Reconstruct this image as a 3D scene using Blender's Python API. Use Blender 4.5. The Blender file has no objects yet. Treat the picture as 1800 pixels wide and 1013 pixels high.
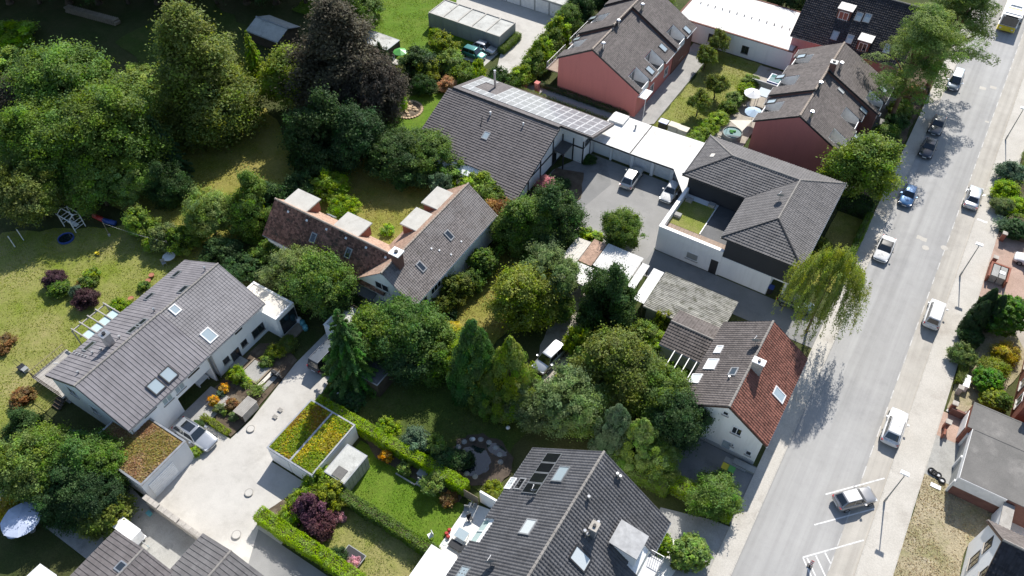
import bpy, math, random
import numpy as np
from mathutils import Vector, Matrix
random.seed(7)
C = bpy.context.scene.collection
R = math.radians
scn = bpy.context.scene

# ------------------------------------------------------------------ camera, sky, sun, exposure
# World frame: +Y runs along the street (away from the viewer), +X across it, metres, ground at z = 0.
CAM_H, CAM_F, CAM_P, CAM_W = 70.0, 1400.0, R(49.2), R(31.7)
cam_data = bpy.data.cameras.new('camera')
cam_data.sensor_width = 36; cam_data.lens = CAM_F/1800*36; cam_data.clip_end = 3000; cam_data.clip_start = 1
cam = bpy.data.objects.new('camera', cam_data); C.objects.link(cam)
cam.location = (0, 0, CAM_H); cam.rotation_euler = (math.pi/2-CAM_P, 0, CAM_W)
scn.camera = cam
SUN = Vector((-0.192, 1.092, 1.0)).normalized()
world = bpy.data.worlds.new('World'); scn.world = world; world.use_nodes = True
wn = world.node_tree.nodes; wl = world.node_tree.links
sky = wn.new('ShaderNodeTexSky'); sky.sky_type = 'NISHITA'; sky.sun_disc = False
sky.sun_elevation = math.asin(SUN.z); sky.sun_rotation = math.atan2(SUN.x, SUN.y)
sky.air_density = 1.0; sky.dust_density = 0.8; sky.altitude = 100
wl.new(sky.outputs[0], wn['Background'].inputs[0]); wn['Background'].inputs[1].default_value = 0.118
sl = bpy.data.lights.new('sun', 'SUN'); sl.energy = 5.0; sl.angle = R(0.53); sl.color = (1.0, 0.955, 0.89)
so = bpy.data.objects.new('sun', sl); C.objects.link(so)
so.rotation_euler = SUN.to_track_quat('Z', 'Y').to_euler(); so.location = (0, 60, 120)
scn.view_settings.view_transform = 'Standard'; scn.view_settings.look = 'None'
scn.view_settings.exposure = 0.44; scn.view_settings.gamma = 1.0

# ------------------------------------------------------------------ helpers
def _rz(v):
    c, s = math.cos(CAM_W), math.sin(CAM_W)
    return Vector((v[0]*c-v[1]*s, v[0]*s+v[1]*c, v[2]))
_FW = _rz((0, math.cos(CAM_P), -math.sin(CAM_P))); _RT = _rz((1, 0, 0)); _UP = _rz((0, math.sin(CAM_P), math.cos(CAM_P)))
def ray(px, py):
    return (_FW*CAM_F+_RT*(px-900)+_UP*(506.5-py))
def at(px, py, z=0.0):
    """survey point of the photograph -> position in the place at height z"""
    d = ray(px, py); t = (z-CAM_H)/d.z
    return Vector((0, 0, CAM_H))+d*t

class MB:
    def __init__(s): s.v = []; s.f = []
    def poly(s, pts):
        n = len(s.v); s.v += [tuple(p) for p in pts]; s.f.append(tuple(range(n, n+len(pts)))); return s
    def ext(s, pts, vec):
        pts = [Vector(p) for p in pts]; vec = Vector(vec); n = len(s.v); k = len(pts)
        s.v += [tuple(p) for p in pts]+[tuple(p+vec) for p in pts]
        s.f.append(tuple(range(n, n+k))); s.f.append(tuple(range(n+2*k-1, n+k-1, -1)))
        for i in range(k):
            j = (i+1) % k; s.f.append((n+i, n+j, n+k+j, n+k+i))
        return s
    def box(s, x0, x1, y0, y1, z0, z1):
        return s.ext([(x0, y0, z0), (x1, y0, z0), (x1, y1, z0), (x0, y1, z0)], (0, 0, z1-z0))
    def prism(s, pts, z0, z1):
        return s.ext([(p[0], p[1], z0) for p in pts], (0, 0, z1-z0))
    def obox(s, O, A, B, N, a0, a1, b0, b1, c0, c1):
        O = Vector(O); q = lambda a, b: O+A*a+B*b+N*c0
        return s.ext([q(a0, b0), q(a1, b0), q(a1, b1), q(a0, b1)], N*(c1-c0))
    def tube(s, p, q, r, n=8, r2=None, cap=True):
        p = Vector(p); q = Vector(q); r2 = r if r2 is None else r2
        d = (q-p).normalized(); u = d.orthogonal().normalized(); w = d.cross(u); k = len(s.v)
        for (c, rr) in ((p, r), (q, r2)):
            for i in range(n):
                a = 2*math.pi*i/n; s.v.append(tuple(c+u*math.cos(a)*rr+w*math.sin(a)*rr))
        for i in range(n):
            j = (i+1) % n; s.f.append((k+i, k+j, k+n+j, k+n+i))
        if cap:
            s.f.append(tuple(range(k+n-1, k-1, -1))); s.f.append(tuple(range(k+n, k+2*n)))
        return s
    def path(s, pts, r, n=6, r2=None):
        m = len(pts)-1; r2 = r if r2 is None else r2
        for i in range(m):
            s.tube(pts[i], pts[i+1], r+(r2-r)*i/m, n, r+(r2-r)*(i+1)/m)
        return s
    def lathe(s, c, prof, n=12):
        c = Vector(c); k = len(s.v); m = len(prof)
        for (r, z) in prof:
            for i in range(n):
                a = 2*math.pi*i/n; s.v.append((c.x+r*math.cos(a), c.y+r*math.sin(a), c.z+z))
        for j in range(m-1):
            for i in range(n):
                i2 = (i+1) % n; s.f.append((k+j*n+i, k+j*n+i2, k+(j+1)*n+i2, k+(j+1)*n+i))
        s.f.append(tuple(range(k+n-1, k-1, -1))); s.f.append(tuple(range(k+(m-1)*n, k+m*n)))
        return s
    def mesh(s, name, mat, off=None, smooth=False):
        me = bpy.data.meshes.new(name)
        v = s.v if off is None else [(a-off[0], b-off[1], c-off[2]) for a, b, c in s.v]
        me.from_pydata(v, [], s.f); me.materials.append(mat)
        if smooth:
            me.polygons.foreach_set('use_smooth', [True]*len(me.polygons))
        me.update(); return me
    def build(s, name, mat, parent=None, smooth=False, bevel=0, kind=None):
        off = None
        if parent is not None:
            r = parent
            while r.parent: r = r.parent
            off = r.location
        o = bpy.data.objects.new(name, s.mesh(name, mat, off, smooth)); C.objects.link(o)
        if parent is not None: o.parent = parent
        if kind: o['kind'] = kind
        if bevel:
            b = o.modifiers.new('bevel', 'BEVEL'); b.width = bevel; b.segments = 2; b.limit_method = 'ANGLE'
        return o

def tag(o, label=None, cat=None, group=None, kind=None):
    if label: o['label'] = label
    if cat: o['category'] = cat
    if group: o['group'] = group
    if kind: o['kind'] = kind
    return o
def empty(name, loc, label, cat, group=None, rz=0):
    o = bpy.data.objects.new(name, None); C.objects.link(o); o.location = loc; o.rotation_euler = (0, 0, rz)
    o.empty_display_size = 0.3
    return tag(o, label, cat, group)
def copy_tree(o, parent=None):
    c = o.copy(); C.objects.link(c); c.parent = parent
    for ch in list(o.children): copy_tree(ch, c)
    return c

# ------------------------------------------------------------------ materials
def newmat(name):
    m = bpy.data.materials.new(name); m.use_nodes = True
    nt = m.node_tree; return m, nt, nt.nodes, nt.links, nt.nodes['Principled BSDF']
def _pos(nt):
    g = nt.nodes.new('ShaderNodeNewGeometry'); return g.outputs['Position']
def _noise(nt, scale, detail=4, rough=.6, vec=None):
    n = nt.nodes.new('ShaderNodeTexNoise'); n.inputs['Scale'].default_value = scale
    n.inputs['Detail'].default_value = detail; n.inputs['Roughness'].default_value = rough
    nt.links.new(vec if vec is not None else _pos(nt), n.inputs['Vector']); return n.outputs['Fac']
def _ramp(nt, fac, stops):
    r = nt.nodes.new('ShaderNodeValToRGB'); e = r.color_ramp.elements
    while len(e) < len(stops): e.new(0.5)
    for i, (p, c) in enumerate(stops):
        e[i].position = p; e[i].color = (*c, 1) if len(c) == 3 else c
    nt.links.new(fac, r.inputs[0]); return r.outputs[0]
def _mix(nt, fac, a, b, mode='MIX'):
    m = nt.nodes.new('ShaderNodeMix'); m.data_type = 'RGBA'; m.blend_type = mode
    for sock, val in ((m.inputs['Factor'], fac), (m.inputs['A'], a), (m.inputs['B'], b)):
        if isinstance(val, (int, float)): sock.default_value = val
        elif isinstance(val, tuple): sock.default_value = (*val, 1) if len(val) == 3 else val
        else: nt.links.new(val, sock)
    return m.outputs['Result']
def _math(nt, op, a, b=0.0):
    m = nt.nodes.new('ShaderNodeMath'); m.operation = op
    for i, val in enumerate((a, b)):
        if isinstance(val, (int, float)): m.inputs[i].default_value = val
        else: nt.links.new(val, m.inputs[i])
    return m.outputs[0]
def _bump(nt, bsdf, h, strength=.3, dist=.05):
    b = nt.nodes.new('ShaderNodeBump'); b.inputs['Strength'].default_value = strength; b.inputs['Distance'].default_value = dist
    nt.links.new(h, b.inputs['Height']); nt.links.new(b.outputs[0], bsdf.inputs['Normal'])
def _cell(nt, sx, sy, sz):
    """one random value for every cell of a grid in the place"""
    d = nt.nodes.new('ShaderNodeVectorMath'); d.operation = 'DIVIDE'; nt.links.new(_pos(nt), d.inputs[0]); d.inputs[1].default_value = (sx, sy, sz)
    f = nt.nodes.new('ShaderNodeVectorMath'); f.operation = 'FLOOR'; nt.links.new(d.outputs[0], f.inputs[0])
    w = nt.nodes.new('ShaderNodeTexWhiteNoise'); w.noise_dimensions = '3D'; nt.links.new(f.outputs[0], w.inputs['Vector'])
    return w.outputs['Value']

def mat_surface(name, c1, c2, scale=.4, fine=9., rough=.85, bump=.25, c3=None, c3at=.62, c3scale=.15, fine_amt=.35, spec=.3, bd=.03, streak=None, stain=0):
    """two tones in broad patches, fine speckle, optional worn third tone"""
    m, nt, N, L, b = newmat(name)
    col = _ramp(nt, _noise(nt, scale, 5, .62), [(.32, c1), (.68, c2)])
    if c3: col = _mix(nt, _ramp(nt, _noise(nt, c3scale, 6, .7), [(c3at-.07, (0, 0, 0)), (c3at+.07, (1, 1, 1))]), col, c3)
    if streak:
        mp = N.new('ShaderNodeMapping'); L.new(_pos(nt), mp.inputs[0]); mp.inputs['Scale'].default_value = streak
        col = _mix(nt, .38, col, _ramp(nt, _noise(nt, 1.0, 4, .6, mp.outputs[0]), [(.36, (.34, .34, .34)), (.62, (.62, .62, .62))]), 'OVERLAY')
    if stain:
        col = _mix(nt, stain, col, _ramp(nt, _noise(nt, .9, 7, .75), [(.34, (.25, .25, .25)), (.5, (.5, .5, .5)), (.7, (.6, .6, .6))]), 'OVERLAY')
    f = _noise(nt, fine, 3, .7)
    col = _mix(nt, fine_amt, col, _ramp(nt, f, [(.3, (.35, .35, .35)), (.7, (.8, .8, .8))]), 'OVERLAY')
    L.new(col, b.inputs['Base Color']); b.inputs['Roughness'].default_value = rough
    b.inputs['Specular IOR Level'].default_value = spec
    if bump: _bump(nt, b, f, bump, bd)
    return m
def mat_tile(name, c, var=.35, cell=(.3, .3, .22), moss=None, moss_at=.6, rough=.6, patch=None, spec=.4, weather=.3):
    rough = max(rough, .72); spec = min(spec, .22)
    """fired or concrete roof tiles: every tile its own tone, weathering in streaky patches"""
    m, nt, N, L, b = newmat(name)
    lo = tuple(x*(1-var) for x in c); hi = tuple(min(1, x*(1+var)) for x in c)
    col = _ramp(nt, _cell(nt, *cell), [(0, lo), (.5, c), (1, hi)])
    w = _noise(nt, .45, 8, .72)
    col = _mix(nt, weather, col, _ramp(nt, w, [(.3, (.22, .22, .22)), (.7, (.78, .78, .78))]), 'OVERLAY')
    if patch: col = _mix(nt, _ramp(nt, _noise(nt, .28, 5, .7), [(.5, (0, 0, 0)), (.62, (1, 1, 1))]), col, patch)
    if moss: col = _mix(nt, _ramp(nt, _noise(nt, 1.3, 6, .75), [(moss_at-.05, (0, 0, 0)), (moss_at+.1, (1, 1, 1))]), col, moss)
    L.new(col, b.inputs['Base Color']); b.inputs['Roughness'].default_value = rough; b.inputs['Specular IOR Level'].default_value = spec
    _bump(nt, b, _noise(nt, 18, 3), .2, .01)
    return m
def mat_plain(name, c, rough=.5, metal=0, spec=.5, coat=0, dirt=.0, var=.12, scale=2.):
    m, nt, N, L, b = newmat(name)
    f = _noise(nt, scale, 5, .65)
    lo = tuple(x*(1-var) for x in c); hi = tuple(min(1, x*(1+var*.6)) for x in c)
    L.new(_ramp(nt, f, [(.3, lo), (.7, hi)]), b.inputs['Base Color'])
    b.inputs['Roughness'].default_value = rough; b.inputs['Metallic'].default_value = metal
    b.inputs['Specular IOR Level'].default_value = spec
    if coat: b.inputs['Coat Weight'].default_value = coat; b.inputs['Coat Roughness'].default_value = .04
    return m
def mat_wall(name, c, stain=(.30, .29, .26), amt=.25):
    """painted render with streaks that run down the wall"""
    m, nt, N, L, b = newmat(name)
    mp = N.new('ShaderNodeMapping'); L.new(_pos(nt), mp.inputs[0]); mp.inputs['Scale'].default_value = (1.6, 1.6, .22)
    s = _noise(nt, 1.0, 6, .7, mp.outputs[0])
    col = _mix(nt, _math(nt, 'MULTIPLY', _ramp(nt, s, [(.5, (0, 0, 0)), (.8, (1, 1, 1))]), amt), c, stain)
    f = _noise(nt, 12, 3)
    col = _mix(nt, .12, col, _ramp(nt, f, [(.3, (.3, .3, .3)), (.7, (.75, .75, .75))]), 'OVERLAY')
    L.new(col, b.inputs['Base Color']); b.inputs['Roughness'].default_value = .85; b.inputs['Specular IOR Level'].default_value = .25
    _bump(nt, b, _noise(nt, 25, 2), .15, .01)
    return m
def mat_glass(name, c, rough=.06):
    m, nt, N, L, b = newmat(name)
    b.inputs['Base Color'].default_value = (*c, 1); b.inputs['Roughness'].default_value = rough
    b.inputs['Specular IOR Level'].default_value = .8; b.inputs['Coat Weight'].default_value = .6; b.inputs['Coat Roughness'].default_value = .02
    return m
def mat_grass(name, green, dry, bare=None, dry_at=.5, scale=.16, width=.16):
    m, nt, N, L, b = newmat(name)
    dk = tuple(x*.72 for x in green)
    g = _ramp(nt, _noise(nt, 1.1, 5, .7), [(.3, dk), (.7, green)])
    d = _ramp(nt, _noise(nt, 2.3, 5, .7), [(.3, tuple(x*.8 for x in dry)), (.7, dry)])
    w = _ramp(nt, _noise(nt, scale, 7, .72), [(dry_at-width, (0, 0, 0)), (dry_at+width, (1, 1, 1))])
    col = _mix(nt, w, g, d)
    if bare: col = _mix(nt, _ramp(nt, _noise(nt, .33, 6, .75), [(.62, (0, 0, 0)), (.7, (1, 1, 1))]), col, bare)
    f = _noise(nt, 7, 4, .8)
    col = _mix(nt, .55, col, _ramp(nt, f, [(.3, (.18, .18, .18)), (.72, (.8, .8, .8))]), 'OVERLAY')
    L.new(col, b.inputs['Base Color']); b.inputs['Roughness'].default_value = .9; b.inputs['Specular IOR Level'].default_value = .15
    _bump(nt, b, f, .9, .09)
    return m
def mat_leaf(name='foliage'):
    m, nt, N, L, b = newmat(name)
    oi = N.new('ShaderNodeObjectInfo'); a = N.new('ShaderNodeAttribute'); a.attribute_name = 'tint'
    hs = N.new('ShaderNodeHueSaturation'); L.new(oi.outputs['Color'], hs.inputs['Color'])
    sep = N.new('ShaderNodeSeparateColor'); L.new(a.outputs['Color'], sep.inputs[0])
    L.new(sep.outputs[0], hs.inputs['Value'])
    L.new(_math(nt, 'ADD', _math(nt, 'MULTIPLY', sep.outputs[1], .05), .475), hs.inputs['Hue'])
    L.new(_math(nt, 'ADD', _math(nt, 'MULTIPLY', sep.outputs[2], .3), .9), hs.inputs['Saturation'])
    L.new(hs.outputs[0], b.inputs['Base Color']); b.inputs['Roughness'].default_value = .6; b.inputs['Specular IOR Level'].default_value = .18
    t = N.new('ShaderNodeBsdfTranslucent')
    hs2 = N.new('ShaderNodeHueSaturation'); L.new(hs.outputs[0], hs2.inputs['Color']); hs2.inputs['Hue'].default_value = .48; hs2.inputs['Value'].default_value = 1.7; hs2.inputs['Saturation'].default_value = 1.1
    L.new(hs2.outputs[0], t.inputs[0])
    mx = N.new('ShaderNodeMixShader'); mx.inputs[0].default_value = .36
    L.new(b.outputs[0], mx.inputs[1]); L.new(t.outputs[0], mx.inputs[2]); L.new(mx.outputs[0], N['Material Output'].inputs[0])
    return m

M = {}
M['leaf'] = mat_leaf()
M['bark'] = mat_surface('bark', (.07, .05, .035), (.12, .09, .065), 2, 14, .95, .6)
M['bark_pine'] = mat_surface('bark_pine', (.16, .09, .055), (.22, .14, .09), 2, 12, .95, .6)
M['asphalt_road'] = mat_surface('asphalt_road', (.325, .32, .308), (.36, .354, .341), .22, 16, .9, .15, (.298, .294, .286), .6, .1, .15, streak=(.8, .018, 1), stain=.12)
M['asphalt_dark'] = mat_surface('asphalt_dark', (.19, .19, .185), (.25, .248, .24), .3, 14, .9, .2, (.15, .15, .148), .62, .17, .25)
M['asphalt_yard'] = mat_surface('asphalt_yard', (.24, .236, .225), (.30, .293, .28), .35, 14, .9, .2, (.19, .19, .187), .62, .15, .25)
M['parking'] = mat_surface('parking_strip', (.36, .335, .295), (.42, .395, .35), .3, 15, .9, .15, (.31, .29, .26), .62, .13, .25, streak=(1.2, .03, 1), stain=.15)
M['pavement'] = mat_surface('pavement_slabs', (.42, .395, .35), (.49, .463, .415), .35, 8, .9, .15, (.36, .33, .29), .62, .2, .3)
M['concrete'] = mat_surface('pale_concrete', (.44, .42, .385), (.50, .48, .44), .3, 13, .9, .15, (.38, .36, .325), .58, .16, .22, stain=.16)
M['concrete_grey'] = mat_surface('grey_concrete', (.28, .275, .255), (.38, .375, .35), .6, 9, .9, .25, (.2, .2, .19), .62, .3, .3)
M['kerb'] = mat_surface('kerb_stone', (.38, .36, .32), (.48, .455, .41), 1.2, 9, .9, .2)
M['gravel'] = mat_surface('gravel', (.30, .27, .23), (.40, .37, .32), .6, 22, .95, .6, (.2, .17, .13), .6, .3, .6)
M['soil'] = mat_surface('soil', (.075, .055, .038), (.13, .10, .07), .8, 10, .95, .6, (.18, .15, .11), .62, .4, .5)
M['brick_pave'] = mat_surface('red_paving', (.33, .23, .18), (.42, .30, .24), .5, 9, .9, .3, (.25, .18, .14), .62, .3, .4)
M['patio_white'] = mat_surface('white_patio', (.66, .65, .61), (.74, .73, .70), .8, 8, .6, .1)
M['patio_grey'] = mat_surface('grey_patio', (.27, .265, .25), (.36, .35, .33), .7, 9, .9, .3)
M['paint_white'] = mat_surface('road_paint', (.66, .655, .64), (.74, .735, .72), 1.5, 14, .7, .1, (.42, .415, .4), .6, 2.0, .25)
M['paint_worn'] = mat_surface('worn_paint', (.46, .45, .43), (.58, .57, .55), 1.5, 14, .7, .1, (.38, .37, .355), .52, 2.0, .25)
M['iron'] = mat_surface('cast_iron', (.20, .19, .175), (.30, .285, .26), 2, 14, .7, .4)
M['grass_garden'] = mat_grass('garden_grass', (.185, .24, .028), (.37, .32, .14), None, .54, .1)
M['grass_lush'] = mat_grass('lush_grass', (.12, .215, .018), (.19, .225, .04), None, .62, .2)
M['grass_dry'] = mat_grass('dry_grass', (.19, .21, .055), (.42, .36, .24), (.48, .44, .36), .38, .3)
M['grass_gold'] = mat_grass('sunburnt_grass', (.215, .225, .035), (.34, .29, .09), None, .52, .2)
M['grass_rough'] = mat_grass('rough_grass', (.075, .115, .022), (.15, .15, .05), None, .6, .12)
M['ground'] = mat_grass('garden_ground', (.055, .08, .02), (.12, .11, .05), None, .55, .08)
M['wall_white'] = mat_wall('white_render', (.87, .87, .86), amt=.16)
M['wall_cream'] = mat_wall('cream_render', (.82, .82, .78), amt=.3)
M['wall_red'] = mat_wall('red_render', (.56, .2, .175), (.38, .14, .12), .35)
M['wall_pink'] = mat_wall('pink_render', (.50, .27, .27), (.3, .18, .18), .4)
M['wall_dark'] = mat_wall('anthracite_cladding', (.045, .047, .052), (.03, .03, .033), .4)
M['wall_grey'] = mat_wall('grey_render', (.42, .43, .43), (.25, .25, .24), .4)
M['wall_silver'] = mat_wall('silver_render', (.60, .62, .635), (.4, .4, .4), .3)
M['door_silver'] = mat_plain('silver_door', (.66, .70, .74), .4, .2)
M['wall_concrete'] = mat_wall('raw_concrete', (.33, .335, .325), (.16, .16, .15), .55)
M['brick'] = mat_surface('red_brick', (.23, .085, .055), (.31, .125, .085), 1.5, 10, .9, .4, (.17, .075, .055), .6, 1.0, .4)
M['brick_dark'] = mat_surface('dark_brick', (.15, .075, .06), (.2, .10, .08), 1.5, 10, .9, .4)
M['tile_grey'] = mat_tile('tile_grey', (.225, .212, .22), .05, (.4, .4, .3), weather=.4, rough=.55)
M['tile_grey_b'] = mat_tile('tile_grey_light', (.25, .238, .24), .07, (.33, .36, .3), weather=.4, rough=.55)
M['tile_anthracite'] = mat_tile('tile_anthracite', (.098, .098, .103), .14, (.3, .34, .25), weather=.45, rough=.42, spec=.5)
M['tile_h5'] = mat_tile('tile_slate_grey', (.155, .148, .146), .12, (.3, .34, .2), weather=.3, rough=.5)
M['tile_brown'] = mat_tile('tile_brown', (.135, .118, .11), .2, (.3, .34, .25), weather=.35, rough=.6)
M['tile_darkbrown'] = mat_tile('tile_dark_brown', (.15, .136, .134), .12, (.3, .34, .25), weather=.3, rough=.55)
M['tile_terracotta'] = mat_tile('tile_old_terracotta', (.20, .105, .075), .5, (.26, .26, .2), (.05, .045, .035), .56, .8, weather=.6)
M['tile_pale_terracotta'] = mat_tile('tile_pale_terracotta', (.40, .27, .20), .2, (.26, .26, .2), (.28, .2, .15), .6, .8, weather=.3)
M['tile_grey_old'] = mat_tile('tile_old_greybrown', (.19, .168, .158), .25, (.26, .26, .2), (.12, .11, .09), .62, .75, patch=(.235, .215, .205), weather=.4)
M['tile_red'] = mat_tile('tile_red', (.19, .082, .06), .3, (.3, .34, .25), (.13, .085, .065), .62, .6, weather=.4)
M['tile_black'] = mat_tile('tile_black', (.05, .046, .05), .3, (.3, .34, .25), weather=.2, rough=.6, spec=.3)
M['tile_moss'] = mat_tile('mossy_sheet', (.36, .345, .30), .25, (1.4, .24, .4), (.15, .148, .11), .54, .9, weather=.5)
M['ridge'] = mat_surface('ridge_tile', (.20, .185, .17), (.28, .26, .235), 1.5, 10, .7, .3)
M['ridge_brown'] = mat_surface('ridge_tile_brown', (.26, .21, .17), (.36, .30, .25), 1.5, 10, .7, .3)
M['trim_white'] = mat_plain('white_trim', (.80, .80, .79), .5)
M['trim_dark'] = mat_plain('dark_trim', (.035, .034, .036), .5)
M['trim_brown'] = mat_plain('brown_trim', (.10, .062, .045), .6)
M['zinc'] = mat_plain('zinc', (.42, .43, .44), .4, .6, var=.25)
M['steel'] = mat_plain('steel', (.55, .56, .57), .25, .9)
M['galv'] = mat_plain('galvanised_pole', (.32, .33, .33), .45, .5)
M['lead'] = mat_plain('lead_sheet', (.34, .345, .35), .6, .2, var=.25)
M['wood'] = mat_surface('weathered_wood', (.22, .175, .125), (.32, .265, .195), 1.5, 14, .85, .4)
M['wood_dark'] = mat_surface('dark_wood', (.06, .045, .034), (.10, .075, .055), 1.5, 14, .8, .4)
M['wood_grey'] = mat_surface('silver_wood', (.30, .28, .25), (.40, .38, .345), 1.5, 14, .85, .4)
M['deck'] = mat_surface('deck_boards', (.25, .185, .14), (.34, .26, .205), 1.2, 10, .8, .4)
M['flat_white'] = mat_surface('white_roof_felt', (.62, .61, .58), (.72, .71, .68), .4, 8, .7, .15, (.5, .48, .44), .6, .3, .2, stain=.35)
M['flat_cream'] = mat_surface('pale_gravel_roof', (.56, .52, .46), (.66, .62, .55), .6, 14, .9, .2, (.45, .4, .33), .64, .35, .25)
M['flat_grey'] = mat_surface('grey_roof_felt', (.13, .126, .118), (.175, .168, .157), .4, 9, .85, .25, (.22, .21, .195), .6, .35, .3)
M['flat_garage'] = mat_surface('garage_roof', (.40, .40, .37), (.52, .52, .485), .7, 9, .9, .2, (.26, .255, .235), .6, .5, .3)
M['flat_dark'] = mat_surface('dark_roof_felt', (.075, .077, .08), (.11, .112, .115), .5, 9, .7, .3, (.16, .155, .15), .66, .8, .35)
M['flat_pale'] = mat_surface('dormer_felt', (.42, .405, .365), (.50, .485, .44), .9, 10, .85, .2, (.36, .34, .30), .62, .5, .25)
M['sedum'] = mat_grass('sedum', (.20, .235, .022), (.33, .30, .03), (.36, .15, .05), .5, .5)
M['sedum_dry'] = mat_grass('sedum_dry', (.16, .15, .04), (.30, .19, .075), (.36, .12, .06), .38, .5)
M['glass_dark'] = mat_glass('window_glass', (.022, .028, .034))
M['glass_car'] = mat_glass('car_glass', (.014, .018, .022), .04)
M['glass_sky'] = mat_glass('skylight_glass', (.36, .43, .46), .08)  # pale blind tone, with the sky's reflection put into the colour
M['glass_white'] = mat_glass('blind_glass', (.62, .66, .66), .1)
M['glass_teal'] = mat_glass('frosted_pergola_glass', (.50, .62, .60), .12)
M['solar_pale'] = mat_plain('solar_panel', (.21, .215, .23), .3, .0, .6, .3, var=.12)  # sun glare on the panels put into a pale base colour
M['solar_frame'] = mat_plain('panel_frame', (.56, .57, .58), .4, .2)
M['solar_dark'] = mat_plain('collector', (.012, .013, .016), .12, 0, .7, .6)
M['tyre'] = mat_plain('rubber', (.018, .018, .018), .8)
M['rim'] = mat_plain('alloy', (.42, .43, .44), .3, .8)
M['lamp_red'] = mat_plain('tail_light', (.35, .012, .012), .2, 0, .6, .5)
M['lamp_clear'] = mat_plain('head_light', (.66, .68, .70), .12, .1, .8, .6)
M['plastic_black'] = mat_plain('black_plastic', (.022, .022, .024), .5)
M['plastic_blue'] = mat_plain('blue_plastic', (.03, .07, .28), .4)
M['plastic_yellow'] = mat_plain('yellow_plastic', (.62, .50, .03), .4)
M['plastic_red'] = mat_plain('red_plastic', (.42, .035, .03), .4)
M['plastic_green'] = mat_plain('green_plastic', (.10, .35, .08), .4)
M['plastic_grey'] = mat_plain('grey_plastic', (.30, .31, .30), .5)
M['plastic_tan'] = mat_plain('tan_plastic', (.50, .45, .36), .6)
M['plastic_teal'] = mat_plain('teal_plastic', (.12, .36, .40), .4)
M['fabric_white'] = mat_plain('white_canvas', (.78, .78, .77), .9)
M['fabric_cream'] = mat_plain('cream_canvas', (.70, .64, .52), .9)
M['fabric_blue'] = mat_plain('pale_blue_canvas', (.42, .54, .66), .9)
M['fabric_lav'] = mat_plain('lavender_canvas', (.50, .56, .70), .9)
M['stone'] = mat_surface('field_stone', (.38, .27, .17), (.52, .40, .27), 1.6, 9, .9, .5)
M['stone_grey'] = mat_surface('grey_stone', (.34, .31, .27), (.46, .425, .375), 1.6, 9, .9, .5)
M['terracotta'] = mat_plain('terracotta', (.36, .14, .08), .8)
M['water'] = mat_glass('pond_water', (.012, .022, .026), .03)
M['pool_water'] = mat_glass('pool_water', (.10, .22, .22), .03)
M['solar_blue'] = mat_plain('solar_cells_blue', (.03, .06, .17), .2, 0, .8, .5)
def paint(name, c, metal=.0, rough=.3):
    k = 'paint_'+name
    if k not in M: M[k] = mat_plain(k, c, rough, metal, .5, .9, var=.06)
    return M[k]
# ------------------------------------------------------------------ the setting: ground, street, paths, lawns
LV = [0.0]
def sheet(name, pts, mat, z=None, kind='structure', parent=None):
    if z is None:
        LV[0] += .0025; z = LV[0]
    return MB().poly([(p[0], p[1], z) for p in pts]).build(name, M[mat], parent, kind=None if parent else kind)
def rect(x0, x1, y0, y1): return [(x0, y0), (x1, y0), (x1, y1), (x0, y1)]
def wobble(pts, amt=.25, step=1.2, seed=1):
    """uneven edge, the way a lawn meets a bed"""
    r = random.Random(seed); out = []
    for i in range(len(pts)):
        a = Vector(pts[i][:2]); b = Vector(pts[(i+1) % len(pts)][:2]); n = max(1, int((b-a).length/step))
        d = (b-a); pn = Vector((-d.y, d.x)).normalized() if d.length > 0 else Vector((0, 0))
        for k in range(n):
            p = a+d*(k/n)
            if k: p = p+pn*r.uniform(-amt, amt)
            out.append((p.x, p.y))
    return out
sheet('ground', rect(-700, 700, -300, 1100), 'ground', -.03)
ROAD = sheet('road', rect(2.4, 9.62, -80, 420), 'asphalt_road', 0)
sheet('parking_strip', rect(9.62, 11.7, -80, 420), 'parking', 0)
MB().box(11.82, 14.5, -80, 420, -.05, .10).build('pavement_right', M['pavement'], kind='structure')
MB().box(.62, 2.28, -80, 420, -.05, .10).build('pavement_left', M['pavement'], kind='structure')
def kerb(name, x0, x1, y0, y1, z, L=1.0):
    mb = MB(); y = y0
    while y < y1:
        mb.box(x0, x1, y+.01, min(y+L, y1)-.01, -.1, z+random.uniform(-.006, .006)); y += L
    return mb.build(name, M['kerb'], kind='structure')
kerb('kerb_left', 2.28, 2.42, 5, 190, .112)
kerb('kerb_right', 11.68, 11.82, 5, 190, .112)
kerb('edging_right', 14.5, 14.6, 34, 150, .13)
# worn lines and repairs on the road
y = 30
while y < 175:
    sheet('lane_dash', rect(9.57, 9.67, y, y+random.uniform(1.2, 1.6)), 'paint_worn', .008, parent=ROAD); y += 2.65
def stripe(a, b, w=.13, z=.01, mat='paint_white'):
    a = Vector(a); b = Vector(b); d = (b-a).normalized(); n = Vector((-d.y, d.x))*w/2
    return sheet('bay_line', [a+n, a-n, b-n, b+n], mat, z, parent=ROAD)
for a, b in (((7.14, 45.02), (11.47, 49.67)), ((7.2, 41.48), (11.5, 46.02)), ((7.29, 37.93), (11.5, 42.42)), ((7.29, 37.93), (8.6, 36.5)),
             ((8.23, 38.71), (9.54, 37.3)), ((8.85, 39.41), (9.59, 38.68)), ((7.62, 38.1), (8.95, 36.7))):
    stripe(a, b)
for x, y, w, h in ((5.3, 104, 1.5, 1.1), (6.6, 121, .9, .7), (7.9, 122, .9, .7), (8.9, 113, .5, .4), (6.2, 84.3, 1.2, .7), (11.9, 91.5, 1.2, .35)):
    sheet('road_repair', wobble(rect(x, x+w, y, y+h), .08, .4, int(x*10)), 'pavement' if x < 11 else 'paint_white', .006 if x < 11 else .106, parent=ROAD)
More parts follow.
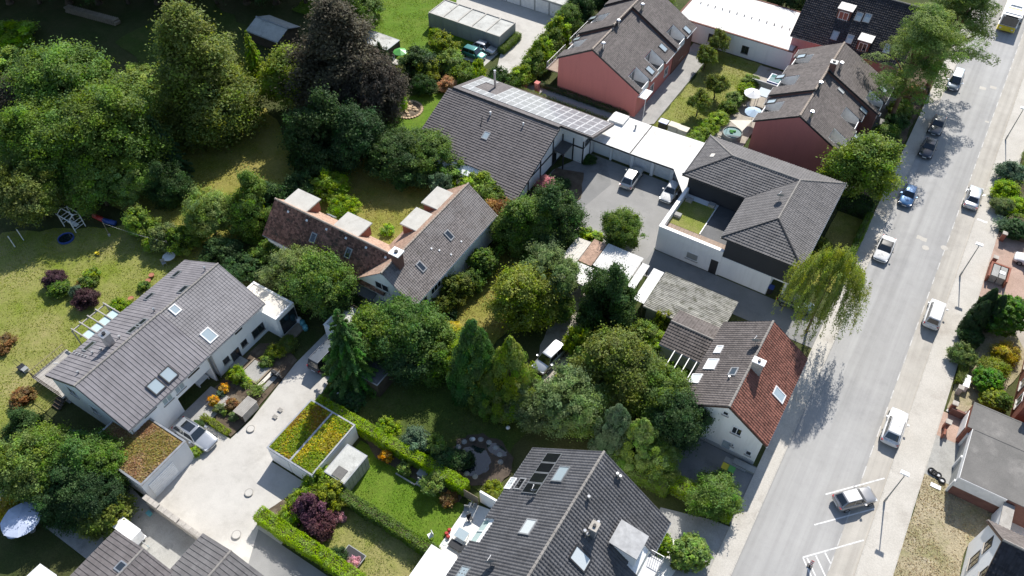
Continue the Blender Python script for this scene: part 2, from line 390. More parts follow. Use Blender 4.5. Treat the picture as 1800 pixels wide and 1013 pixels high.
# yards, drives, paths
DRIVE = sheet('access_drive', [(-46.7, 3), (-46.7, 16.5), (-52.4, 16.5), (-52.4, 19.7), (-45.2, 19.7), (-45.0, 22.5), (-45.9, 30), (-45.8, 37), (-40.4, 37), (-39.9, 27), (-39.9, 20), (-33.4, 20), (-33.4, 14.2), (-36.2, 14.2), (-33.9, 10), (-33.9, 3)], 'concrete')
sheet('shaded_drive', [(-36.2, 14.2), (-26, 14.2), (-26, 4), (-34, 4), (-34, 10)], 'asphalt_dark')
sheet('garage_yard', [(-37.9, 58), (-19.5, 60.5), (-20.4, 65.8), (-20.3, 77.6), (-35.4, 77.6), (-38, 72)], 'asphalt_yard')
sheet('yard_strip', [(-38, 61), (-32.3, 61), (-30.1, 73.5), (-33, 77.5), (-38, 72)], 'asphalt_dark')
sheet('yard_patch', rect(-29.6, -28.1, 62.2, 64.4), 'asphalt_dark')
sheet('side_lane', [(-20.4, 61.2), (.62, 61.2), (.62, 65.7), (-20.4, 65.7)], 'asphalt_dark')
sheet('garage_court', [(-72, 97), (-59, 97), (-58.6, 91.5), (-54.8, 83), (-51.2, 84.2), (-53.2, 92), (-54.2, 105.2), (-78, 105.2), (-78, 100.5), (-72, 100)], 'concrete')
sheet('parking_pad', rect(-63.6, -58.9, 87.2, 91.9), 'concrete')
sheet('terrace_path', [(-52, 85.2), (-33.4, 85.6), (-30.8, 88), (-30.6, 110), (-34.2, 110), (-34.2, 88.4), (-52, 87.6)], 'patio_grey')
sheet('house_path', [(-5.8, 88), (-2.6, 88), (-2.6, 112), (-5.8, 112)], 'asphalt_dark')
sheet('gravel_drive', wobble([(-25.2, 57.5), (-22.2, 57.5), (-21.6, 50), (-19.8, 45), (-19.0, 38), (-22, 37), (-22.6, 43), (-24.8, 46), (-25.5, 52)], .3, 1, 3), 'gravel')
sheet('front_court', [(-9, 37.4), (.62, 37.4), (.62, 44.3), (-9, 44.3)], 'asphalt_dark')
sheet('house_drive', [(-4, 26), (.62, 26), (.62, 37.2), (-1.2, 36.9), (-5.6, 35.6), (-5.6, 33.2), (-4, 33.2)], 'patio_grey')
sheet('entrance_path', wobble([(-3.6, 25), (-2.3, 25), (-1.9, 31), (-2.5, 33.4), (-3.9, 33.4), (-3.5, 30)], .08, .7, 9), 'patio_white')
sheet('red_drive', [(14.6, 78.6), (27, 78.6), (27, 92.6), (14.6, 90.8)], 'brick_pave')
sheet('gravel_forecourt', rect(17.4, 27, 70, 80), 'gravel')
sheet('concrete_forecourt', [(14.6, 52.2), (17.3, 52.2), (17.3, 57.2), (14.6, 57.2)], 'concrete_grey')
sheet('brick_forecourt', [(14.6, 57.2), (17.3, 57.2), (17.3, 60.4), (14.6, 60.4)], 'brick_pave')
sheet('slab_path', [(14.8, 60.6), (17.2, 60.4), (17.2, 64.6), (15.6, 65.2)], 'concrete')
sheet('back_yard', rect(21.2, 32, 44, 53), 'patio_white')
# lawns
sheet('front_lawn_dry', wobble([(14.62, 30), (19.6, 30), (19.6, 46.6), (22, 51.4), (17.3, 51.4), (17, 52.2), (14.62, 52.2)], .12, .8, 4), 'grass_dry')
sheet('garden_lawn', wobble([(-63.5, 12), (-63.5, 33), (-66, 37), (-73, 39.5), (-79, 34), (-90, 26), (-90, 5), (-66, 2)], .3, 1.5, 5), 'grass_garden')
sheet('orchard_lawn', wobble([(-84, 36), (-76, 36.5), (-66, 38), (-62, 44), (-60, 48), (-72, 58), (-80, 62), (-88, 52)], .4, 1.5, 6), 'grass_gold')
sheet('courtyard_lawn', wobble([(-62, 46.5), (-45, 46.2), (-45, 60), (-58, 62), (-66, 58)], .3, 1.5, 7), 'grass_gold')
sheet('side_lawn', wobble([(-37, 40), (-29.5, 41), (-28.5, 48), (-30, 57), (-34.5, 60), (-36.6, 57)], .3, 1, 8), 'grass_gold')
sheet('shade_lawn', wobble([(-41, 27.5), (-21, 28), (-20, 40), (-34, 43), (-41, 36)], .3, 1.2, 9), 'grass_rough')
sheet('lawn_by_terrace', wobble([(-34, 21.2), (-21.1, 21.2), (-21.1, 26.1), (-31, 26.4), (-34, 26.4)], .06, 1.2, 10), 'grass_lush')
sheet('lower_lawn', wobble([(-33, 15.6), (-19, 15.6), (-19, 20.4), (-33, 20.4)], .1, 1.2, 11), 'grass_garden')
sheet('meadow_lawn', wobble([(-95, 84), (-80, 84), (-71, 81.5), (-63.8, 84.5), (-63.8, 92), (-73, 92), (-73, 100.4), (-78, 108), (-96, 108)], .3, 1.5, 12), 'grass_lush')
sheet('pond_lawn', wobble([(-64, 65.4), (-55.5, 64.5), (-55, 74), (-57, 80), (-63, 76.5), (-67, 71)], .2, 1.2, 13), 'grass_lush')
sheet('common_lawn', wobble([(-30.6, 86), (-23, 86), (-22.6, 95), (-22.8, 109.8), (-30.2, 109.8)], .2, 1.2, 14), 'grass_garden')
sheet('front_lawn', wobble([(-3.4, 70), (-.1, 70), (-.1, 84), (-3.4, 84)], .1, 1.2, 15), 'grass_gold')
sheet('side_garden_lawn', wobble([(-20, 44), (-9, 44.5), (-9, 51), (-13, 55), (-20.5, 53)], .3, 1.2, 16), 'grass_lush')
sheet('far_lawn', wobble([(-112, 62), (-96, 58), (-88, 66), (-96, 76), (-112, 80)], .5, 2, 17), 'grass_rough')
sheet('hedge_lawn', wobble([(16, 92), (27, 93), (27, 112), (15, 110)], .3, 1.2, 18), 'grass_lush')
sheet('bush_bed', wobble([(14.8, 61), (16, 61), (19, 64), (21, 72), (17, 78), (14.8, 78)], .1, 1, 19), 'grass_dry')
sheet('corner_lawn', wobble([(-62, 3), (-55, 3), (-53.5, 9), (-58, 11), (-64, 9)], .2, 1, 20), 'grass_lush')
# beds
sheet('planting_bed', wobble([(-51, 19.9), (-45.3, 19.9), (-45.2, 22.5), (-46, 30.5), (-49, 31.5), (-51, 30)], .1, 1, 21), 'soil')
sheet('planting_bed', wobble([(-38.2, 62.2), (-33.2, 62.5), (-32.2, 69), (-34.2, 73.5), (-37.8, 72.5)], .1, 1, 22), 'soil')
sheet('planting_bed', wobble([(-31.4, 25.6), (-22, 26.0), (-22, 27.2), (-34, 26.8)], .08, .8, 23), 'soil')
sheet('planting_bed', wobble([(-37, 15.2), (-33.4, 16.2), (-33.2, 20.3), (-35.5, 20.1)], .08, .8, 24), 'soil')
sheet('planting_bed', wobble([(-23.2, 84.6), (-18.3, 85), (-18.2, 109.6), (-23, 109.6)], .1, .9, 25), 'gravel')
sheet('planting_bed', wobble([(-2.6, 86), (.3, 86), (.3, 128), (-2.6, 128)], .15, .9, 26), 'soil')
# patios
sheet('roof_terrace_patio', [(-21.1, 20.9), (-17.4, 20.9), (-17.4, 27.3), (-21.1, 26.6)], 'patio_white')
sheet('round_patio', [(-57.2+2.9*math.cos(k*.3), 5.2+2.2*math.sin(k*.3)) for k in range(21)], 'patio_grey')
sheet('walled_yard', [(-53, 4), (-38.4, 4), (-38.4, 10.5), (-46.7, 10.5), (-50, 11), (-53, 9)], 'concrete_grey')
sheet('house_terrace', rect(-63.9, -62.2, 14, 33), 'patio_grey')
sheet('entrance_court', [(-51.4, 18.6), (-48.4, 18.6), (-48.4, 23.2), (-51.4, 23.2)], 'patio_grey')
def ellipse(cx, cy, a, b, n=28, ph=0): return [(cx+a*math.cos(2*math.pi*k/n)*(1+.08*math.sin(3*k+ph)), cy+b*math.sin(2*math.pi*k/n)*(1+.08*math.cos(2*k+ph))) for k in range(n)]
sheet('pond_surround', ellipse(-22.6, 30.9, 3.2, 2.7), 'wood_dark')
sheet('pond', ellipse(-23.2, 30.4, 1.7, 1.6, 26, 1), 'water')
sheet('pond', ellipse(-21.9, 32.6, 1.1, .6, 26, 2), 'water')
def manhole(x, y, r, inner='concrete'):
    k = sheet('manhole_rim', [(x+r*math.cos(a*.3927), y+r*math.sin(a*.3927)) for a in range(16)], 'iron', parent=DRIVE)
    sheet('manhole_lid', [(x+r*.84*math.cos(a*.3927), y+r*.84*math.sin(a*.3927)) for a in range(16)], inner, parent=DRIVE)
LV[0] = max(LV[0], .0)
for px, py, r in ((438, 867, .42), (441, 755, .42), (416, 941, .44)):
    p = at(px, py); manhole(p.x, p.y, r)
for px, py in ((1627, 436), (1660, 436)):
    p = at(px, py); r = .42
    sheet('manhole_lid', [(p.x+r*math.cos(a*.3927), p.y+r*math.sin(a*.3927)) for a in range(16)], 'pavement', .012, parent=ROAD)
for px, py in ((493, 722), (484, 734)):
    p = at(px, py); sheet('drain_grate', rect(p.x-.25, p.x+.25, p.y-.2, p.y+.2), 'iron', parent=DRIVE)
# ------------------------------------------------------------------ roofs, walls, windows
class Slope:
    """a roof plane: O a corner on the eave, S along the eave, T up the slope, N out of the roof"""
    def __init__(s, O, S, T):
        s.O = Vector(O); s.S = Vector(S).normalized(); s.T = Vector(T).normalized(); s.N = s.S.cross(s.T).normalized()
        if s.N.z < 0: s.N = -s.N
    def p(s, a, b, c=0): return s.O+s.S*a+s.T*b+s.N*c
    def px(s, x, y):
        d = ray(x, y); o = Vector((0, 0, CAM_H)); t = (s.O-o).dot(s.N)/d.dot(s.N); q = o+d*t-s.O
        return q.dot(s.S), q.dot(s.T)
PROF = {'wave': ([0, .2, .4, .6, .8], [0, .45, 1, 1, .45]), 'flat': ([0, .07, .12, .97], [0, 0, 1, 1]), 'sheet': ([0, .25, .5, .75], [0, .5, 1, .5]), 'groove': ([0, .09, .13, .97], [0, 0, 1, 1])}
def _span(poly, t):
    xs = []
    for i in range(len(poly)):
        (s0, t0), (s1, t1) = poly[i], poly[(i+1) % len(poly)]
        if abs(t1-t0) < 1e-9:
            if abs(t-t0) < 1e-6: xs += [s0, s1]
        elif min(t0, t1)-1e-6 <= t <= max(t0, t1)+1e-6: xs.append(s0+(s1-s0)*(t-t0)/(t1-t0))
    return (min(xs), max(xs)) if xs else None
def tiles(name, sl, polys, mat, parent, tw=.3, ch=.34, amp=.045, lift=.05, prof='wave', kind='stuff'):
    """laid tiles: every course laps over the one below, every tile has its roll"""
    offs, hs = PROF[prof]; V = []; F = []; nv = 0
    O = np.array(sl.O); S = np.array(sl.S); T = np.array(sl.T); Nn = np.array(sl.N)
    rng = np.random.default_rng(len(name)+len(polys))
    for poly in polys:
        tmin = min(p[1] for p in poly); tmax = max(p[1] for p in poly); smin = min(p[0] for p in poly); smax = max(p[0] for p in poly)
        k0 = int(math.floor(smin/tw))-1; k1 = int(math.ceil(smax/tw))+1
        base = np.array([(k+o)*tw for k in range(k0, k1) for o in offs]); hh = np.array([h for k in range(k0, k1) for h in hs])*amp
        jit = np.repeat(rng.normal(0, .004, k1-k0), len(offs))
        kk = int(math.floor(tmin/ch+1e-6))
        while kk*ch < tmax-1e-4:
            t0 = max(kk*ch, tmin); t1 = min((kk+1)*ch, tmax)
            a = _span(poly, t0); b = _span(poly, t1)
            if a and b:
                jk = np.repeat(rng.normal(0, .006, k1-k0), len(offs))
                s0 = np.clip(base, *a); s1 = np.clip(base, *b)
                lo, hi = min(a[0], b[0])-.001, max(a[1], b[1])+.001
                keep = np.where((base >= lo-tw*.3) & (base <= hi+tw*.3))[0]
                if len(keep) >= 2:
                    i0, i1 = max(0, keep[0]-1), min(len(base), keep[-1]+2)
                    s0 = s0[i0:i1]; s1 = s1[i0:i1]; h = hh[i0:i1]+jit[i0:i1]; j = jk[i0:i1]; n = len(s0)
                    for (ss, tt, off) in ((s0, t0, h*.6-.03), (s0, t0, h+lift+j), (s1, t1, h)):
                        V.append(O+np.outer(ss, S)+tt*T+np.outer(off, Nn))
                    idx = np.arange(n-1)
                    for r in (0, 1):
                        F.append(np.stack([nv+r*n+idx, nv+r*n+idx+1, nv+(r+1)*n+idx+1, nv+(r+1)*n+idx], 1))
                    nv += 3*n
            kk += 1
    V = np.concatenate(V); F = np.concatenate(F)
    r = parent
    while r.parent: r = r.parent
    V = V-np.array(r.location)
    me = bpy.data.meshes.new(name); me.vertices.add(len(V)); me.vertices.foreach_set('co', V.astype(np.float32).ravel())
    me.loops.add(F.size); me.loops.foreach_set('vertex_index', F.astype(np.int32).ravel())
    me.polygons.add(len(F)); me.polygons.foreach_set('loop_start', np.arange(0, F.size, 4, dtype=np.int32))
    me.polygons.foreach_set('use_smooth', np.zeros(len(F), bool)); me.update(calc_edges=True); me.validate(); me.materials.append(M[mat])
    o = bpy.data.objects.new(name, me); C.objects.link(o); o.parent = parent
    if kind: o['kind'] = kind
    return o
def deck(name, sl, polys, mat, parent, th=.16, top=-.035):
    mb = MB()
    for poly in polys: mb.ext([sl.p(a, b, top) for a, b in poly], sl.N*-th)
    return mb.build(name, M[mat], parent)
def ridge_caps(p, q, mat, parent, r=.13, L=.42, name='ridge_caps'):
    p = Vector(p); q = Vector(q); n = max(1, int((q-p).length/L)); mb = MB()
    for i in range(n):
        a = p+(q-p)*(i/n); b = p+(q-p)*((i+1.06)/n); mb.tube(a, b, r*1.05, 7, r*.88)
    return mb.build(name, M[mat], parent, kind='stuff')
def gutter(p, q, parent, mat='zinc', r=.07):
    return MB().tube(p, q, r, 7).build('gutter', M[mat], parent)
def skylight(sl, s, t, w, h, parent, glass='glass_sky', frame='lead', up=.09, name='skylight', open_=False):
    """roof window: frame round a pane, s,t is its centre on the slope"""
    mb = MB(); f = .09; a0, a1, b0, b1 = s-w/2, s+w/2, t-h/2, t+h/2
    for (c0, c1, d0, d1) in ((a0-f, a1+f, b0-f, b0+.03), (a0-f, a1+f, b1-.03, b1+f), (a0-f, a0+.03, b0+.03, b1-.03), (a1-.03, a1+f, b0+.03, b1-.03)):
        mb.obox(sl.O, sl.S, sl.T, sl.N, c0, c1, d0, d1, .0, up+.05)
    o = mb.build(name, M[frame], parent)
    MB().obox(sl.O, sl.S, sl.T, sl.N, a0, a1, b0, b1, .02, up+.02).build('pane', M[glass], o)
    return o
def sky_px(sl, px, py, w, h, parent, **k):
    s, t = sl.px(px, py); return skylight(sl, s, t, w, h, parent, **k)
def window(parent, origin, A, N, u0, u1, z0, z1, frame='trim_white', glass='glass_dark', name='window', sill=True, bars=1, depth=.05):
    """wall window: A runs along the wall, N out of it, u along A from origin"""
    O = Vector(origin); A = Vector(A); N = Vector(N); Z = Vector((0, 0, 1)); mb = MB(); f = .09
    for (a, b, c, d) in ((u0, u1, z0, z0+f), (u0, u1, z1-f, z1), (u0, u0+f, z0+f, z1-f), (u1-f, u1, z0+f, z1-f)):
        mb.obox(O, A, Z, N, a, b, c, d, .0, depth)
    for k in range(bars):
        u = u0+(u1-u0)*(k+1)/(bars+1); mb.obox(O, A, Z, N, u-.035, u+.035, z0+f, z1-f, .0, depth-.005)
    w = mb.build(name, M[frame], parent)
    MB().obox(O, A, Z, N, u0+f, u1-f, z0+f, z1-f, .004, .02).build('pane', M[glass], w)
    if sill: MB().obox(O, A, Z, N, u0-.06, u1+.06, z0-.07, z0-.005, .0, .14).build('sill', M['stone_grey'], w)
    return w
def vent(pos, parent, h=.5, r=.09, mat='zinc', cap=True, name='vent_pipe'):
    p = Vector(pos); mb = MB().tube(p, p+Vector((0, 0, h)), r, 9)
    if cap: mb.tube(p+Vector((0, 0, h)), p+Vector((0, 0, h+.1)), r*1.7, 9, r*1.2)
    return mb.build(name, M[mat], parent)
def chimney(x, y, z0, z1, wx, wy, parent, mat='brick', capmat='concrete_grey', over=.08):
    o = MB().box(x-wx/2, x+wx/2, y-wy/2, y+wy/2, z0, z1).build('chimney', M[mat], parent)
    MB().box(x-wx/2-over, x+wx/2+over, y-wy/2-over, y+wy/2+over, z1, z1+.12).build('cap', M[capmat], o)
    MB().tube((x, y, z1+.12), (x, y, z1+.3), min(wx, wy)*.25, 8).build('flue', M['plastic_black'], o)
    return o
def dish(pos, parent, aim=(-.25, .9, .45), r=.42):
    p = Vector(pos); d = Vector(aim).normalized(); u = d.orthogonal().normalized(); w = d.cross(u)
    o = MB().tube(p, p+Vector((0, 0, .75)), .03, 6).build('dish_mast', M['galv'], parent)
    c = p+Vector((0, 0, .8)); mb = MB(); k = 0; rings = [(.0, 0), (.5, .03), (1, .12)]
    for (rr, dz) in rings:
        for i in range(14):
            a = i*2*math.pi/14; mb.v.append(tuple(c+u*math.cos(a)*rr*r+w*math.sin(a)*rr*r+d*dz))
    for j in range(2):
        for i in range(14):
            i2 = (i+1) % 14; mb.f.append((j*14+i, j*14+i2, (j+1)*14+i2, (j+1)*14+i))
    mb.build('reflector', M['plastic_grey'], o)
    MB().tube(c-w*r*.9, c+d*.5, .02, 5).tube(c+d*.46, c+d*.58, .05, 6).build('feed_arm', M['trim_white'], o)
    return o
def gable(name, label, x0, x1, y0, y1, ze0, ze1, zr, xr, axis='y', wall='wall_white', tile='tile_grey', tile1=None, ov=.45, vg=.3, loc=None, cat='house',
          tw=.3, ch=.34, amp=.045, lift=.05, prof='wave', cut0=None, cut1=None, ridge='ridge', fascia='trim_dark', zb=0, caps=True, gut='zinc', root=None, wall_cut=None):
    """gabled house: a across the ridge, b along it.  ze0/ze1 eave heights at a = x0/x1, ridge at a = xr, height zr."""
    P = (lambda a, b, z: Vector((a, b, z))) if axis == 'y' else (lambda a, b, z: Vector((b, a, z)))
    if root is None:
        c = P((x0+x1)/2, (y0+y1)/2, zb); root = empty(name, c, label, cat)
    k0 = (zr-ze0)/(xr-x0); k1 = (zr-ze1)/(x1-xr); d = .2
    ring = [(x0+ov, zb), (x1-ov, zb), (x1-ov, ze1+k1*ov-d), (xr, zr-d), (x0+ov, ze0+k0*ov-d)]
    w = MB().ext([P(a, y0+vg, z) for a, z in ring], P(0, y1-y0-2*vg, 0)).build('wall', M[wall], root)
    out = {'root': root, 'P': P, 'wall': w}
    for i, (xe, ze, t, cut) in enumerate(((x0, ze0, tile, cut0), (x1, ze1, tile1 or tile, cut1))):
        sl = Slope(P(xe, y0, ze), P(0, 1, 0), P(xr-xe, 0, zr-ze)); L = math.hypot(xr-xe, zr-ze)
        polys = cut(sl, y1-y0, L) if cut else [[(0, 0), (y1-y0, 0), (y1-y0, L), (0, L)]]
        tiles('roof_tiles', sl, polys, t, root, tw, ch, amp, lift, prof)
        deck('roof_deck', sl, polys, fascia, root)
        sl.L = L; sl.W = y1-y0; out['s%d' % i] = sl
        if gut and not cut: gutter(sl.p(0, -.06, -.1), sl.p(y1-y0, -.06, -.1), root, gut)
    if caps: ridge_caps(P(xr, y0, zr+.03), P(xr, y1, zr+.03), ridge, root)
    return out
def slab_building(name, label, x0, x1, y0, y1, z, wall, roof, par=.15, pw=.2, cap=None, cat='garage', zb=0, root=None):
    """flat roof behind a low parapet"""
    if root is None: root = empty(name, ((x0+x1)/2, (y0+y1)/2, zb), label, cat)
    MB().box(x0, x1, y0, y1, zb, z-.12).build('wall', M[wall], root)
    MB().box(x0+pw, x1-pw, y0+pw, y1-pw, z-.12, z-.1+.04).build('roof', M[roof], root)
    mb = MB(); mb.box(x0-.04, x1+.04, y0-.04, y0+pw, z-.119, z+par-.1); mb.box(x0-.04, x1+.04, y1-pw, y1+.04, z-.119, z+par-.1)
    mb.box(x0-.04, x0+pw, y0+pw, y1-pw, z-.119, z+par-.1); mb.box(x1-pw, x1+.04, y0+pw, y1-pw, z-.119, z+par-.1)
    mb.build('parapet', M[cap or wall], root)
    return root
def grooved_door(parent, O, A, N, u0, u1, z0, z1, mat='trim_white', n=6, name='garage_door'):
    mb = MB(); Z = Vector((0, 0, 1)); h = (z1-z0)/n
    for k in range(n): mb.obox(O, Vector(A), Z, Vector(N), u0, u1, z0+k*h+.012, z0+(k+1)*h-.012, 0, .04)
    mb.obox(O, Vector(A), Z, Vector(N), u0, u1, z0, z1, 0, .02)
    return mb.build(name, M[mat], parent)
def railing(parent, p, q, h=1.0, n=8, mat='galv', name='railing'):
    p = Vector(p); q = Vector(q); mb = MB(); Z = Vector((0, 0, h))
    mb.tube(p+Z, q+Z, .035, 6).tube(p+Vector((0, 0, .1)), q+Vector((0, 0, .1)), .025, 6)
    for i in range(n+1):
        a = p+(q-p)*(i/n); mb.tube(a, a+Z, .022, 5)
    return mb.build(name, M[mat], parent)
# ------------------------------------------------------------------ buildings
_Z = {1: (960, 0, 4.604), 2: (1140, 230, 3.267), 3: (1120, 540, 3.269), 4: (60, 440, 2.814), 5: (440, 300, 3.618), 6: (720, 120, 3.4615), 7: (740, 760, 3.6), 8: (100, 740, 3.711),
      'd': (1340, 0, 2.98), 'y': (1340, 60, 3.896), 'c': (880, 0, 2.98), 'b': (440, 0, 2.98), 'r5': (1620, 640, 4.605), 'r6': (1560, 840, 5.854), 's': (960, 370, 4.403), 'u': (620, 800, 4.757), 'v': (320, 560, 4.604), 'e': (0, 330, 2.98), 'f': (440, 300, 2.98)}
def zc(k, x, y): o = _Z[k]; return o[0]+x/o[2], o[1]+y/o[2]
def sky_z(sl, k, x, y, w, h, parent, **kw): return sky_px(sl, *zc(k, x, y), w, h, parent, **kw)
def on_wall(px, py, x=None, y=None):
    d = ray(px, py); t = x/d.x if x is not None else y/d.y
    return Vector((0, 0, CAM_H))+d*t
def win_x(parent, x, n, k, zx, zy, w, h, **kw):
    """window centred on a surveyed point of a wall in the plane x"""
    p = on_wall(*zc(k, zx, zy), x=x); return window(parent, (x, p.y, 0), (0, 1, 0), (n, 0, 0), -w/2, w/2, p.z-h/2, p.z+h/2, **kw)
def win_y(parent, y, n, k, zx, zy, w, h, **kw):
    p = on_wall(*zc(k, zx, zy), y=y); return window(parent, (p.x, y, 0), (1, 0, 0), (0, n, 0), -w/2, w/2, p.z-h/2, p.z+h/2, **kw)
def on_slope(sl, k, x, y): s, t = sl.px(*zc(k, x, y)); return sl.p(s, t)
def downpipe(parent, x, y, z, mat='zinc'): return MB().tube((x, y, 0), (x, y, z), .05, 7).build('downpipe', M[mat], parent)

# ---- pair of grey-roofed houses, lower left
h = gable('house', 'white house with grey tiled roof at the north end of its twin, beside the annex', -63.2, -51.1, 24.42, 32.45, 4.35, 4.4, 7.35, -56.9, wall='wall_white', tile='tile_grey', tile1='tile_grey_b', tw=.33, ch=.36, amp=.03, lift=.028, prof='groove', ov=.35, vg=.25)
r = h['root']
for x, y, w, hh in ((705, 122, .95, .75), (740, 197, 1.0, .85), (572, 232, 1.0, .7)): sky_z(h['s0'], 4, x, y, w, hh, r, glass='glass_dark', frame='zinc')
sky_z(h['s1'], 4, 865, 422, 1.0, 1.3, r, glass='glass_sky', frame='trim_white'); sky_z(h['s1'], 4, 697, 295, .7, .85, r, frame='trim_white')
vent(on_slope(h['s0'], 4, 848, 100), r); vent(on_slope(h['s0'], 4, 598, 305), r)
for x, y, w, hh in ((1108, 397, 1.7, 1.15), (1038, 460, .8, .8), (950, 545, .8, .8)): win_x(r, -51.45, 1, 4, x, y, w, hh, frame='trim_dark')
win_x(r, -51.45, 1, 4, 1010, 398, 1.0, .35, frame='trim_dark', sill=False, bars=0)
win_x(r, -51.45, 1, 4, 1002, 525, 1.15, 2.1, frame='trim_dark', name='door', sill=False)
MB().box(-51.44, -50.3, 25.9, 27.6, .0, .32).build('door_step', M['concrete_grey'], r)
downpipe(r, -51.35, 24.6, 4.2)
h = gable('house', 'white house with two dark-framed roof windows, silver estate car in front', -63.2, -51.1, 14.0, 24.39, 4.4, 4.45, 7.45, -56.9, wall='wall_white', tile='tile_grey', tw=.44, ch=.42, amp=.05, lift=.006, prof='groove', ov=.35, vg=.25)
r = h['root']
for x, y, w, hh in ((533, 363, 1.1, .8), (495, 392, 1.2, .8), (275, 478, 1.2, .8)): sky_z(h['s0'], 4, x, y, w, hh, r, glass='glass_dark', frame='zinc')
for x, y in ((202, 505), (214, 512), (228, 517), (243, 522), (258, 528)): vent(on_slope(h['s0'], 4, x, y), r, .22, .1, 'lead', False, 'vent_tile')
for x, y in ((425, 435), (335, 495), (293, 512), (222, 610)): vent(on_slope(h['s0'], 4, x, y), r, .3, .1, 'lead')
p = on_slope(h['s0'], 4, 380, 470); chimney(p.x, p.y, p.z-.3, p.z+1.7, .75, .75, r, 'zinc', 'zinc')
sl = h['s1']
for x, y in ((665, 618), (603, 676)):
    s, t = sl.px(*zc(4, x, y)); skylight(sl, s, t, 1.15, 1.25, r, glass='glass_sky', frame='trim_dark', up=.16)
    q = sl.p(s, 0); win = window(r, (-51.45, q.y, 0), (0, 1, 0), (1, 0, 0), -.6, .6, 3.0, 4.35, glass='glass_sky')
bpy.data.objects.remove(h['wall'])   # rebuilt with the porch cut out of its street front
kk0 = (7.45-4.4)/(6.3); kk1 = (7.45-4.45)/(5.8); zl, zr_ = 4.4+kk0*.35-.2, 4.45+kk1*.35-.2
full = [(-62.85, 0), (-51.45, 0), (-51.45, zr_), (-56.9, 7.25), (-62.85, zl)]; porch = [(-62.85, 0), (-53.9, 0), (-53.9, 2.35), (-51.45, 2.35), (-51.45, zr_), (-56.9, 7.25), (-62.85, zl)]
for ring, a, b in ((full, 14.25, 19.6), (porch, 19.6, 24.0), (full, 24.0, 24.14)): MB().ext([(x, a, z) for x, z in ring], (0, b-a, 0)).build('wall', M['wall_white'], r)
MB().box(-53.89, -53.83, 19.7, 23.9, .02, 2.3).build('porch_back', M['brick_dark'], r); MB().box(-53.82, -53.76, 21.2, 22.2, .05, 2.1).build('door', M['trim_white'], r)
win_x(r, -51.45, 1, 4, 788, 605, 1.5, .3, frame='trim_dark', sill=False, bars=0); win_x(r, -51.45, 1, 4, 575, 800, 1.5, .3, frame='trim_dark', sill=False, bars=0)
win_y(r, 14.25, -1, 4, 300, 790, 1.0, 1.3); win_y(r, 14.25, -1, 4, 190, 700, 1.3, 1.3)
downpipe(r, -51.35, 14.4, 4.2); downpipe(r, -51.35, 24.15, 4.2)
r = slab_building('annex', 'white flat-roofed annex with a large dark window at the north end of the grey-roofed houses', -55.2, -49.4, 31.9, 34.65, 3.3, 'wall_white', 'flat_cream', cat='annex', cap='trim_white')
window(r, (-49.38, 32, 0), (0, 1, 0), (1, 0, 0), .25, 2.55, .35, 2.75, frame='trim_dark', bars=0, sill=False)
MB().box(-49.35, -48.2, 31.4, 34.6, 0, .2).build('wooden_step', M['wood'], r)

# ---- L-shaped house with four dormers
h = gable('house', 'L-shaped white house with old terracotta roof, four flat dormers and a white-capped chimney', -45.3, -37.4, 40.6, 57.3, 4.0, 4.0, 7.15, -41.4, tile='tile_pale_terracotta', tile1='tile_grey_old', tw=.26, ch=.3, amp=.03, lift=.04, ov=.4, vg=.2, fascia='trim_white', ridge='ridge_brown', gut='trim_white')
r = h['root']
h2 = gable('house', '', 40.45, 46.9, -59.3, -41.5, 3.55, 3.55, 6.75, 43.65, axis='x', root=r, tile='tile_terracotta', tile1='tile_pale_terracotta', tw=.26, ch=.3, amp=.03, lift=.04, ov=.4, vg=.2, fascia='trim_brown', ridge='ridge_brown')
for x, y in ((403, 428), (626, 525)): sky_z(h2['s0'], 5, x, y, .6, 1.0, r, glass='glass_dark', frame='lead')
for x, y in ((1262, 412), (1085, 612)): sky_z(h['s1'], 5, x, y, .6, 1.05, r, glass='glass_dark', frame='lead')
sky_z(h2['s1'], 5, 515, 292, .9, .5, r, glass='glass_sky')
for x, y in ((243, 262), (361, 317), (486, 374), (610, 430), (738, 490), (862, 553)):
    p = on_slope(h2['s0'], 5, x, y); MB().obox(p, h2['s0'].S, h2['s0'].T, h2['s0'].N, -.13, .13, -.12, .12, .03, .1).build('vent_tile', M['trim_white'], r)
for x, y in ((1150, 497), (1200, 508), (1275, 535), (1340, 452)):
    p = on_slope(h['s1'], 5, x, y); MB().obox(p, h['s1'].S, h['s1'].T, h['s1'].N, -.1, .1, -.1, .1, .03, .1).build('vent_tile', M['trim_white'], r)
chimney(-40.9, 42.9, 6.0, 8.55, 1.0, .85, r, 'brick_dark', 'trim_white', .16)
def dormer(x0, x1, y0, y1, z, axis):
    """flat-roofed dormer that grows out of the slope"""
    d = MB().box(x0, x1, y0, y1, z-1.7, z-.14).build('dormer', M['brick'], r)
    MB().box(x0-.15, x1+.15, y0-.15, y1+.2, z-.139, z).build('dormer_roof', M['flat_pale'], d)
    MB().box(x0-.19, x1+.19, y0-.19, y1+.24, z-.16, z-.03).build('dormer_edge', M['zinc'], d)
    if axis == 'n': window(r, (x0, y1+.004, 0), (1, 0, 0), (0, 1, 0), .2, x1-x0-.2, z-1.3, z-.3)
    else: window(r, (x0-.004, y0, 0), (0, 1, 0), (-1, 0, 0), .2, y1-y0-.2, z-1.3, z-.3)
dormer(-58.55, -55.4, 44.2, 46.6, 6.2, 'n'); dormer(-51.0, -47.8, 44.2, 46.6, 6.2, 'n')
dormer(-44.65, -42.1, 52.6, 55.5, 6.3, 'w'); dormer(-44.65, -42.1, 48.5, 51.3, 6.3, 'w')
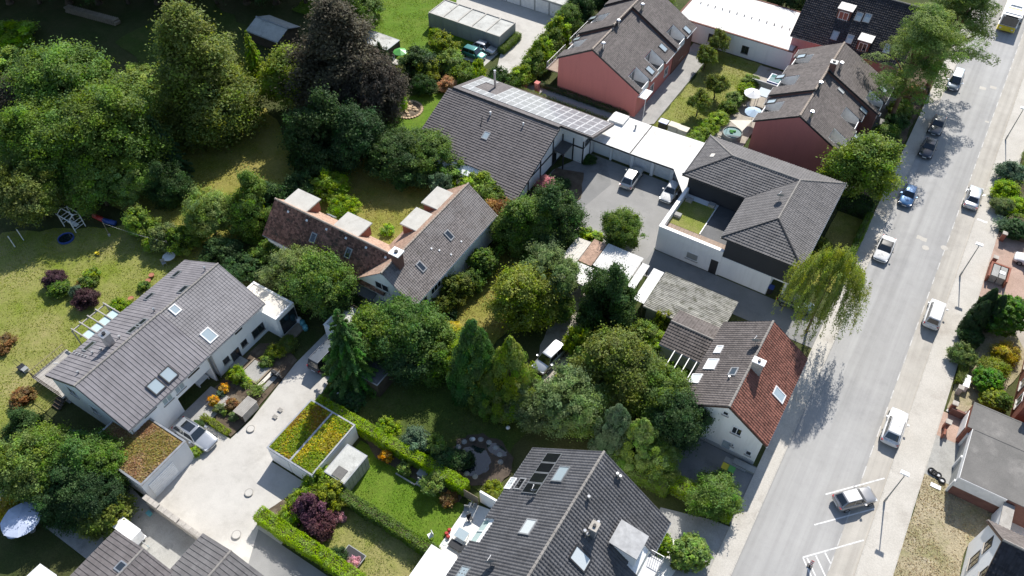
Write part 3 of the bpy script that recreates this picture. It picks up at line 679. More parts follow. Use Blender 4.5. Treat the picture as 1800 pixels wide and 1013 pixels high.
win_y(r, 40.8, -1, 5, 838, 738, 1.9, 1.15, bars=1, glass='glass_dark'); win_y(r, 40.8, -1, 5, 852, 838, 1.5, .9, bars=0, glass='glass_sky')
MB().ext([(-45.2, 40.75, 3.2), (-42.5, 40.75, 3.2), (-42.5, 39.5, 2.95), (-45.2, 39.5, 2.95)], (0, 0, .12)).build('porch_canopy', M['flat_dark'], r)
for x, y, w, hh in ((1090, 845, 2.0, 1.1), (1180, 742, 1.9, 1.1), (1272, 640, 1.5, 1.3)): win_x(r, -37.8, 1, 5, x, y, w, hh, bars=2 if w > 1.6 else 0, glass='glass_dark' if w > 1.6 else 'glass_white')
MB().box(-45.2, -41.6, 38.3, 40.75, 0, .9).build('entrance_terrace', M['concrete_grey'], r)
r = slab_building('garage', 'small garage with stained concrete roof below the entrance of the L-shaped house', -45.3, -42.3, 34.6, 38.1, 2.35, 'wall_white', 'flat_garage', .06)
railing(r, (-45.1, 38.0, 2.3), (-42.5, 38.0, 2.3), .7, 8, 'wood_dark')

# ---- house with the solar roof
r = empty('house', (-46, 70, 0), 'timber-framed house with a wide dark tiled roof and a field of pale solar panels', 'house')
ys, ze, yr, zr = 62.2, 2.0, 73.0, 6.1
T = Vector((0, yr-ys, zr-ze)); L = T.length; sl = Slope((-55.1, ys, ze), (1, 0, 0), T)
cut = [[(0, 2.15), (10.7, 2.15), (10.7, L), (0, L)], [(10.7, 0), (17.2, 0), (17.2, L), (10.7, L)]]
tiles('roof_tiles', sl, cut, 'tile_darkbrown', r, .34, .36, .018, .06, 'flat'); deck('roof_deck', sl, cut, 'trim_dark', r)
yn, zn = 80.2, 3.95; sn = Slope((-33.5, yn, zn), (-1, 0, 0), (0, 73.0-yn, 6.3-zn)); Ln = math.hypot(7.2, 2.35)
cutn = [[(0, 0), (4.6, 0), (4.6, Ln-.75), (0, Ln-.75)], [(4.6, 0), (21.0, 0), (21.0, Ln), (4.6, Ln)]]
tiles('roof_tiles', sn, cutn, 'tile_darkbrown', r, .34, .36, .02, .05, 'flat'); deck('roof_deck', sn, cutn, 'trim_dark', r, .24)
MB().ext([(-54.6, 63.0, 0), (-54.6, 79.6, 0), (-54.6, 79.6, 3.8), (-54.6, 73, 5.9), (-54.6, 65.0, 2.8), (-54.6, 63.0, 2.1)], (16.0, 0, 0)).build('wall', M['wall_white'], r)
MB().box(-38.59, -35.3, 75.1, 79.7, 0, 3.75).build('wall', M['wall_white'], r)
MB().ext([(-38.59, 75.12, 3.75), (-38.59, 79.6, 3.75), (-38.59, 75.12, 5.3)], (3.2, 0, 0)).build('wall', M['wall_white'], r)
def beam(*b): return MB().box(*b).build('timber', M['trim_dark'], r)
for yy in (63.1, 66.3, 69.4, 72.6): beam(-38.62, -38.5, yy, yy+.16, 0, 2.1+(yy-63)*.38)
beam(-38.63, -38.49, 63.1, 75, 2.1, 2.24); beam(-38.63, -38.49, 63.1, 75, .0, .15)
for xx in (-38.5, -36.9, -35.42): beam(xx, xx+.16, 75.02, 75.14, 0, 3.7)
beam(-38.5, -35.3, 75.0, 75.13, 2.5, 2.68); beam(-35.36, -35.26, 75.1, 79.7, 2.5, 2.68); beam(-35.36, -35.25, 76.9, 77.1, 0, 3.6)
MB().box(-38.45, -36.9, 72.6, 75.0, 2.55, 2.75).build('porch_roof', M['flat_dark'], r); beam(-37.05, -36.9, 72.6, 72.75, 0, 2.55)
window(r, (-35.28, 75.3, 0), (0, 1, 0), (1, 0, 0), .1, 1.5, 2.75, 3.6, frame='trim_dark'); win_x(r, -38.56, 1, 6, 880, 535, 1.1, 2.0, frame='trim_dark', name='door', glass='glass_dark', sill=False)
sky_z(sl, 6, 465, 412, .75, 1.0, r, glass='glass_sky', frame='lead'); vent(on_slope(sl, 6, 492, 285), r, .45, .1, 'trim_white'); vent(on_slope(sl, 6, 692, 350), r, .4, .08, 'trim_white')
a = on_slope(sl, 6, 432, 365); b = on_slope(sl, 6, 443, 312); MB().tube(a, b+Vector((0, 0, .5)), .05, 6).build('snow_hook', M['trim_dark'], r)
p = Vector((-50.8, 77.8, 4.6)); MB().tube(p, p+Vector((0, 0, 2.7)), .16, 12).tube(p+Vector((0, 0, 2.7)), p+Vector((0, 0, 2.95)), .24, 12, .18).build('flue', M['steel'], r)
panel0 = None; pw, phh = 1.14, 1.5
for cx in range(20):
    for cy in range(4):
        s0 = .35+cx*(pw+.035); t0 = .45+cy*(phh+.035)
        if s0+pw > 20.6 or (cx >= 4 and False): continue
        if s0 < 4.4 and cy == 3 and t0+phh > Ln-.75: continue
        if 15.4 < s0+pw/2 < 19.2 and cy in (0, 1, 2) and not (cy == 0 and s0 > 17.6): continue
        q = sn.p(s0, t0, .12)
        if panel0 is None:
            panel0 = MB().obox((0, 0, 0), sn.S, sn.T, sn.N, 0, pw, 0, phh, -.03, .0).build('solar_panel', M['solar_frame'], r)
            cells0 = MB()
            cells0.obox((0, 0, 0), sn.S, sn.T, sn.N, .075, pw-.075, .075, phh-.075, .0, .006)
            panel0.data.transform(Matrix.Translation(r.location)); cells0 = cells0.build('cells', M['solar_pale'], panel0); cells0.data.transform(Matrix.Translation(r.location))
            o = panel0
        else: o = copy_tree(panel0, r)
        o.location = q-r.location
# ---- garages between the solar house and the hipped house
def flat_prism(name, label, pts, z, wall_pts, cat='garage', roof='flat_white', wall='wall_white', edge='trim_dark'):
    c = sum((Vector(p) for p in pts), Vector((0, 0)))/len(pts); r = empty(name, (c.x, c.y, 0), label, cat)
    MB().prism(wall_pts, 0, z-.2).build('wall', M[wall], r); MB().prism(pts, z-.2, z-.03).build('roof_edge', M[edge], r)
    q = [(c+(Vector(p)-c)*.985) for p in pts]; MB().prism(q, z-.031, z+.02).build('roof', M[roof], r); return r
r = flat_prism('garage', 'white garage with bright flat roof beside the solar-roofed house', [(-35.4, 77.3), (-29.68, 77.3), (-29.68, 84.2), (-35.4, 84.2)], 2.65, [(-35.2, 78.1), (-29.7, 78.1), (-29.7, 84), (-35.2, 84)])
grooved_door(r, Vector((-32.3, 78.1, 0)), (1, 0, 0), (0, -1, 0), 0, 2.4, .05, 2.2); MB().box(-32.6, -32.35, 77.7, 78.1, 0, 2.44).build('pier', M['wall_white'], r)
MB().box(-35.1, -33.0, 81.9, 84.0, 2.66, 3.0).build('roof_curb', M['flat_white'], r); vent((-31.3, 82.4, 2.6), r, .6, .12, 'lead')
r = flat_prism('garage', 'double garage with bright flat roof ending in a point at the hipped house', [(-29.6, 77.3), (-23.5, 77.5), (-20.6, 73.8), (-21.3, 84.6), (-29.6, 84.2)], 2.65, [(-29.6, 78.1), (-23.9, 78.1), (-21.5, 78.1), (-21.5, 84), (-29.6, 84)])
for u in (-29.0, -26.2): grooved_door(r, Vector((u, 78.1, 0)), (1, 0, 0), (0, -1, 0), 0, 2.3, .05, 2.2)
for u in (-29.55, -26.65, -23.85): MB().box(u, u+.4, 77.7, 78.1, 0, 2.44).build('pier', M['wall_white'], r)
MB().tube((-21.6, 75.2, 0), (-21.6, 75.2, 2.44), .06, 8).build('post', M['trim_dark'], r)

# ---- hipped white and anthracite house with roof terrace
r = empty('house', (-12, 72, 0), 'white and anthracite house with hipped grey tiled roof and a walled roof terrace', 'house')
E0 = 6.0; RZ = 7.65
A_, B_, C_, D_, E_, F_ = [Vector((x, y, E0)) for x, y in ((-21.03, 73.3), (-21.03, 82.0), (-3.66, 82.0), (-3.66, 65.75), (-13.0, 65.75), (-13.0, 73.3))]
p1, p2, p3 = Vector((-16.68, 77.65, RZ)), Vector((-8.33, 77.65, RZ)), Vector((-8.33, 70.1, RZ))
for q in ([B_, A_, p1], [B_, p1, p2, C_], [C_, p2, p3, D_], [E_, D_, p3], [E_, p3, p2, F_], [A_, F_, p2, p1]):
    if q[1] in (p1, p2): a, b = (q[0], q[-1]) if q[-1].z == E0 else (q[0], q[1])
    elif q[1] == p3: a, b = q[0], q[-1]
    else: a, b = q[0], q[1]
    S = (b-a).normalized(); top = max(q, key=lambda v: v.z); w = top-a; Tv = w-S*w.dot(S)
    sl = Slope(a, S, Tv); poly = [((v-a).dot(sl.S), (v-a).dot(sl.T)) for v in q]
    tiles('roof_tiles', sl, [poly], 'tile_h5', r, .3, .34, .05, .06); deck('roof_deck', sl, [poly], 'trim_dark', r)
for a, b in ((A_, p1), (B_, p1), (p1, p2), (p2, C_), (p2, p3), (p3, D_), (p3, E_)): ridge_caps(a+Vector((0, 0, .06)), b+Vector((0, 0, .07)), 'trim_dark' if a in (A_,) or b in (D_, E_) else 'ridge', r, .11)
for a, b in ((A_, F_), (F_, E_), (E_, D_), (D_, C_), (C_, B_), (B_, A_)): gutter(a+Vector((0, 0, -.12)), b+Vector((0, 0, -.12)), r, 'trim_dark' if a in (A_, E_) else 'trim_white')
MB().box(-20.3, -4.4, 73.9, 81.3, 0, 5.95).build('upper_wall', M['wall_dark'], r)
MB().box(-12.3, -4.4, 65.95, 73.89, 3.05, 5.95).build('upper_wall', M['wall_dark'], r)
MB().box(-12.3, -6.4, 65.9, 73.88, 0, 3.04).build('wall', M['wall_white'], r)
MB().box(-20.3, -12.31, 65.8, 73.85, 0, 2.95).build('wall', M['wall_white'], r)
mb = MB(); mb.box(-20.3, -12.31, 65.8, 66.15, 2.951, 3.9); mb.box(-20.3, -19.95, 66.15, 73.85, 2.951, 3.9); mb.build('parapet', M['wall_white'], r)
MB().box(-20.34, -12.3, 65.76, 66.19, 3.9, 3.96).box(-20.34, -19.91, 66.19, 73.4, 3.9, 3.96).build('coping', M['trim_white'], r)
for k in range(14): MB().box(-19.9+k*.54, -19.9+k*.54+.52, 66.2, 67.9, 2.952, 3.0).build('deck_board', M['deck'], r)
MB().box(-19.9, -15.9, 67.9, 72.9, 2.952, 3.02).build('terrace_turf', M['grass_garden'], r); MB().box(-15.88, -12.4, 67.9, 73.8, 2.952, 3.0).build('terrace_floor', M['flat_dark'], r)
MB().box(-16.0, -15.9, 67.9, 73.2, 2.96, 3.12).build('terrace_edge', M['trim_white'], r)
for x, y in ((-19.4, 69.4), (-19.3, 72.6), (-16.6, 73.2)): MB().box(x-.4, x+.4, y-.3, y+.3, 3.0, 3.4).build('planter', M['concrete_grey'], r)
win_y(r, 65.8, -1, 2, 250, 722, 1.5, 1.1, bars=0, glass='plastic_grey'); p = on_wall(*zc(2, 370, 790), y=65.9)
MB().box(p.x-.45, p.x+.45, 65.76, 65.795, 0, 2.15).build('door', M['trim_dark'], r)
MB().tube((-4.7, 66.2, 0), (-4.7, 66.2, 3.05), .16, 10).build('column', M['trim_white'], r); MB().box(-6.3, -4.4, 65.98, 66.2, 2.8, 3.04).build('lintel', M['trim_white'], r)
s, t = 0, 0
sE = Slope(E_, Vector((0, 1, 0)), Vector((4.67, 0, RZ-E0))); dish(on_slope(sE, 2, 748, 405), r, (-.3, .8, .5))
MB().obox(on_slope(Slope(A_, (0, 1, 0), (4.35, 0, 1.65)), 2, 368, 145), Vector((0, 1, 0)), Vector((.93, 0, .35)), Vector((-.35, 0, .93)), -.35, .35, -.25, .25, .05, .14).build('roof_hatch', M['flat_cream'], r)

# ---- white house with red and brown roof by the street
h = gable('house', 'white gabled house by the street, roof brown on one side and red on the other', -8.35, .62, 44.1, 55.9, 4.3, 4.3, 7.5, -3.8, wall='wall_cream', tile='tile_brown', tile1='tile_red', tw=.3, ch=.34, amp=.055, lift=.05, ov=.45, vg=.35, fascia='trim_brown', gut='trim_white')
r = h['root']; s0, s1 = h['s0'], h['s1']
for x, y, w, hh, g in ((470, 248, .9, .6, 'glass_white'), (428, 332, 1.3, 1.1, 'glass_white'), (555, 375, .9, .65, 'glass_dark'), (338, 415, 1.1, 1.0, 'glass_white')): sky_z(s0, 3, x, y, w, hh, r, glass=g, frame='trim_white' if g == 'glass_white' else 'lead', up=.12)
sky_z(s1, 3, 812, 505, .95, 1.35, r, glass='glass_sky', frame='trim_white'); vent(on_slope(s0, 3, 525, 412), r, .35, .08)
chimney(-3.2, 49.6, 6.6, 8.5, 1.05, .6, r, 'stone_grey', 'trim_white'); dish(on_slope(s0, 3, 672, 225), r, (-.3, .85, .4), .5)
for x, y, w, hh in ((405, 635, 1.2, 1.1), (510, 610, .6, .6), (573, 712, 1.0, 1.15), (640, 838, .6, .75), (548, 792, .35, .45)): win_y(r, 44.45, -1, 3, x, y, w, hh, bars=0 if w < .9 else 1)
win_y(r, 44.45, -1, 3, 508, 800, 1.0, 2.1, name='door', frame='trim_white', glass='glass_sky', sill=False, bars=0)
MB().ext([(-6.9, 44.4, 2.35), (-5.0, 44.4, 2.35), (-5.0, 43.3, 2.2), (-6.9, 43.3, 2.2)], (0, 0, .07)).build('door_canopy', M['trim_white'], r)
MB().box(-7.6, .15, 44.35, 44.44, 0, .5).build('plinth', M['wall_grey'], r)
for k, (x, y) in enumerate(((-1.2, 43.6), (-.4, 43.8))): MB().box(x-1.2, x+1.0, y-.45, y+.2, 0, .17+.17*k).build('step', M['concrete_grey'], r)
h2 = gable('house', '', 51.2, 56.55, -13.35, -8.2, 2.35, 2.35, 3.35, 53.9, axis='x', root=r, wall='wall_grey', tile='tile_brown', tile1='tile_brown', amp=.06, ov=.3, vg=.2, fascia='trim_white')
for k in range(4): MB().box(-11.6+k*.85, -11.52+k*.85, 48.0, 51.3, 2.3, 2.42).build('pergola_bar', M['trim_white'], r)
MB().box(-11.9, -8.4, 47.9, 48.0, 2.28, 2.42).build('pergola_beam', M['trim_white'], r)
for x in (-11.8, -8.6): MB().tube((x, 47.95, 0), (x, 47.95, 2.28), .06, 6).build('pergola_post', M['trim_white'], r)
# ---- sheds and carports behind it
r = empty('shed', (-12.7, 58, 0), 'long shed with mossy grey corrugated roof beside the dark lane', 'shed')
MB().box(-16.7, -8.6, 55.4, 60.7, 0, 2.1).build('wall', M['wood_grey'], r)
sl = Slope((-17.05, 55.05, 2.25), (0, 1, 0), (8.75, 0, .12)); tiles('roof_tiles', sl, [[(0, 0), (6.0, 0), (6.0, 8.75), (0, 8.75)]], 'tile_moss', r, .24, 1.4, .07, .03, 'sheet'); deck('roof_deck', sl, [[(0, 0), (6.0, 0), (6.0, 8.75), (0, 8.75)]], 'wood_grey', r, .06, -.05)
def lean_to(name, label, x0, x1, y0, y1, z, mat, along='x', tw=.18, amp=.03, posts=True, cat='carport'):
    r = empty(name, ((x0+x1)/2, (y0+y1)/2, 0), label, cat)
    if along == 'x': sl = Slope((x0, y0, z), (0, 1, 0), (x1-x0, 0, .15)); poly = [(0, 0), (y1-y0, 0), (y1-y0, x1-x0), (0, x1-x0)]
    else: sl = Slope((x0, y0, z), (1, 0, 0), (0, y1-y0, .15)); poly = [(0, 0), (x1-x0, 0), (x1-x0, y1-y0), (0, y1-y0)]
    tiles('roof_sheet', sl, [poly], mat, r, tw, 2.2, amp, .015, 'sheet')
    for x in (x0+.15, x1-.15):
        for y in (y0+.15, y1-.15): MB().tube((x, y, 0), (x, y, z-.03), .06, 6).build('post', M['wood'], r)
    for x in (x0+.15, x1-.15): MB().box(x-.05, x+.05, y0+.05, y1-.05, z-.16, z-.035).build('beam', M['wood'], r)
    return r
lean_to('carport', 'carport with pale ribbed roof beside the conifers, west of the striped one', -28.3, -26.4, 56.6, 60.6, 2.3, 'flat_cream', 'x', .2)
lean_to('carport', 'narrow carport with orange and grey striped corrugated roof', -26.35, -24.7, 57.3, 61.2, 2.34, 'tile_pale_terracotta', 'y', .2)
lean_to('carport', 'carport with white corrugated roof shaded by the round tree', -24.6, -20.0, 57.5, 61.4, 2.38, 'flat_white', 'y', .24, .05)
lean_to('carport', 'low white roofed carport in front of the corrugated ones, behind the dark yew', -26.6, -20.2, 54.4, 57.2, 2.1, 'flat_white', 'y', .3, .015)
r = lean_to('carport', 'white roofed lean-to with a dark gap next to the mossy shed', -18.4, -17.1, 55.4, 60.7, 2.3, 'flat_white', 'y', .3, .015)
lean_to('carport', 'narrow white roof between the corrugated carport and the dark gap', -19.85, -18.95, 56.8, 60.8, 2.28, 'flat_white', 'y', .3, .015)

# ---- dark roofed house at the bottom
def cut7(sl, W, L):
    a, b = 22.0-14.0, 24.45-14.0
    return [[(0, 0), (a, 0), (a, 1.3), (0, 1.3)], [(b, 0), (W, 0), (W, 1.3), (b, 1.3)], [(0, 1.3), (W, 1.3), (W, L), (0, L)]]
def cut7e(sl, W, L):
    s, t = sl.px(*zc(7, 1480, 770)); a = W-3.45; a = 29.1-14.0; b = 26.6-14.0
    return [[(0, 0), (b, 0), (b, 1.9), (0, 1.9)], [(a, 0), (W, 0), (W, 1.9), (a, 1.9)], [(0, 1.9), (W, 1.9), (W, L), (0, L)]]
h = gable('house', 'large house with steep anthracite tiled roof, black solar collectors and a white terrace', -17.75, -3.95, 14.0, 32.5, 4.5, 4.5, 10.2, -10.95, wall='wall_white', tile='tile_anthracite', tw=.3, ch=.34, amp=.06, lift=.06, ov=.5, vg=.3, cut0=cut7, cut1=cut7e, fascia='trim_white')
r = h['root']; s0, s1 = h['s0'], h['s1']
gutter((-17.8, 14, 4.4), (-17.8, 22, 4.4), r); gutter((-17.8, 24.45, 4.4), (-17.8, 32.5, 4.4), r); gutter((-3.9, 29, 4.4), (-3.9, 32.5, 4.4), r)
sA, tA = s0.px(*zc(7, 848, 138)); sB, tB = s0.px(*zc(7, 690, 395)); n = 4; hp = abs(sA-sB)/n
for k in range(n):
    sc = min(sA, sB)+hp*(k+.5); tc = (tA+tB)/2
    o = MB().obox(s0.O, s0.S, s0.T, s0.N, sc-hp/2+.02, sc+hp/2-.02, tc-.95, tc+.95, .08, .17).build('solar_collector', M['zinc'], r)
    MB().obox(s0.O, s0.S, s0.T, s0.N, sc-hp/2+.09, sc+hp/2-.09, tc-.88, tc+.88, .171, .18).build('absorber', M['solar_dark'], o)
sky_z(s0, 7, 890, 272, 1.5, 1.15, r, glass='glass_sky', frame='zinc', up=.16); sky_z(s0, 7, 683, 605, 1.35, 1.1, r, glass='glass_white', frame='lead', up=.14)
sky_z(s0, 7, 570, 328, 1.1, .7, r, glass='glass_white', frame='trim_white'); sky_z(s0, 7, 630, 330, 1.1, .7, r, glass='solar_dark', frame='lead')
sky_z(s0, 7, 262, 905, 1.4, 1.0, r, glass='glass_sky', frame='zinc'); sky_z(s1, 7, 1002, 800, 1.15, 1.7, r, glass='glass_white', frame='trim_dark', up=.14)
dish(on_slope(s0, 7, 712, 400), r, (-.5, .8, .2), .3); dish(on_slope(s0, 7, 440, 850), r, (-.5, .8, .3), .5)
for x, y in ((1240, 280), (1258, 296), (1060, 425), (1035, 640), (1052, 660), (1120, 585)): vent(on_slope(s1, 7, x, y), r, .5, .11, 'steel')
p = on_slope(s1, 7, 1090, 640); chimney(p.x, p.y, p.z-.3, p.z+1.3, .55, .7, r, 'zinc', 'stone_grey')
# zinc dormer with balcony on the street side
mb = MB(); mb.box(-7.0, -4.9, 26.95, 28.8, 4.0, 7.25); dm = mb.build('dormer', M['wall_white'], r)
MB().ext([(-7.3, 26.75, 7.55), (-4.75, 26.75, 7.25), (-4.75, 29.05, 7.25), (-7.3, 29.05, 7.55)], (0, 0, .12)).build('dormer_roof', M['lead'], dm)
window(dm, (-4.895, 26.95, 0), (0, 1, 0), (1, 0, 0), .1, 1.75, 4.6, 7.0, glass='glass_sky'); MB().box(-4.3, -3.0, 26.0, 29.0, 4.35, 4.5).build('balcony', M['zinc'], r)
for a, b in (((-3.05, 26.05, 4.5), (-3.05, 28.95, 4.5)), ((-4.2, 28.95, 4.5), (-3.05, 28.95, 4.5)), ((-4.2, 26.05, 4.5), (-3.05, 26.05, 4.5))): railing(r, a, b, 1.0, 6)
# glazed notch over the terrace
gb = MB().ext([(-17.9, 22.02, 3.9), (-17.9, 24.43, 3.9), (-16.75, 24.43, 5.15), (-16.75, 22.02, 5.15)], (0, 0, -.05)).build('glass_roof', M['glass_teal'], r)
for yy in (22.0, 23.18, 24.36): MB().ext([(-17.95, yy, 3.92), (-17.95, yy+.09, 3.92), (-16.72, yy+.09, 5.2), (-16.72, yy, 5.2)], (0, 0, .06)).build('glazing_bar', M['trim_white'], gb)
window(r, (-17.28, 22.3, 0), (0, 1, 0), (-1, 0, 0), 0, 2.3, .2, 2.5, glass='glass_dark', sill=False)
MB().box(-20.3, -17.3, 27.15, 27.35, 0, 2.1).build('terrace_wall', M['wall_white'], r)
MB().box(-21.2, -17.3, 20.75, 20.88, 0, 1.0).build('terrace_fence', M['wood'], r)
MB().box(-21.0, -17.6, 17.0, 20.6, 2.5, 2.62).build('terrace_awning', M['fabric_white'], r)
for y in (17.2, 20.4): MB().tube((-20.8, y, 0), (-20.8, y, 2.5), .05, 6).build('awning_post', M['trim_white'], r)
# ---- two dark-tiled roofs at the bottom edge
h = gable('house', 'brown-grey tiled roof with one dark skylight at the bottom edge, white trailer behind', -45.35, -37.2, -8, 6.95, 2.9, 2.9, 3.9, -41.3, tile='tile_darkbrown', tw=.42, ch=.36, amp=.05, lift=.02, prof='groove', ov=.3, vg=.2, fascia='trim_white')
sky_z(h['s0'], 8, 420, 955, .7, .8, h['root'], glass='glass_dark', frame='zinc')
h = gable('house', 'grey tiled roof with a pale ridge beside the stone wall and the concrete drive', -38.5, -31.1, -6, 10.75, 3.0, 3.0, 3.9, -34.8, tile='tile_h5', tw=.42, ch=.36, amp=.05, lift=.02, prof='groove', ov=.3, vg=.2, fascia='zinc')
# ---- green-roofed garages
r = slab_building('garage', 'pair of white garages with yellow-green sedum roof split by a metal divider', -40.0, -34.4, 20.2, 26.55, 2.45, 'wall_white', 'sedum', .1, .12, 'zinc')
MB().box(-37.3, -37.1, 20.3, 26.45, 2.371, 2.44).build('divider', M['zinc'], r)
for u in (.25, 2.95): grooved_door(r, Vector((-40.0+u, 20.19, 0)), (1, 0, 0), (0, -1, 0), 0, 2.35, .05, 2.15)
SEDUM = [((-39.8, -37.35, 20.4, 26.4), 2.4, 0), ((-37.05, -34.6, 20.4, 26.4), 2.4, 1), ((-54.1, -46.85, 11.2, 16.1), 3.1, 2)]
r = slab_building('shed', 'grey garden shed with flat felt roof against the sedum-roofed garages', -33.8, -31.4, 21.2, 24.6, 2.25, 'wood_grey', 'flat_garage', .03, .06, 'zinc', cat='shed')
MB().box(-33.0, -31.9, 21.3, 22.4, 2.2, 2.26).build('roof_hatch', M['flat_grey'], r)
for k in range(7): MB().box(-31.39, -31.36, 21.25+k*.48, 21.68+k*.48, .05, 2.1).build('board', M['wood_grey'], r)
r = slab_building('garage', 'silver-grey garage with rusty green sedum roof beside the silver estate car', -54.3, -46.6, 11.0, 16.4, 3.2, 'wall_silver', 'sedum_dry', .12, .15, 'zinc')
grooved_door(r, Vector((-46.59, 11.5, 0)), (0, 1, 0), (1, 0, 0), 0, 2.9, .1, 2.4, 'door_silver', 8)
# ---- carport in the shade
r = slab_building('carport', 'dark flat-roofed carport in tree shade next to the tall spruce', -38.8, -35.5, 31.4, 34.45, 2.35, 'wood_dark', 'flat_dark', .04, .08, 'zinc', cat='carport')
# ---- stone wall beside the yard
r = empty('stone_wall', (-43, 10.6, 0), 'stepped stone wall with pale coping between garage and bottom roofs', 'wall')
for k, (a, b, z) in enumerate(((-46.4, -44.5, 1.95), (-44.48, -42.0, 1.8), (-41.98, -39.0, 1.65))):
    MB().box(a, b, 10.45, 10.75, 0, z).build('wall_section', M['stone_grey'], r)
    n = int((b-a)/.62)
    for i in range(n): MB().box(a+i*(b-a)/n+.012, a+(i+1)*(b-a)/n-.012, 10.36, 10.84, z, z+.09).build('coping_stone', M['stone_grey'], r)
    for row in range(4):
        for i in range(n): MB().box(a+i*(b-a)/n+(.03 if row % 2 else .09), a+(i+1)*(b-a)/n-.02, 10.42, 10.449, .1+row*.42, .1+row*.42+.38).build('stone', M['stone_grey'], r)
# ---- red terraces
def half(root, xr, zr, xe, ze, y0, y1, wall, tile, notch=(), ov=.35, front=None):
    """one side of a terrace unit from the ridge line down to its eave; notches are loggias cut into the slope"""
    sg = 1 if xe > xr else -1; k = (zr-ze)/abs(xe-xr); dn = .2
    L = math.hypot(xe-xr, zr-ze); cs = abs(xe-xr)/L
    sl = Slope((xe, y0, ze), (0, 1, 0), (xr-xe, 0, zr-ze)); W = y1-y0
    tn = 2.9; xw = xe-sg*ov; zw = ze+k*ov-dn; xn = xe-sg*tn*cs; zn_ = ze+k*tn*cs-dn; zf = ze-.75
    cuts = sorted(notch); polys = []; a = 0
    for (u, v) in cuts:
        polys.append([(a, 0), (u, 0), (u, tn), (a, tn)]); a = v
    polys.append([(a, 0), (W, 0), (W, tn), (a, tn)]); polys.append([(0, tn), (W, tn), (W, L), (0, L)])
    if not cuts: polys = [[(0, 0), (W, 0), (W, L), (0, L)]]
    tiles('roof_tiles', sl, polys, tile, root, .3, .34, .03, .05); deck('roof_deck', sl, polys, 'trim_dark', root)
    a = 0
    for (u, v) in cuts+[(W, W)]:
        if u > a: MB().ext([(xw, y0+a, 0), (xr, y0+a, 0), (xr, y0+a, zr-dn), (xw, y0+a, zw)], (0, u-a, 0)).build('wall', M[wall], root)
        if v > u:
            MB().ext([(xw, y0+u, 0), (xr, y0+u, 0), (xr, y0+u, zr-dn), (xn, y0+u, zn_), (xn, y0+u, zf), (xw, y0+u, zf)], (0, v-u, 0)).build('wall', M[wall], root)
            for yy in (y0+u, y0+v-.07): MB().ext([(xw, yy, zf), (xw, yy, zw+.2), (xn, yy, zn_+.22), (xn, yy, zf)], (0, .07, 0)).build('loggia_cheek', M['trim_white'], root)
            MB().box(min(xw, xn), max(xw, xn), y0+u+.08, y0+v-.08, zf, zf+.04).build('loggia_floor', M['flat_grey'], root)
            window(root, (xn+sg*.004, y0+u, 0), (0, 1, 0), (sg, 0, 0), .2, v-u-.2, zf+.08, zn_, frame='trim_white', glass='glass_dark', sill=False)
            MB().box(min(xw, xw+sg*.08), max(xw, xw+sg*.08), y0+u-.05, y0+v+.05, zf-.35, zf+.75).build('balcony_front', M['trim_white'], root)
        a = v
    if not cuts: gutter((xe, y0, ze-.08), (xe, y1, ze-.08), root, 'trim_white')
    else:
        a = 0
        for (u, v) in cuts+[(W, W)]:
            if u-a > .3: gutter((xe+sg*.03, y0+a, ze-.08), (xe+sg*.03, y0+u, ze-.08), root, 'trim_white')
            a = v
    return sl
r = empty('terrace_house', (-40, 97, 0), 'red terrace with brown staggered roof west of the common lawn', 'house')
XR = -41.3  # raised units take brick_dark: shade at the roof steps put into red walls
a1 = half(r, XR, 8.45, -33.5, 4.1, 87.9, 100.2, 'wall_red', 'tile_brown', [(1.0, 3.6), (6.2, 8.7)])
a2 = half(r, XR, 8.95, -33.4, 4.5, 100.2, 107.2, 'brick_dark', 'tile_brown', [(1.0, 3.5)])
b1 = half(r, XR, 8.44, -46.8, 5.3, 87.9, 94.2, 'wall_red', 'tile_brown', [(2.2, 4.6)])
b2 = half(r, XR, 8.94, -46.9, 5.8, 94.2, 102.9, 'brick_dark', 'tile_brown', [(3.0, 5.6)])
b3 = half(r, XR, 9.3, -46.9, 6.2, 102.9, 107.2, 'brick_dark', 'tile_brown')
ridge_caps((XR, 87.9, 8.5), (XR, 94.2, 8.5), 'ridge_brown', r, .16); ridge_caps((XR, 94.2, 8.99), (XR, 102.9, 8.99), 'ridge_brown', r, .16); ridge_caps((XR, 102.9, 9.33), (XR, 107.2, 9.33), 'ridge_brown', r, .16)
for k, x, y, s in ((1, 840, 572, a1), (1, 945, 390, a1), (1, 1140, 245, a2)): sky_z(s, k, x, y, .95, 1.25, r, glass='glass_sky', frame='trim_dark')
for k, x, y, s in ((1, 250, 320, b1), (1, 380, 150, b2)): sky_z(s, k, x, y, .9, 1.1, r, glass='glass_sky', frame='trim_dark')
for x, y, s in ((460, 400, a1), (582, 215, a1), (775, 85, a2)):
    p = on_slope(s, 1, x, y); vent(p, r, 1.0, .2, 'steel')
MB().box(-33.9, -32.6, 88.2, 90.4, 3.2, 3.35).build('porch_roof', M['trim_white'], r); MB().tube((-32.7, 88.4, 0), (-32.7, 88.4, 3.2), .06, 6).build('post', M['trim_white'], r)
MB().box(-35.4, -33.86, 88.0, 88.22, 0, 2.4).build('bin_store', M['trim_white'], r)
for y in (92.5, 97.5, 103): window(r, (-33.84, y, 0), (0, 1, 0), (1, 0, 0), 0, 1.3, 1.0, 2.4); 
MB().box(-48.6, -46.4, 88.2, 93.8, 2.6, 2.75).build('balcony', M['deck'], r); railing(r, (-48.5, 88.25, 2.75), (-48.5, 93.7, 2.75), 1.0, 12, 'trim_white')
MB().box(-48.6, -46.4, 95.0, 101.5, 2.9, 3.05).build('balcony', M['deck'], r); railing(r, (-48.5, 95, 3.05), (-48.5, 101.4, 3.05), 1.0, 12, 'trim_white')
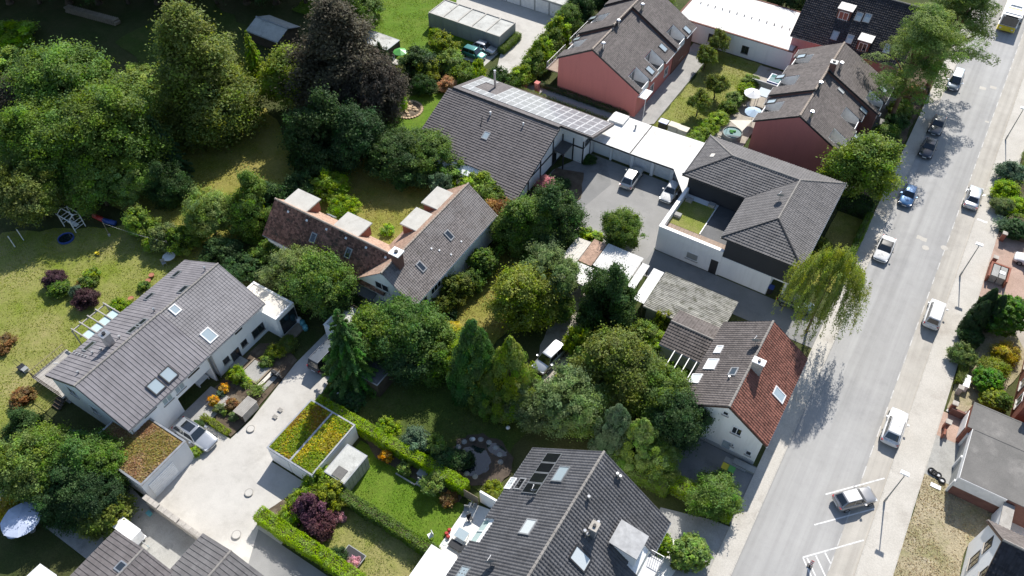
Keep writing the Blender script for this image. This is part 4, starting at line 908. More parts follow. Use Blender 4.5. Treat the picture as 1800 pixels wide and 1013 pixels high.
r = empty('terrace_house', (-12, 99, 0), 'red terrace with brown staggered roof near the street, west of the pines', 'house')
XR = -12.35  # darker walls of a2 and b2 imitate step shade on the red render
a1 = half(r, XR, 7.5, -5.7, 3.9, 89.8, 101.0, 'wall_red', 'tile_brown', [(.7, 3.1), (6.0, 8.4)])
a2 = half(r, XR, 8.0, -4.0, 3.7, 101.0, 108.6, 'brick_dark', 'tile_brown', [(.8, 3.1)])
b1 = half(r, XR, 7.49, -17.9, 4.5, 89.8, 95.6, 'wall_red', 'tile_brown', [(2.0, 4.4)])
b2 = half(r, XR, 7.98, -18.0, 5.0, 95.6, 102.4, 'brick_dark', 'tile_brown', [(2.2, 4.8)])
b3 = half(r, XR, 7.98, -18.0, 5.0, 102.41, 108.6, 'wall_red', 'tile_brown', [(1.5, 4.0)])
ridge_caps((XR, 89.8, 7.56), (XR, 95.6, 7.56), 'ridge_brown', r, .16); ridge_caps((XR, 95.6, 8.04), (XR, 108.6, 8.04), 'ridge_brown', r, .16)
for x, y, s in ((650, 717, a1), (690, 525, a1), (822, 380, a2)): sky_z(s, 'y', x, y, .9, 1.2, r, glass='glass_sky', frame='trim_dark')
sky_z(a1, 'y', 535, 390, .4, .9, r, glass='glass_white', frame='lead')
for x, y, s in ((65, 465, b1), (125, 295, b2), (268, 155, b3)): sky_z(s, 'y', x, y, .9, 1.1, r, glass='glass_sky', frame='trim_dark')
for x, y, s in ((328, 575, a1), (388, 375, a1), (530, 240, a2)): vent(on_slope(s, 'y', x, y), r, 1.0, .2, 'steel')
chimney(XR+.4, 101.6, 7.2, 8.9, .8, .8, r, 'brick_dark', 'lead')
# ---- dark roofed building behind it
h = gable('house', 'pinkish house with near-black tiled roof and two boxy dormers at the top edge', 111.6, 126.5, -20.4, -4.2, 5.0, 5.0, 10.6, 118.6, axis='x', wall='wall_pink', tile='tile_black', tile1='tile_black', ov=.6, vg=.3, fascia='trim_dark')
r = h['root']
for x, y, w in ((430, 78, 1.9), (530, 240, 1.7)):
    p = on_slope(h['s0'], 'd', x, y); d_ = MB().box(p.x-w/2, p.x+w/2, p.y-.6, p.y+2.2, p.z-1.0, p.z+1.0).build('dormer', M['brick_dark'], r)
    MB().box(p.x-w/2-.15, p.x+w/2+.15, p.y-.8, p.y+2.4, p.z+1.0, p.z+1.14).build('dormer_roof', M['lead'], d_)
    window(d_, (p.x-w/2, p.y-.604, 0), (1, 0, 0), (0, -1, 0), .25, w-.25, p.z-.5, p.z+.75)
for x, y in ((380, 188), (457, 207), (505, 90), (550, 97), (655, 258)): sky_z(h['s0'], 'd', x, y, .8, 1.2, r, glass='glass_sky', frame='lead')
# ---- white flat building
r = slab_building('hall', 'long white building with sunlit flat roof and small roof vents behind the common lawn', -38.0, -19.0, 110.3, 122, 3.3, 'wall_white', 'flat_white', .1, .25, 'brick_dark', cat='building')
for k in range(14): vent((-36.2+k*1.22, 116.2, 3.2), r, .35, .09, 'lead', False)
for k, x, y in (('c', 1105, 200), ('c', 1280, 262)): win_y(r, 110.3, -1, k, x, y, 1.1, 1.3, frame='trim_dark')
# ---- garages at the top
r = empty('garage_row', (-66, 94, 0), 'row of five concrete garages with framed grey roofs on the lush meadow', 'garage')
MB().box(-72.4, -59.0, 91.9, 96.6, 0, 2.45).build('wall', M['wall_concrete'], r)
mb = MB()
for k in range(5):
    x0 = -72.4+k*2.68; x1 = x0+2.68; MB().box(x0+.12, x1-.12, 92.05, 96.45, 2.451, 2.50).build('roof_panel', M['flat_garage'], r)
    mb.box(x0+.002, x0+.12, 91.88, 96.62, 2.452, 2.62); mb.box(x1-.12, x1-.002, 91.88, 96.62, 2.452, 2.62); mb.box(x0+.12, x1-.12, 91.88, 92.05, 2.452, 2.62); mb.box(x0+.12, x1-.12, 96.45, 96.62, 2.452, 2.62)
mb.build('parapet', M['kerb'], r)
for k in range(6): MB().box(-72.4+k*2.67-.08, -72.4+k*2.67+.08, 91.82, 91.9, 0, 2.4).build('pilaster', M['wall_concrete'], r)
r = empty('garage_row', (-62, 107.5, 0), 'row of white garages along the top of the paved court', 'garage')
MB().box(-80, -54.9, 105.2, 110, 0, 2.5).build('wall', M['wall_grey'], r); MB().box(-80.1, -54.8, 105.0, 110.1, 2.5, 2.66).build('roof', M['flat_garage'], r)
for k in range(9): grooved_door(r, Vector((-79.8+k*2.76, 105.19, 0)), (1, 0, 0), (0, -1, 0), .1, 2.55, .05, 2.2)
r = slab_building('shed', 'long low shed with two small solar panels behind the copper beech', -84, -71.8, 80.2, 83.4, 2.35, 'wood_dark', 'flat_garage', .05, .1, 'zinc', cat='shed')
for k in range(2): MB().ext([(-79.6+k*1.25, 81.2, 2.42), (-78.5+k*1.25, 81.2, 2.42), (-78.5+k*1.25, 82.7, 2.62), (-79.6+k*1.25, 82.7, 2.62)], (0, 0, .05)).build('solar_panel', M['solar_blue'], r)
h = gable('shed', 'dark hut with grey felt roof in deep shade under the woodland', 73.2, 78.4, -94, -87.4, 2.2, 2.2, 3.2, 75.8, axis='x', wall='wood_dark', tile='flat_garage', tile1='flat_garage', amp=.005, lift=.01, ch=1.0, tw=1.0, prof='flat', cat='shed', ridge='zinc')
# ---- right-hand side of the street
r = slab_building('garage', 'wide grey flat-roofed garage with pale front by the dry lawn', 16.9, 34, 51.3, 57.35, 3.05, 'brick_dark', 'flat_grey', .07, .1, 'flat_grey')
MB().box(16.82, 16.895, 51.3, 57.3, 2.1, 3.0).build('fascia', M['trim_white'], r); MB().box(16.84, 21.0, 51.2, 51.295, 1.5, 3.0).build('fascia', M['trim_white'], r)
for y in (51.75, 54.6): grooved_door(r, Vector((16.89, y, 0)), (0, 1, 0), (-1, 0, 0), 0, 2.45, .05, 2.08, 'plastic_grey')
for y in (51.32, 54.25, 57.1): MB().box(16.7, 16.89, y, y+.24, 0, 2.1).build('pier', M['trim_white'], r)
r = slab_building('garage', 'narrow grey flat-roofed garage with brick side beside the red paving', 16.4, 34, 57.4, 60.6, 3.0, 'brick', 'flat_grey', .06, .1, 'flat_grey')
grooved_door(r, Vector((16.39, 57.8, 0)), (0, 1, 0), (-1, 0, 0), 0, 2.3, .05, 2.1, 'trim_white')
h = gable('house', 'white gabled house with dark roof at the lower right corner', 37.6, 47.5, 19.5, 34, 4.0, 4.0, 8.7, 43.0, axis='x', wall='wall_white', tile='tile_black', tile1='tile_brown', ov=.4, vg=.2, fascia='trim_brown')  # tile_black on the unlit slope: its shade is put into the tile colour
r = h['root']
for k, x, y, w, hh in (('r6', 1040, 690, 1.1, 1.6), ('r6', 895, 850, 1.3, 2.0), ('r6', 985, 1000, 1.1, 1.5)): win_x(r, 19.7, -1, k, x, y, w, hh, frame='trim_dark')
r = empty('wall_screen', (21.4, 49, 0), 'white garden wall with brown timber screen between the grey garage and the white house', 'wall')
MB().box(20.95, 21.25, 47.6, 51.1, 0, 2.3).build('wall', M['wall_white'], r); MB().box(21.5, 21.8, 47.4, 51.2, 0, 2.5).build('screen', M['wood'], r); MB().box(20.9, 21.85, 47.35, 51.2, 2.5, 2.6).build('top_board', M['wood_grey'], r)
h = gable('house', 'brick house with dark roof at the right edge behind the clipped bushes', 61.8, 74, 20.2, 34, 5.2, 5.2, 8.5, 68, axis='x', wall='brick', tile='tile_black', ov=.3, vg=.3)
for y in (63.6, 66.2, 69.4): window(h['root'], (20.49, y, 0), (0, 1, 0), (-1, 0, 0), 0, 1.3, 1.0, 2.5); window(h['root'], (20.49, y, 0), (0, 1, 0), (-1, 0, 0), 0, 1.3, 3.4, 4.7)
# ------------------------------------------------------------------ trees, shrubs, hedges
rng = np.random.default_rng(11)
def unit(v): return v/np.maximum(np.linalg.norm(v, axis=1, keepdims=True), 1e-9)
def rdir(n): return unit(rng.normal(size=(n, 3)))
def leaf_mesh(name, Cn, Nn, size, tint, aspect=.62, fold=.25):
    """one small folded blade (two triangles) for every leaf spray"""
    n = len(Cn); Nn = unit(Nn); a = np.cross(Nn, rdir(n)); a = unit(a); b = np.cross(Nn, a)
    s = size[:, None]; k = Nn*s*fold
    V = np.stack([Cn-a*s, Cn-b*s*aspect-k*.5, Cn+a*s, Cn+b*s*aspect-k*.5], 1).reshape(-1, 3)
    me = bpy.data.meshes.new(name); me.vertices.add(4*n); me.vertices.foreach_set('co', V.astype(np.float32).ravel())
    me.loops.add(4*n); me.loops.foreach_set('vertex_index', np.arange(4*n, dtype=np.int32))
    me.polygons.add(n); me.polygons.foreach_set('loop_start', np.arange(0, 4*n, 4, dtype=np.int32)); me.polygons.foreach_set('use_smooth', np.zeros(n, bool)); me.update(calc_edges=True)
    at_ = me.color_attributes.new('tint', 'FLOAT_COLOR', 'POINT')
    T = np.repeat(np.concatenate([tint, np.ones((n, 1))], 1), 4, 0).astype(np.float32); at_.data.foreach_set('color', T.ravel())
    me.materials.append(M['leaf']); return me
def tints(n, val=(.62, 1.3)): return np.stack([rng.uniform(*val, n), rng.uniform(0, 1, n), rng.uniform(0, 1, n)], 1)
def spray(cl, R, n, squash=.8, up=.35):
    """leaves scattered over the clumps cl (centres) with radii R"""
    w = R**2/np.sum(R**2); i = rng.choice(len(cl), n, p=w); d = rdir(n); d[:, 2] = np.where(rng.random(n) < up, np.abs(d[:, 2]), d[:, 2])
    rad = R[i]*np.cbrt(rng.uniform(.25, 1.08, n)); P = cl[i]+d*rad[:, None]*np.array([1, 1, squash])
    return P, d, i
def crown_broad(name, r, h, z0, nl, n, leaf, lobe=(.2, .36), top=1.0, spread=.74, sub=24, clump=.1, stray=.2, gaps=.3, cone=0):
    """broadleaf crown: uneven lobes, each covered in small clumps of leaves, twigs sticking out, an added core of dark-tinted leaves that blocks light"""
    hc = (h-z0)/2; c = np.array([0, 0, z0+hc])
    d = rdir(nl*3); d = d[d[:, 2] > -.8][:nl]; nl = len(d)
    f = rng.uniform(.42, 1.06, nl)
    L = c+d*np.array([r*spread, r*spread, hc*.80])*f[:, None]
    fz = np.clip((L[:, 2]-z0)/(h-z0), 0, 1); tap = 1-(1-top)*np.clip(fz-.25, 0, 1)/.75; L[:, :2] *= tap[:, None]
    LR = r*rng.uniform(*lobe, nl)*(.5+.5*tap)*np.where(f > .9, .8, 1.08)
    if cone:
        fz = 1-np.sqrt(rng.uniform(.0, 1, nl)); fz = np.clip(fz*1.02, .03, .97); env = (1-fz)**cone*np.minimum(1, .6+1.6*fz); a = rng.uniform(0, 6.283, nl); q = np.sqrt(rng.uniform(.25, 1.0, nl))
        L = np.stack([np.cos(a)*q*env*r*.86, np.sin(a)*q*env*r*.86, z0+fz*(h-z0)*.96+.02*h], 1); LR = r*rng.uniform(*lobe, nl)*(.42+.58*env)
    SQ = np.array([1, 1, .82]); cl = []; cr = []; ct = []
    for k in range(nl):
        dd = rdir(sub*2); q = L[k]+dd*LR[k]*rng.uniform(.72, 1.12, (sub*2, 1))*SQ
        ins = np.zeros(sub*2, bool)
        for j in range(nl):
            if j != k: ins |= np.linalg.norm((q-L[j])/SQ, axis=1) < LR[j]*.74
        q = q[~ins][:sub]; cl.append(q); cr.append(r*clump*rng.uniform(.6, 1.5, len(q))); ct.append(np.full(len(q), rng.uniform(.82, 1.18)))
    cl = np.concatenate(cl); cr = np.concatenate(cr); ct = np.concatenate(ct)
    keep = rng.random(len(cl)) > gaps; cl, cr, ct = cl[keep], cr[keep], ct[keep]
    cl[:, 2] = np.maximum(cl[:, 2], z0+.06*h*rng.random(len(cl)))
    P, dn, i = spray(cl, cr, n, .75)
    m = int(n*stray); sel = rng.choice(n, m, False); o = unit(P[sel]-c); P[sel] += o*rng.uniform(.0, .15, (m, 1))*r+rng.normal(0, .04*r, (m, 3))
    out = unit(P-c); N = dn*.5+out*.45+np.array([0, 0, .5])+rng.normal(size=P.shape)*.6
    t = tints(len(cl), (.66, 1.3))[i]; t[:, 0] *= ct[i]*rng.uniform(.78, 1.22, n)
    s = leaf*rng.uniform(.6, 1.4, n)
    nc = max(300, n//16); kk = rng.choice(nl, nc); Pc = L[kk]+rdir(nc)*LR[kk][:, None]*rng.uniform(.1, .72, (nc, 1))  # core leaves added to stop light, inner shade put into their darker tint
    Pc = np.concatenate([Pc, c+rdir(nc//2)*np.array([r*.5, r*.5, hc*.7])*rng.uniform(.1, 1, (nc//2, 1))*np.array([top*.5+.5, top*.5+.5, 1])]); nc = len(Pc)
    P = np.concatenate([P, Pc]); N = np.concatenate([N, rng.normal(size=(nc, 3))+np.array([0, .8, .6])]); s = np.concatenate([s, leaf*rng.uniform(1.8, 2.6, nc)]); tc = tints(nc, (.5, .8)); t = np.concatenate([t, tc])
    me = leaf_mesh(name, P, N, s, t)
    return me, [L[k] for k in rng.choice(nl, min(8, nl), False)]
def crown_conifer(name, r, h, z0, n, leaf, tiers=16, droop=.35, seed=0):
    P = []; N = []; T = []
    tot = sum((1-k/tiers)**1.1+.05 for k in range(tiers)); 
    for k in range(tiers):
        f = k/(tiers-.5); z = z0+(h-z0)*f; rr = r*((1-f)**.85+.03)*rng.uniform(.88, 1.08); nb = max(5, int(15*(1-f)+4)); a0 = rng.uniform(0, 6.28)
        m = int(n*((1-f)**1.1+.05)/tot/nb)
        for b in range(nb):
            a = a0+6.283*b/nb+rng.normal(0, .15); u = np.array([math.cos(a), math.sin(a), 0]); L = rr*rng.uniform(.75, 1.12)
            t = rng.uniform(.12, 1, m)**.75; w = np.cross(u, [0, 0, 1.])
            side = rng.normal(0, .28, m)*L*.42*(1.15-t); drop = -droop*L*t**1.6+rng.normal(0, .07, m)*1.2-np.abs(side)*.25
            p = np.outer(t*L, u)+np.outer(side, w); p[:, 2] += z+drop; P.append(p)
            nn = np.array([0, 0, .9])+u*.35+rng.normal(size=(m, 3))*.4; N.append(nn)
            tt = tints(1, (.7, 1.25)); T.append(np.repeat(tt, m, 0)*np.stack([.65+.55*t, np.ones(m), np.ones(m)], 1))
    P = np.concatenate(P); N = np.concatenate(N); T = np.concatenate(T)
    return leaf_mesh(name, P, N, leaf*rng.uniform(.6, 1.3, len(P)), T, .5), []
def crown_column(name, r, h, n, leaf, power=.62, rough=.1, z0=.1, nb=260, top=None):
    """dense upright evergreen: sprays standing on a tapered body"""
    z = rng.uniform(0, 1, nb)**.85; a = rng.uniform(0, 6.283, nb)
    R = r*np.clip((1-z)**power*np.clip(.72+1.4*z, 0, 1), .04, 1)*(1+rng.normal(0, rough, nb))
    cl = np.stack([R*np.cos(a), R*np.sin(a), z0+z*(h-z0)*.97], 1)*.92; cl[:, 2] /= .92
    cr = np.full(nb, r*.2)*rng.uniform(.7, 1.3, nb)*(.45+.55*(1-z))
    P, d, i = spray(cl, cr, n, 1.7, .5); u = P.copy(); u[:, 2] = 0; u = unit(u)
    N = u*.9+d*.4+np.array([0, 0, .35])+rng.normal(size=P.shape)*.35
    t = tints(nb, (.72, 1.22))[i]*np.stack([rng.uniform(.8, 1.2, n), np.ones(n), np.ones(n)], 1)
    return leaf_mesh(name, P, N, leaf*rng.uniform(.65, 1.3, n), t, .5), []
def crown_weeping(name, r, h, n, leaf):
    ns = 420; a = rng.uniform(0, 6.283, ns); f = rng.uniform(.0, 1, ns)**.55; R = r*f*rng.uniform(.8, 1.1, ns); z1 = h*(1-.38*f**2)*rng.uniform(.86, 1.0, ns); Ls = h*rng.uniform(.1, .42, ns)*(.35+.7*f)
    m = n//ns; P = []; T = []
    for k in range(ns):
        t = rng.uniform(0, 1, m); u = np.array([math.cos(a[k]), math.sin(a[k]), 0]); p = np.outer(R[k]*(1+.10*t), u)+rng.normal(0, .12, (m, 3)); p[:, 2] += np.maximum(.6, z1[k]-Ls[k]*t); P.append(p); T.append(np.repeat(tints(1, (.7, 1.25)), m, 0))
    P = np.concatenate(P); T = np.concatenate(T); u = P.copy(); u[:, 2] = 0
    return leaf_mesh(name, P, unit(u)*.8+np.array([0, 0, .4])+rng.normal(size=P.shape)*.6, leaf*rng.uniform(.6, 1.2, len(P)), T, .45), [np.array([r*.4, 0, h*.8]), np.array([-r*.3, r*.3, h*.85]), np.array([0, -r*.4, h*.75])]
def crown_pine(name, r, h, z0, n, leaf):
    nb = 60; limbs = []; cl = []; cr = []
    for b in range(nb):
        f = rng.uniform(0, 1)**.8; z = z0+(h-z0)*f; a = rng.uniform(0, 6.283); L = r*(1-.62*f)*rng.uniform(.55, 1.08); u = np.array([math.cos(a), math.sin(a), 0])
        e = u*L+np.array([0, 0, z+.12*L]); 
        if b % 4 == 0: limbs.append(e*.9+np.array([0, 0, z*.1]))
        for q in range(5):
            g = rng.uniform(.3, 1.0); cl.append(u*L*g+np.array([rng.normal(0, .55), rng.normal(0, .55), z+.14*L*g+rng.normal(0, .3)])); cr.append(rng.uniform(.6, 1.15))
    cl = np.array(cl); cr = np.array(cr); P, d, i = spray(cl, cr, n, .55, .6)
    N = d*.7+np.array([0, 0, .7])+rng.normal(size=P.shape)*.5
    t = tints(len(cl), (.68, 1.3))[i]*np.stack([rng.uniform(.8, 1.2, n), np.ones(n), np.ones(n)], 1)
    return leaf_mesh(name, P, N, leaf*rng.uniform(.7, 1.3, n), t, .32), limbs
def trunk_mesh(name, h, r, limbs, mat='bark', lean=0.0):
    mb = MB(); k = 6; pts = [(lean*(i/k)**1.5+.06*math.sin(i*2.1)*(i > 0), .05*math.cos(i*1.7)*(i > 0), h*i/k) for i in range(k+1)]
    mb.path(pts, r, 9, r*.35); mb.tube((0, 0, -.15), (0, 0, .35), r*1.5, 9, r)
    for l in limbs:
        l = np.array(l); z = max(h*.3, min(h*.95, l[2]*.62)); f = z/h; b = np.array([lean*f**1.5, 0, z]); m = b+(l-b)*.55+np.array([0, 0, .25]); mb.path([b, m, l], r*.42, 6, r*.1)
    return mb.mesh(name, M[mat], None, True)
PR = {}; LEAFGAIN = 2.2
def proto(key, crown, th, tr, mat='bark', lean=0.):
    me, limbs = crown; PR[key] = (me, trunk_mesh('trunk', th, tr, limbs, mat, lean) if th else None)
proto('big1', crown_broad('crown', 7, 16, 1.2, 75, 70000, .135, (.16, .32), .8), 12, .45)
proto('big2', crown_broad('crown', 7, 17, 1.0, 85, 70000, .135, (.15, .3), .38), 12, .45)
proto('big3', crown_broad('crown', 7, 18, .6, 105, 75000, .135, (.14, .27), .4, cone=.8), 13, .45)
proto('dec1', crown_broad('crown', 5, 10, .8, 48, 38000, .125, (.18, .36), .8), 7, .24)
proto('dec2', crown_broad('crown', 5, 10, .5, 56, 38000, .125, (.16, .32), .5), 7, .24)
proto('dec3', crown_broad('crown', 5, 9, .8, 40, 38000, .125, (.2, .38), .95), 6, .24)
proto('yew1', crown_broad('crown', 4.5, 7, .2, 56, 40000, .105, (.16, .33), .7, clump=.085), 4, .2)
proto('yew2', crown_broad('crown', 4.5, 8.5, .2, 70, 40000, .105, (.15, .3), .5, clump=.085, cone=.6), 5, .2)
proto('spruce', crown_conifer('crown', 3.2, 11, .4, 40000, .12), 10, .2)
proto('cedar', crown_conifer('crown', 3.4, 9, .3, 24000, .13, 13, .1), 8, .2)
proto('thuja1', crown_column('crown', 2.7, 9, 36000, .095, .55, .08), 6, .15)
proto('thuja2', crown_column('crown', 2.9, 8, 34000, .1, .8, .2), 6, .15)
proto('cypress', crown_column('crown', 1.5, 6, 14000, .1, .55, .06), 3, .1)
proto('birch', crown_weeping('crown', 4.8, 9, 42000, .1), 8, .18)
proto('pine', crown_pine('crown', 6, 16, 5.5, 40000, .15), 13, .32, 'bark_pine', .8)
proto('shrub1', crown_broad('crown', 2, 2.8, .1, 30, 10000, .09, (.2, .4), .85, clump=.13, sub=12), .8, .06)
proto('shrub2', crown_broad('crown', 2, 3.2, .1, 34, 10000, .09, (.18, .36), .55, clump=.12, sub=12), .8, .06)
proto('shrub3', crown_broad('crown', 2, 2.2, .05, 28, 9000, .085, (.22, .42), .9, clump=.14, sub=12), .6, .05)
proto('ball', crown_broad('crown', 1.4, 2.6, .08, 34, 10000, .065, (.32, .4), 1., .6, clump=.08, sub=22, stray=.02, gaps=.05), .8, .06)
proto('lolly', crown_broad('crown', 1.7, 3.6, 1.3, 26, 7000, .085, (.24, .44), .9, clump=.13, sub=14), 2.2, .09)
proto('small', crown_broad('crown', .8, 1.1, .04, 14, 1700, .07, (.3, .5), .9, clump=.18, sub=8), .3, .03)
def reed():
    n = 900; a = rng.uniform(0, 6.283, n); t = rng.uniform(.1, 1, n); L = rng.uniform(.5, 1, n); k = rng.uniform(.1, .9, n)
    P = np.stack([np.cos(a)*t**1.5*k*.75, np.sin(a)*t**1.5*k*.75, 1.25*t*L*(1.1-.35*t)], 1); u = P.copy(); u[:, 2] = .2
    return leaf_mesh('crown', P, np.cross(unit(u), rdir(n))+unit(u)*.3, np.full(n, .12), tints(n, (.8, 1.2)), .2), []
proto('reed', reed(), 0, 0)
GREEN = dict(mid=(.062, .098, .022), dark=(.028, .052, .018), deep=(.019, .038, .015), bright=(.105, .155, .022), yellow=(.105, .132, .024), olive=(.068, .088, .022), grey=(.078, .106, .04), blue=(.055, .085, .05), purple=(.042, .024, .026), wine=(.062, .03, .036), lime=(.12, .18, .018), pale=(.095, .135, .036), gold=(.2, .18, .035), orange=(.27, .18, .03), pink=(.26, .15, .15), dryb=(.24, .16, .09), copper=(.042, .038, .027), rust=(.115, .075, .032), white=(.5, .5, .46))
def plant(kind, pos, h, r, col, label, cat='tree', group=None, name=None, rot=None, size0=None):
    """set one plant with its foot at pos, crown top at h and crown radius r"""
    me, tm = PR[kind]; ext = PEXT[kind]
    name = name or {'tree': 'tree', 'shrub': 'shrub'}.get(cat, cat)
    t = empty(name, (pos[0], pos[1], 0), label, cat, group, rot if rot is not None else random.uniform(0, 6.28))
    t.scale = (r/ext[0], r/ext[0], h/ext[1])
    c = bpy.data.objects.new('crown', me); C.objects.link(c); c.parent = t
    g = GREEN[col] if isinstance(col, str) else col; j = random.uniform(.9, 1.1)
    g = tuple(q*LEAFGAIN for q in g); c.color = (g[0]*j*random.uniform(.95, 1.05), g[1]*j, g[2]*j*random.uniform(.9, 1.1), 1)
    if tm:
        o = bpy.data.objects.new('trunk', tm); C.objects.link(o); o.parent = t
    return t
PEXT = {}
for k_, (me_, _t) in PR.items():
    co = np.empty(len(me_.vertices)*3, np.float32); me_.vertices.foreach_get('co', co); co = co.reshape(-1, 3); PEXT[k_] = (float(np.percentile(np.hypot(co[:, 0], co[:, 1]), 98)), float(np.percentile(co[:, 2], 99.7)))
def tree(kind, px, py, h, r, col, label, cat='tree', **k):
    """px,py is where the tip shows; its foot follows from the height"""
    return plant(kind, at(px, py, h), h, r, col, label, cat, **k)
def hedge(x0, x1, y0, y1, z, col, label, leaf=.066, dens=300, cat='hedge', rough=.045, name='hedge', curve=0):
    """clipped hedge: leaves stand on all its faces"""
    L = [(x1-x0)*(y1-y0), (x1-x0)*z, (x1-x0)*z, (y1-y0)*z, (y1-y0)*z]; P = []; N = []
    for k, a in enumerate(L):
        n = int(a*dens); u = rng.uniform(0, 1, n); v = rng.uniform(0, 1, n)**.85
        if k == 0: p = np.stack([x0+u*(x1-x0), y0+rng.uniform(0, 1, n)*(y1-y0), np.full(n, z)], 1); q = (0, 0, 1)
        elif k == 1: p = np.stack([x0+u*(x1-x0), np.full(n, y0), v*z], 1); q = (0, -1, .3)
        elif k == 2: p = np.stack([x0+u*(x1-x0), np.full(n, y1), v*z], 1); q = (0, 1, .3)
        elif k == 3: p = np.stack([np.full(n, x0), y0+u*(y1-y0), v*z], 1); q = (-1, 0, .3)
        else: p = np.stack([np.full(n, x1), y0+u*(y1-y0), v*z], 1); q = (1, 0, .3)
        P.append(p); N.append(np.tile(np.array(q, float), (n, 1)))
    P = np.concatenate(P); N = np.concatenate(N); n = len(P)
    w = rough*(np.sin(P[:, 0]*2.3+P[:, 1]*1.1)+np.sin(P[:, 0]*.9-P[:, 1]*2.7+1)+np.sin(P[:, 2]*4+P[:, 0]*3.7)*.6)
    P = P+unit(N)*w[:, None]+rng.normal(0, .055, P.shape); P[:, 2] = np.maximum(P[:, 2], .03)
    cell = (np.floor(P[:, 0]/.45)*73+np.floor(P[:, 1]/.45)*37+np.floor(P[:, 2]/.45)*17).astype(int) % 997
    t = tints(997, (.82, 1.15))[cell]; t[:, 0] *= rng.uniform(.85, 1.15, n); t[:, 1] = .35+.3*t[:, 1]
    c = np.array([(x0+x1)/2, (y0+y1)/2, 0]); r = empty(name, tuple(c), label, cat)
    o = bpy.data.objects.new('foliage', leaf_mesh('foliage', P-c, N+rng.normal(size=P.shape)*.6, leaf*rng.uniform(.65, 1.35, n), t)); C.objects.link(o); o.parent = r
    g = GREEN[col] if isinstance(col, str) else col; o.color = (*[q*LEAFGAIN for q in g], 1)
    MB().box(x0+.16, x1-.16, y0+.16, y1-.16, .02, z-.16).build('stems', M['soil'], r)
    return r
# ---- the planting: broad positions surveyed from the crown tips
W_ = 'woodland in the upper left corner'
T = tree
# left edge woodland
T('big1', 45, 185, 12, 6.0, 'mid', 'broad tree at the left edge between two taller crowns')
T('dec3', 225, 215, 7, 4.0, 'grey', 'greyish tree filling the rim of the left wood')
T('big1', 75, 92, 14, 6.6, 'mid', 'big light-leaved tree behind the swing frame, second row from the left edge')
T('big2', 10, 140, 11, 4.2, 'copper', 'greyish purple-leaved tree at the left edge, half hidden by greener crowns')
T('dec1', 120, 150, 10, 4.2, 'pale', 'pale feathery tree in the middle of the left wood')
T('dec2', 190, 215, 8, 3.6, 'bright', 'bright tapering tree at the right rim of the left wood')
T('big1', 165, 165, 13, 6.6, 'mid', 'broad green tree right of the swing frame at the wood edge')
T('big2', 70, 215, 10.5, 5.6, 'mid', 'leafy tree above the dark play area near the left edge')
T('dec1', 25, 295, 8, 4.6, 'olive', 'olive green tree at the left edge above the garden lawn')
T('dec2', 150, 285, 7, 4.0, 'mid', 'tree directly above the white swing frame')
T('dec3', 212, 275, 6.5, 3.8, 'pale', 'pale green tree at the right rim of the left wood')
T('spruce', 262, 205, 9.5, 2.7, 'dark', 'small dark spruce between the left wood and the tall tapering tree')
T('yew2', 280, 285, 6, 2.8, 'dark', 'dark round evergreen at the foot of the tall tapering tree')
T('yew1', 225, 250, 7, 3.2, 'deep', 'shaded evergreen behind the small dark spruce')
T('dec2', 120, 90, 5.0, 2.2, 'grey', 'upright grey-green bush at the edge of the dark clearing')
for i, (px, py, h, r, c, l) in enumerate(((92, 118, 3.5, 3, 'pale', 'low pale scrub left of the upright grey-green bush'), (235, 120, 3.0, 3.4, 'pale', 'pale scrub at the far edge of the left wood'), (205, 165, 3.4, 3.2, 'mid', 'green scrub beside the dry pinkish bush'), (255, 145, 3.2, 3.0, 'pale', 'scrub at the foot of the tall tapering tree, clearing side'), (205, 135, 2.4, 1.4, 'blue', 'bluish little bush beside the dry pinkish bush'), (170, 142, 2.2, 2.2, 'dryb', 'dry pinkish brown bush among green scrub'), (60, 130, 3.4, 3.4, 'olive', 'scrub at the clearing edge near the left border'), (5, 90, 4, 3, 'pale', 'sunlit pale bush at the far left above the wood'), (245, 185, 3.0, 2.6, 'mid', 'green scrub above the small dark spruce'), (15, 45, 3, 4, 'bright', 'sunlit hedge strip in the upper left corner'))):
    T('shrub2' if i % 2 else 'shrub1', px, py, h, r, c, l, 'shrub')
T('big3', 308, 12, 18.5, 7.0, 'olive', 'tall tapering tree with ochre-tinged crown at the top left')
T('dec2', 380, 90, 7, 3.6, 'olive', 'tree leaning on the right flank of the tall tapering tree')
T('big3', 575, 2, 18, 7.2, 'copper', 'huge copper beech with dark purple-brown crown')
T('dec1', 640, 95, 12, 4.6, 'copper', 'right-hand limb crown of the copper beech')
T('dec2', 505, 88, 9.8, 4.6, (.085, .115, .022), 'yellow-green tapering tree left of the copper beech')
T('yew2', 545, 165, 11, 5.0, 'dark', 'drooping dark evergreen under the copper beech')
T('dec2', 615, 190, 9, 4.2, 'deep', 'drooping dark crown right under the copper beech')
T('spruce', 432, 55, 8, 1.8, 'bright', 'thin bright larch poking up between the two tallest trees')
T('yew2', 668, 75, 5.5, 1.4, 'deep', 'dark column shrub beside the shed with solar panels', 'shrub')
T('shrub2', 694, 158, 3.8, 1.6, 'bright', 'bright bush between beech and stone bed', 'shrub')
T('yew1', 676, 190, 3.2, 1.8, 'dark', 'dark bush left of the stone bed', 'shrub')
T('shrub1', 672, 225, 3.2, 2.0, 'mid', 'bush below the copper beech, beside the lush lawn', 'shrub')
